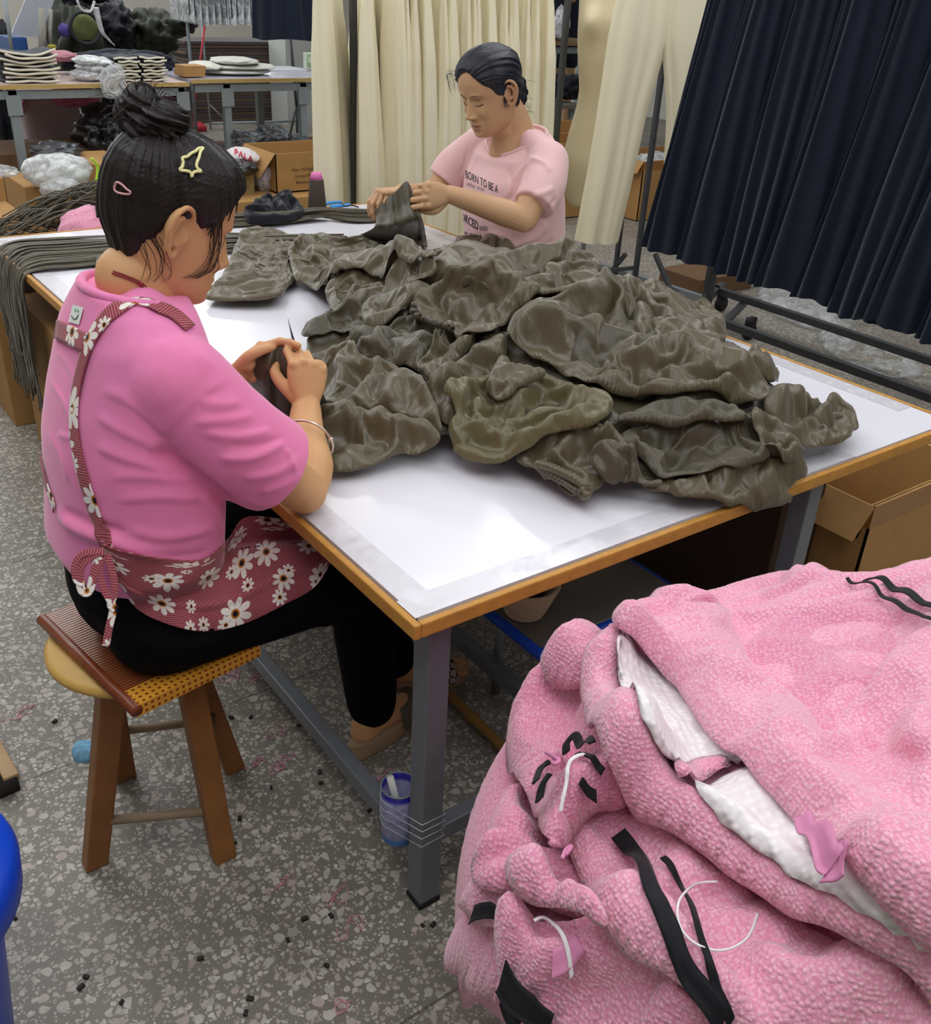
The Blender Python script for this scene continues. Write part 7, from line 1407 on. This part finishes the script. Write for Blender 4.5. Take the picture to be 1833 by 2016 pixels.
def pack(name, label, cat, group, c, w, d, h, mat, seed=1, mats=None, sag=0.0, lip=True):
    """folded garment: rounded slab with a bright folded front lip"""
    rr = random.Random(seed); nx = 24; g = G(); prof = []
    for q in np.linspace(0, 2 * PI, 20, endpoint=False): prof.append((math.copysign(abs(math.cos(q)) ** .35, math.cos(q)) * d / 2, math.copysign(abs(math.sin(q)) ** .5, math.sin(q)) * h / 2))
    A = []
    for i in range(nx):
        u = i / (nx - 1) * 2 - 1; k = math.sqrt(max(0, 1 - abs(u) ** 8)) * .98 + .02; A.append([(c[0] + u * w / 2, c[1] + p[0] * k + .004 * math.sin(u * 7 + seed), c[2] + h / 2 + p[1] * k + sag * (u * u) + .003 * math.sin(u * 5 + seed * 2)) for p in prof])
    g.grid(np.array(A), True); v, f = g.arr(); f += [tuple(range(20)), tuple(range((nx - 1) * 20, nx * 20))[::-1]]; t = mk(name, v, f, mat, None, True, (c[0], c[1], c[2])); tag(t, label, cat, group)
    if lip:
        g = G(); g.tube([(c[0] + u * w / 2 * .97, c[1] - d / 2 - .004 + .004 * math.sin(u * 7 + seed), c[2] + h * .62 + sag * u * u + .003 * math.sin(u * 5 + seed * 2)) for u in np.linspace(-1, 1, 24)], h * .36, 8, up=(0, 0, 1)); g.obj('cream_fold', creamc, t)
    return t
def stack(l, r, b, n, y, hh, label, group, sag, seed):
    a, c = ony(l, b, y), ony(r, b, y); z = bt1 + .001
    for k in range(n): pack('folded_garment', label, 'clothing', group, ((a[0] + c[0]) / 2 + .012 * math.sin(k * 2.3), y + .17 + .012 * math.sin(k * 1.9), z), (c[0] - a[0]) * (.94 + .05 * math.sin(k * 3)), .30, hh * .96, navyc, seed + k, sag=sag * k / n); z += hh
stack(8, 125, 163, 8, BY + .03, .0215, 'navy garment with a cream fold in the left stack on the back table', 'folded navy garments, left stack', .035, 1)
stack(232, 280, 160, 8, BY + .03, .019, 'navy garment with a cream fold in the middle stack on the back table', 'folded navy garments, middle stack', .0, 20)
stack(282, 333, 160, 8, BY + .03, .019, 'navy garment with a cream fold in the right stack on the back table', 'folded navy garments, right stack', .006, 40)
for i, (l, r, t_, b) in enumerate(((140, 205, 135, 160), (150, 215, 122, 142), (145, 200, 108, 128), (165, 225, 112, 130))): pxblob('plastic_pack', 'garment pack in clear plastic between the striped stacks', 'plastic pack', plastic_w, l, r, t_, b, BY + .2, .14, 70 + i, .16, 1.6, group='plastic packs between the striped stacks')
rg = thing('plastic_ring_bag', 'clear bag with a round coil hanging over the back table edge', 'plastic bag', ony(222, 190, BY - .05)); cr = ony(224, 170, BY - .05)
g = G(); g.tube([cr + V(math.cos(a) * .062, 0, math.sin(a) * .062) for a in np.linspace(0, 2 * PI, 36, endpoint=False)], .012, 8, close=True); g.tube([cr + V(math.cos(a) * .04, -.004, math.sin(a) * .04) for a in np.linspace(0, 2 * PI, 36, endpoint=False)], .008, 8, close=True); g.obj('coil', plastic_w, rg); blob('bag', None, None, plastic, cr + V(0, 0, .02), (.085, .03, .11), 5, .25, 2, parent=rg)
pxblob('pink_cloth', 'pink folded cloth behind the left striped stack', 'clothing', flat('dusty_pink', 'b57a86', .8, .05), 60, 152, 98, 122, BY + .62, .14, 3, .2)
pxblob('navy_heap', 'heap of navy clothes behind the left striped stack', 'clothing', navyc, -20, 70, 100, 150, BY + .5, .14, 4, .3); pxblob('navy_heap', 'long heap of dark navy clothes behind the middle striped stacks', 'clothing', navyc, 120, 345, 98, 150, BY + .66, .14, 5, .25)
for i, (l, r, t_, b) in enumerate(((392, 530, 132, 146), (400, 540, 124, 137), (415, 505, 111, 127), (375, 430, 120, 138))): pxblob('white_pack', 'white soft pack in the pile on the right back table', 'plastic pack', flat('white_pack', 'd5d6cc', .5, .04), l, r, t_, b, BY + .35, .2, 80 + i, .12, 1.6, group='white packs on the right back table')
pxbox('paper_sheets', 'thin stack of white sheets right of the white packs', 'paper', flat('paper_white', 'cfd0d8', .6, .02), 530, 605, 137, 142, BY + .5, .3)
for k in range(3): pxbox('small_box', ['small tan box, lowest of three on the right back table', 'small tan box in the middle of three on the right back table', 'small tan box with a white label, topmost of three'][k], 'box', cardm, 362 + k, 404 + k, 144 - k * 7, 151 - k * 7, BY + .08, .18, bev=.002)
sg = pxbox('sign_box', 'white sign box with a green frame beside the leftmost cream trousers', 'sign', flat('sign_white', 'd9e0d0', .5, .02), 602, 640, 104, 135, BY + .5, .04)
q0, q1 = ony(606, 130, BY + .495), ony(636, 108, BY + .495); g = G()
for a, b in (((q0[0], q0[2]), (q1[0], q0[2])), ((q0[0], q1[2]), (q1[0], q1[2])), ((q0[0], q0[2]), (q0[0], q1[2])), ((q0[0], (q0[2] + q1[2]) / 2 - .02), (q1[0], (q0[2] + q1[2]) / 2 - .02))): g.bar((a[0], BY + .495, a[1]), (b[0], BY + .495, b[1]), .004, .006)
g.obj('green_frame', flat('sign_green', '8fc070', .6, .02), sg)
# under the back tables
bn = thing('storage_tub', 'translucent pinkish plastic tub under the left back table', 'tub', (0, 0, 0)); A_, B_, C_, D_ = ony(38, 185, 6.9), ony(205, 180, 6.9), ony(72, 325, 6.9), ony(200, 322, 6.9); zt = A_[2]; zb = .003; bn.location = ((A_[0] + B_[0]) / 2, 7.1, zb)
g = G(); P = []
for z_, k_ in ((zb, .86), (zb + .01, .88), (zt - .03, 1.0), (zt - .02, 1.04), (zt, 1.04)):
    cx_, w_, d_ = (A_[0] + B_[0]) / 2, (B_[0] - A_[0]) / 2 * k_, .26 * k_; P.append([(cx_ + math.copysign(abs(math.cos(q)) ** .3, math.cos(q)) * w_, 7.15 + math.copysign(abs(math.sin(q)) ** .3, math.sin(q)) * d_, z_) for q in np.linspace(0, 2 * PI, 48, endpoint=False)])
g.grid(np.array(P), True); v, f = g.arr(); f.append(tuple(range(48))[::-1]); mk('tub_shell', v, f, flat('tub_plastic', 'b9a6ac', .35, .06, 4), bn)
pxblob('pink_garment', 'pink garment hanging out over the rim of the tub', 'clothing', flat('coral_pink', 'c9708a', .8, .06), 104, 188, 168, 214, 6.82, .06, 11, .5, 2.8); pxblob('pink_garment', 'pink garment beside the left table leg, left of the tub', 'clothing', flat('coral_pink', 'c9708a', .8, .06), 18, 46, 180, 232, 6.9, .12, 12, .3)
binb = glassy('black_bin_liner', '0d0f14', 1.0, .28, 6)
pxblob('black_bag', 'black rubbish bag on the floor beside the tub', 'bag', binb, 150, 262, 212, 312, 6.3, .25, 13, .35, 2.2)
mb = flat('maroon_fabric', '5e2530', .8, .08); pxblob('maroon_bag', 'maroon bag standing behind the black bag', 'bag', mb, 305, 360, 190, 262, 6.9, .12, 14, .2)
pxblob('clear_bag', 'clear plastic bag with handwriting lying on the carton at the left', 'plastic bag', plastic_w, 44, 182, 300, 372, 5.2, .14, 15, .16, 1.5); pxblob('clear_bag', 'clear plastic bag hanging lower over the carton at the left', 'plastic bag', plastic, 75, 160, 350, 392, 5.0, .10, 16, .16, 1.5); pxblob('clear_bag', 'dull grey plastic bag crumpled against the tub', 'plastic bag', plastic_d, 60, 160, 280, 310, 5.7, .15, 17, .35, 2.5); pxblob('clear_bag', 'flat clear plastic bag at the left edge on the carton', 'plastic bag', plastic, -30, 36, 326, 348, 5.0, .12, 18, .25)
g = G(); g.tube(spline([ony(180, 312, 5.0), ony(191, 325, 5.0), ony(192, 345, 5.0), ony(184, 378, 5.0)], 20), .022, 8, ell=.3); solo(g, 'neon_strip', flat('neon_yellow', 'b7e830', .5, .03), 'neon yellow-green strip beside the clear plastic bag', 'strip')
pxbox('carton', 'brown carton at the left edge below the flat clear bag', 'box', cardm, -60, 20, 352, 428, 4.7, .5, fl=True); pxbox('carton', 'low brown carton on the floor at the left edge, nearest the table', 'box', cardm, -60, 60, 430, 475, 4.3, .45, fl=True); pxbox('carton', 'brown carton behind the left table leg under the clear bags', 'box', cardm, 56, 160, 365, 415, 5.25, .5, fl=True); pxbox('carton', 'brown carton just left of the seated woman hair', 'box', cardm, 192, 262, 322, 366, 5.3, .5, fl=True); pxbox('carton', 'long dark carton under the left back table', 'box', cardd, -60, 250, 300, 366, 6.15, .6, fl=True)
# mop, stand, flattened cartons
red = flat('red_plastic', 'b0283a', .4, .05); t = thing('dustpan', 'red long-handled dustpan under the back tables', 'dustpan', onz(378, 262, 0)); yq = onz(378, 258, 0)[1]; g = G(); g.tube([ony(404, 45, yq), ony(378, 240, yq)], .011, 8); g.obj('handle', red, t); q = ony(378, 250, yq); g = G(); g.box((q[0], q[1], q[2]), (.26, .16, .06), rot('X', 10), .02); g.obj('pan', red, t)
t = thing('metal_stand', 'thin pale metal stand with a slanted brace behind the back tables', 'stand', onz(415, 258, 0)); yq = onz(415, 256, 0)[1]
for a, b, w in (((392, -20), (415, 255), .011), ((412, 205), (448, 240), .007), ((415, 243), (600, 238), .012)): g = G(); g.tube([ony(*a, yq), ony(*b, yq)], w, 8); g.obj('tube', legm, t)
zc = .003; yq = onz(460, 240, 0)[1]; xl, xr = ony(372, 150, yq)[0], ony(552, 150, yq)[0]; ztop = ony(460, 82, yq)[2]; n_ = 24; hh = (ztop) / n_
cm = [flat('flat_carton_a', '5a4a3e', .85, .08), flat('flat_carton_b', '4a4242', .85, .08)]
for k in range(n_):
    boxy('flattened_carton', 'flattened brown carton in the tall stack behind the back tables', 'box', cm[k % 2], xl + .02 * math.sin(k * 2.1), xr + .02 * math.sin(k * 1.3), yq + .01 * math.sin(k), yq + .6, zc, zc + hh * .93, bev=.004, group='flattened cartons stacked behind the back tables'); zc += hh
# hanging clothes at the back
yq = 7.2; hr = thing('hanging_rail', 'rail at the back carrying plastic-covered garments', 'rail', (ony(450, 0, yq)[0], yq, 0)); g = G(); xa_, xb_ = ony(360, 0, yq)[0], ony(640, 0, yq)[0]; g.tube([(xa_, yq, 1.72), (xb_, yq, 1.72)], .014, 8); g.obj('rail_tube', legm, hr)
for x in (xa_ + .02, xb_): g = G(); g.tube([(x, yq, 0), (x, yq, 1.72)], .014, 8); g.obj('upright', legm, hr)
for k in range(13):
    l = 352 + k * 13.5; b = 46 - 2 * math.sin(k * 2) if k else 40; q = ony(l + 7, b, yq); t = thing('covered_garment', 'dark garment in a clear cover hanging from the back rail', 'clothing', (q[0], yq, q[2]), 'plastic-covered garments on the back rail'); h = 1.72 - q[2] - .06
    def strip(w, d, z0, z1, k2):
        zz = np.linspace(z0, z1, 12); return np.array([[(q[0] + w * math.cos(a) * (1 + .2 * math.sin(3 * a + k2 + z_ * 4)), yq + d * math.sin(a) * (1 + .2 * math.sin(5 * a + k2)), q[2] + z_) for a in np.linspace(0, 2 * PI, 20, endpoint=False)] for z_ in zz])
    g = G(); g.grid(strip(.020, .20, .05, h, k), True); g.obj('garment', navyc, t); g = G(); g.grid(strip(.026, .22, 0, h, k + 1), True); g.obj('clear_cover', plastic_w, t)
v, f = skirt_mesh(91, .46, 1.0, 11); t = hung('navy_dress', 'dark navy skirt hanging at the back left of the cream trousers', 'skirt', None, v, f, navy, .3, 'skirt_cloth'); q = ony(572, 78, 5.6); place(t, (q[0], 5.6, q[2] + 1.0), -.4)
t = thing('dark_stand', 'dark stand with spread feet under the hanging navy skirt', 'stand', onz(585, 262, 0)); yq = onz(585, 262, 0)[1]
for a, b, w in (((570, 60), (584, 210), .016), ((584, 205), (572, 262), .012), ((584, 205), (585, 262), .012), ((584, 205), (603, 262), .012)): g = G(); g.tube([ony(*a, yq), ony(*b, yq)], w, 8); g.obj('tube', ironc, t)
g = G(); q = ony(575, 150, 9.3); g.box((q[0] + .12, 9.45, 1.7), (.42, .4, 3.4)); o = g.obj('trim_1', flat('column_paint', 'b4b8b4', .8, .03), None, False); o['kind'] = 'structure'
# big sacks at the back left
sm = [flat('sack_olive', '2f3329', .55, .2, 6, 0, .35, .5), flat('sack_black', '15181e', .55, .2, 6, 0, .35, .5), flat('sack_grey', '44484d', .55, .2, 6, 0, .35, .5), flat('sack_plum', '2b2128', .55, .2, 6, 0, .35, .5)]
for i, (l, r, t_, b, m_, lb) in enumerate(((90, 205, 8, 230, 0, 'large olive sack behind the pink folded cloth'), (180, 262, 0, 100, 1, 'large black sack between two olive sacks at the back'), (240, 350, 20, 112, 0, 'large dark green sack left of the flattened cartons'), (300, 372, 22, 70, 3, 'plum coloured sack on top at the right end of the sack pile'), (60, 150, -40, 20, 2, 'grey plastic sack at the top left of the sack pile'), (150, 215, -30, 22, 1, 'black sack at the top of the sack pile'), (210, 310, 20, 60, 3, 'dark plum sack lying under the bright window'), (-40, 40, 20, 330, 1, 'black sack at the left edge of the picture'), (120, 380, 90, 240, 1, 'wide black sack at the foot of the sack pile'))):
    pxblob('fabric_sack', lb, 'sack', sm[m_], l, r, t_, b, 7.9 + .1 * i, .35, 100 + i, .35, 2.4)
g = G(); q = ony(168, 55, 7.45); g.tube([q + V(math.cos(a) * .11, 0, math.sin(a) * .11) for a in np.linspace(0, 2 * PI, 40, endpoint=False)], .014, 8, close=True); solo(g, 'cable_ring', flat('cable_dark', '23272a', .5, .05), 'dark ring hanging against the olive sack', 'ring')
q = ony(160, 56, 7.5); blob('yarn_ball', 'olive green round bundle inside the dark ring', 'bundle', flat('moss', '62683c', .8, .1, 20), (q[0] + .04, 7.55, q[2]), (.10, .05, .10), 3, .1); q = ony(127, 60, 7.5); blob('purple_bundle', 'small purple bundle left of the dark ring', 'bundle', flat('purple', '51418c', .6, .05), q, (.045, .04, .05), 4, .15); q = ony(102, 93, 7.4); blob('yellow_bundle', 'small yellow bundle above the pink folded cloth', 'bundle', flat('yellow', 'a8a030', .6, .05), q, (.035, .03, .02), 5, .15)
g = G(); g.tube(spline([ony(150, -5, 7.3), ony(160, 18, 7.3), ony(178, 22, 7.3), ony(186, 2, 7.3)], 24), .02, 8, ell=.4); g.tube(spline([ony(188, 15, 7.3), ony(200, 60, 7.3), ony(212, 76, 7.3), ony(226, 90, 7.3)], 24), np.linspace(.05, .008, 24), 8, ell=.4); solo(g, 'plastic_wrap', plastic_w, 'twisted clear plastic wrap hanging over the sacks', 'plastic')
g = G(); g.tube([ony(82, 15, 7.3), ony(84, 60, 7.3), ony(82, 102, 7.3)], [.05, .06, .05], 10, ell=.4); g.tube([ony(100, 18, 7.3), ony(96, 55, 7.3), ony(98, 85, 7.3)], [.03, .05, .04], 10, ell=.4); solo(g, 'hanging_rags', flat('rag_grey', '97968e', .8, .1, 20), 'pale grey rags hanging at the left of the olive sack', 'rags')
g = G(); a_, b_ = ony(22, 68, 7.6), ony(80, 74, 7.6); g.add([a_, b_, ony(118, -30, 7.6), ony(62, -30, 7.6)], [(0, 1, 2, 3)]); o = solo(g, 'white_board', flat('board_grey', 'a9adb8', .5, .03), 'slanted pale board at the back left above the blue crate', 'board', False); apply_mods(o, [('SOLIDIFY', dict(thickness=.02))])
pxbox('blue_crate', 'dark blue crate at the back left behind the navy heap', 'crate', flat('crate_blue', '1f4a86', .5, .05), 22, 58, 74, 110, 7.5, .3, fl=True); g = G(); g.tube([ony(8, -10, 7.0), ony(24, 105, 7.0)], .014, 8); solo(g, 'shelf_post', legm, 'slanting pale metal post at the back left', 'post')
# floor right of the seated woman's head
pal = pxblob('printed_bag', 'white bag printed in red letters behind the seated woman head', 'bag', flat('bag_white', 'd5d0d0', .5, .03), 440, 507, 290, 330, 5.2, .14, 21, .12, 1.5)
Tb = bvh([pal])
try: text_on('PALA', (462, 304), (499, 321), 11, Tb, flat('letter_red', 'c03048', .6, .03), pal, thin=.02, off=.004)
except Exception as ex: print('text', ex)
pxblob('black_parcel', 'black parcel under the printed white bag', 'bag', binb, 440, 502, 312, 345, 5.1, .14, 22, .2); pxbox('carton', 'olive brown carton under the black parcel', 'box', flat('carton_olive', '8f7a4c', .8, .05), 420, 502, 338, 384, 5.05, .4, fl=True)
pxblob('white_paper_bag', 'crumpled white paper wedged between the two cartons', 'paper', flat('paper_lilac', 'b9b4c0', .7, .03), 496, 545, 318, 378, 5.15, .08, 23, .3, 2)
A_, B_ = ony(545, 378, 5.0), ony(700, 378, 5.0); zt = ony(600, 300, 5.0)[2]; zb = ony(600, 376, 5.0)[2]
ct_ = carton('carton', 'open brown carton with black printed lines of text behind the thread cone', A_[0], B_[0] + .1, 5.0, 5.45, zt - zb, z0=zb, flaps=.18, tape=False)
Tc = bvh([c for c in ct_.children if c.name.startswith('body')])
for s_, a, b in (('Net Weight', (575, 338), (622, 333)), ('Gross Weight', (580, 350), (632, 345)), ('Measure', (583, 362), (618, 359))): text_on(s_, a, b, 6, Tc, flat('carton_ink', '6b5236', .8, .03), ct_, off=.003, thin=.01)
boxy('carton', 'long low brown carton carrying the other cartons behind the table', 'box', cardm, ony(400, 400, 4.8)[0], ony(760, 400, 4.8)[0], 4.85, 5.5, 0, min(zb, ony(420, 384, 5.05)[2]) - .004)
for i, (l, r, t_, b) in enumerate(((462, 520, 256, 292), (510, 560, 245, 285), (545, 600, 262, 300))): pxblob('grey_plastic_heap', ['grey plastic heap nearest the pale table leg', 'tallest grey plastic heap behind the printed carton', 'grey plastic heap over the flap of the printed carton'][i], 'plastic', plastic_d, l, r, t_, b, 5.9, .2, 30 + i, .4, 2.5)
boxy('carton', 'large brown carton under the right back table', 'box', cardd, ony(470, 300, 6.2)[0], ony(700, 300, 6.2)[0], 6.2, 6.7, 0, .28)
# right of the cream row: shelf table, boards, cartons, a far worker
yq = 6.4; t = thing('shelf_table', 'brown-topped shelf table seen between the cream row and the dress form', 'table', (ony(1085, 85, yq)[0], yq, 0)); a, b = ony(1020, 84, yq), ony(1190, 88, yq); g = G(); g.box(((a[0] + b[0]) / 2, yq + .3, a[2]), (b[0] - a[0], .7, .035)); g.obj('table_top', flat('worn_brown_top', '8b7558', .5, .1), t, False); g = G(); g.box(((a[0] + b[0]) / 2, yq + .02, a[2] - .06), (b[0] - a[0], .03, .05)); g.obj('apron_rail', legm, t, False)
for l in (1040, 1098, 1150):
    q = ony(l, 86, yq); g = G(); g.box((q[0], yq + .03, (q[2] - .03) / 2), (.035, .035, q[2] - .03)); g.obj('leg', legm, t, False)
q = ony(1085, 212, 5.6); a, b = ony(1030, 212, 5.6), ony(1150, 214, 5.6); t = thing('low_bench', 'low grey-topped bench below the shelf table', 'bench', (q[0], 5.9, 0)); g = G(); g.box(((a[0] + b[0]) / 2, 5.9, q[2]), (b[0] - a[0], .6, .03)); g.obj('bench_top', flat('bench_grey', '6f6a60', .6, .06), t, False)
for x in (a[0] + .05, b[0] - .05): g = G(); g.box((x, 5.7, q[2] / 2), (.04, .04, q[2])); g.obj('leg', legm, t, False)
pxblob('dark_clothes_heap', 'heap of black clothes on the low bench under the shelf table', 'clothing', blackc, 1078, 1150, 145, 198, 5.9, .2, 41, .3); pxbox('dark_box', 'dark grey box on the low bench right of the cream row', 'box', flat('box_grey', '3c3d40', .7, .05), 1040, 1075, 118, 208, 5.75, .3, fl=True)
pxblob('dark_clothes_heap', 'dark clothes hanging behind the shelf table', 'clothing', navyc, 1030, 1085, -40, 190, 7.2, .15, 42, .2); pxblob('bottle_bag', 'clear plastic bag of glass bottles standing on the shelf table', 'plastic bag', plastic_w, 1091, 1118, 14, 80, 6.35, .06, 43, .25)
pxbox('dark_tray', 'dark shallow tray on the shelf table', 'tray', flat('tray_dark', '3d2f2a', .6, .05), 1050, 1110, 62, 76, 6.45, .25)
carton('carton', 'tall open brown carton behind the woman in pale pink', ony(1075, 400, 4.4)[0], ony(1215, 400, 4.4)[0], 4.4, 4.95, ony(1120, 262, 4.4)[2], flaps=.15)
carton('carton', 'open brown carton holding clear plastic, seen behind the rack post', ony(1245, 500, 4.1)[0], ony(1420, 500, 4.1)[0], 4.1, 4.6, ony(1280, 318, 4.1)[2], flaps=.1); pxblob('clear_bag', 'clear plastic sticking out of the carton behind the rack post', 'plastic bag', plastic_w, 1255, 1330, 300, 335, 4.35, .12, 44, .3)
boxy('carton', 'low brown carton lying between the rack feet', 'box', cardd, onz(1235, 540, 0)[0], onz(1235, 540, 0)[0] + .45, onz(1235, 540, 0)[1] - .55, onz(1235, 540, 0)[1] - .25, 0, .10)
p3 = thing('person', 'far worker in dark shorts, only the legs seen under the shelf table', 'person', ony(1108, 110, 7.4)); p3.location.z = 0; q = ony(1108, 125, 7.4); x_, y_ = q[0], 7.4; s3 = q[2] / .48
g = G()
for sg in (-1, 1): limb(g, [(x_ + sg * .10, y_, .9 * s3), (x_ + sg * .11, y_, .5 * s3), (x_ + sg * .11, y_ + .02, .09 * s3)], [.08, .055, .035], 14, 16); limb(g, [(x_ + sg * .11, y_ + .03, .05), (x_ + sg * .11, y_ - .14, .03)], [.035, .025], 12, 8); limb(g, [(x_ + sg * .19, y_, 1.38 * s3), (x_ + sg * .24, y_, 1.12 * s3), (x_ + sg * .2, y_ - .16, .98 * s3)], [.045, .04, .028], 12, 12)
limb(g, [(x_, y_, .9 * s3), (x_, y_, 1.15 * s3), (x_, y_, 1.38 * s3)], [.13, .12, .11], 20, 14, ell=.7); limb(g, [(x_, y_, 1.4 * s3), (x_, y_ - .01, 1.5 * s3)], [.05, .05], 12, 6); head_geo(g, V(x_, y_ - .02, 1.6 * s3), rot('Z', -90), s3); fuse(g, 'body', skinB, p3, .008, 2)
g = G()
for sg in (-1, 1): limb(g, [(x_ + sg * .09, y_, .92 * s3), (x_ + sg * .11, y_, .50 * s3)], [.115, .09], 16, 8)
fuse(g, 'shorts', navyc, p3, .012, 2); g = G(); limb(g, [(x_, y_, .93 * s3), (x_, y_, 1.15 * s3), (x_, y_, 1.38 * s3)], [.145, .14, .13], 20, 14, ell=.72); fuse(g, 'shirt', blackc, p3, .014, 2)
hair_cap('hair', V(x_, y_ - .02, 1.6 * s3), rot('Z', -90), hairA, p3, V(-.03, 0, .12), hl2, s3, .012, 2, 30, .002, nz=20, nt=60)
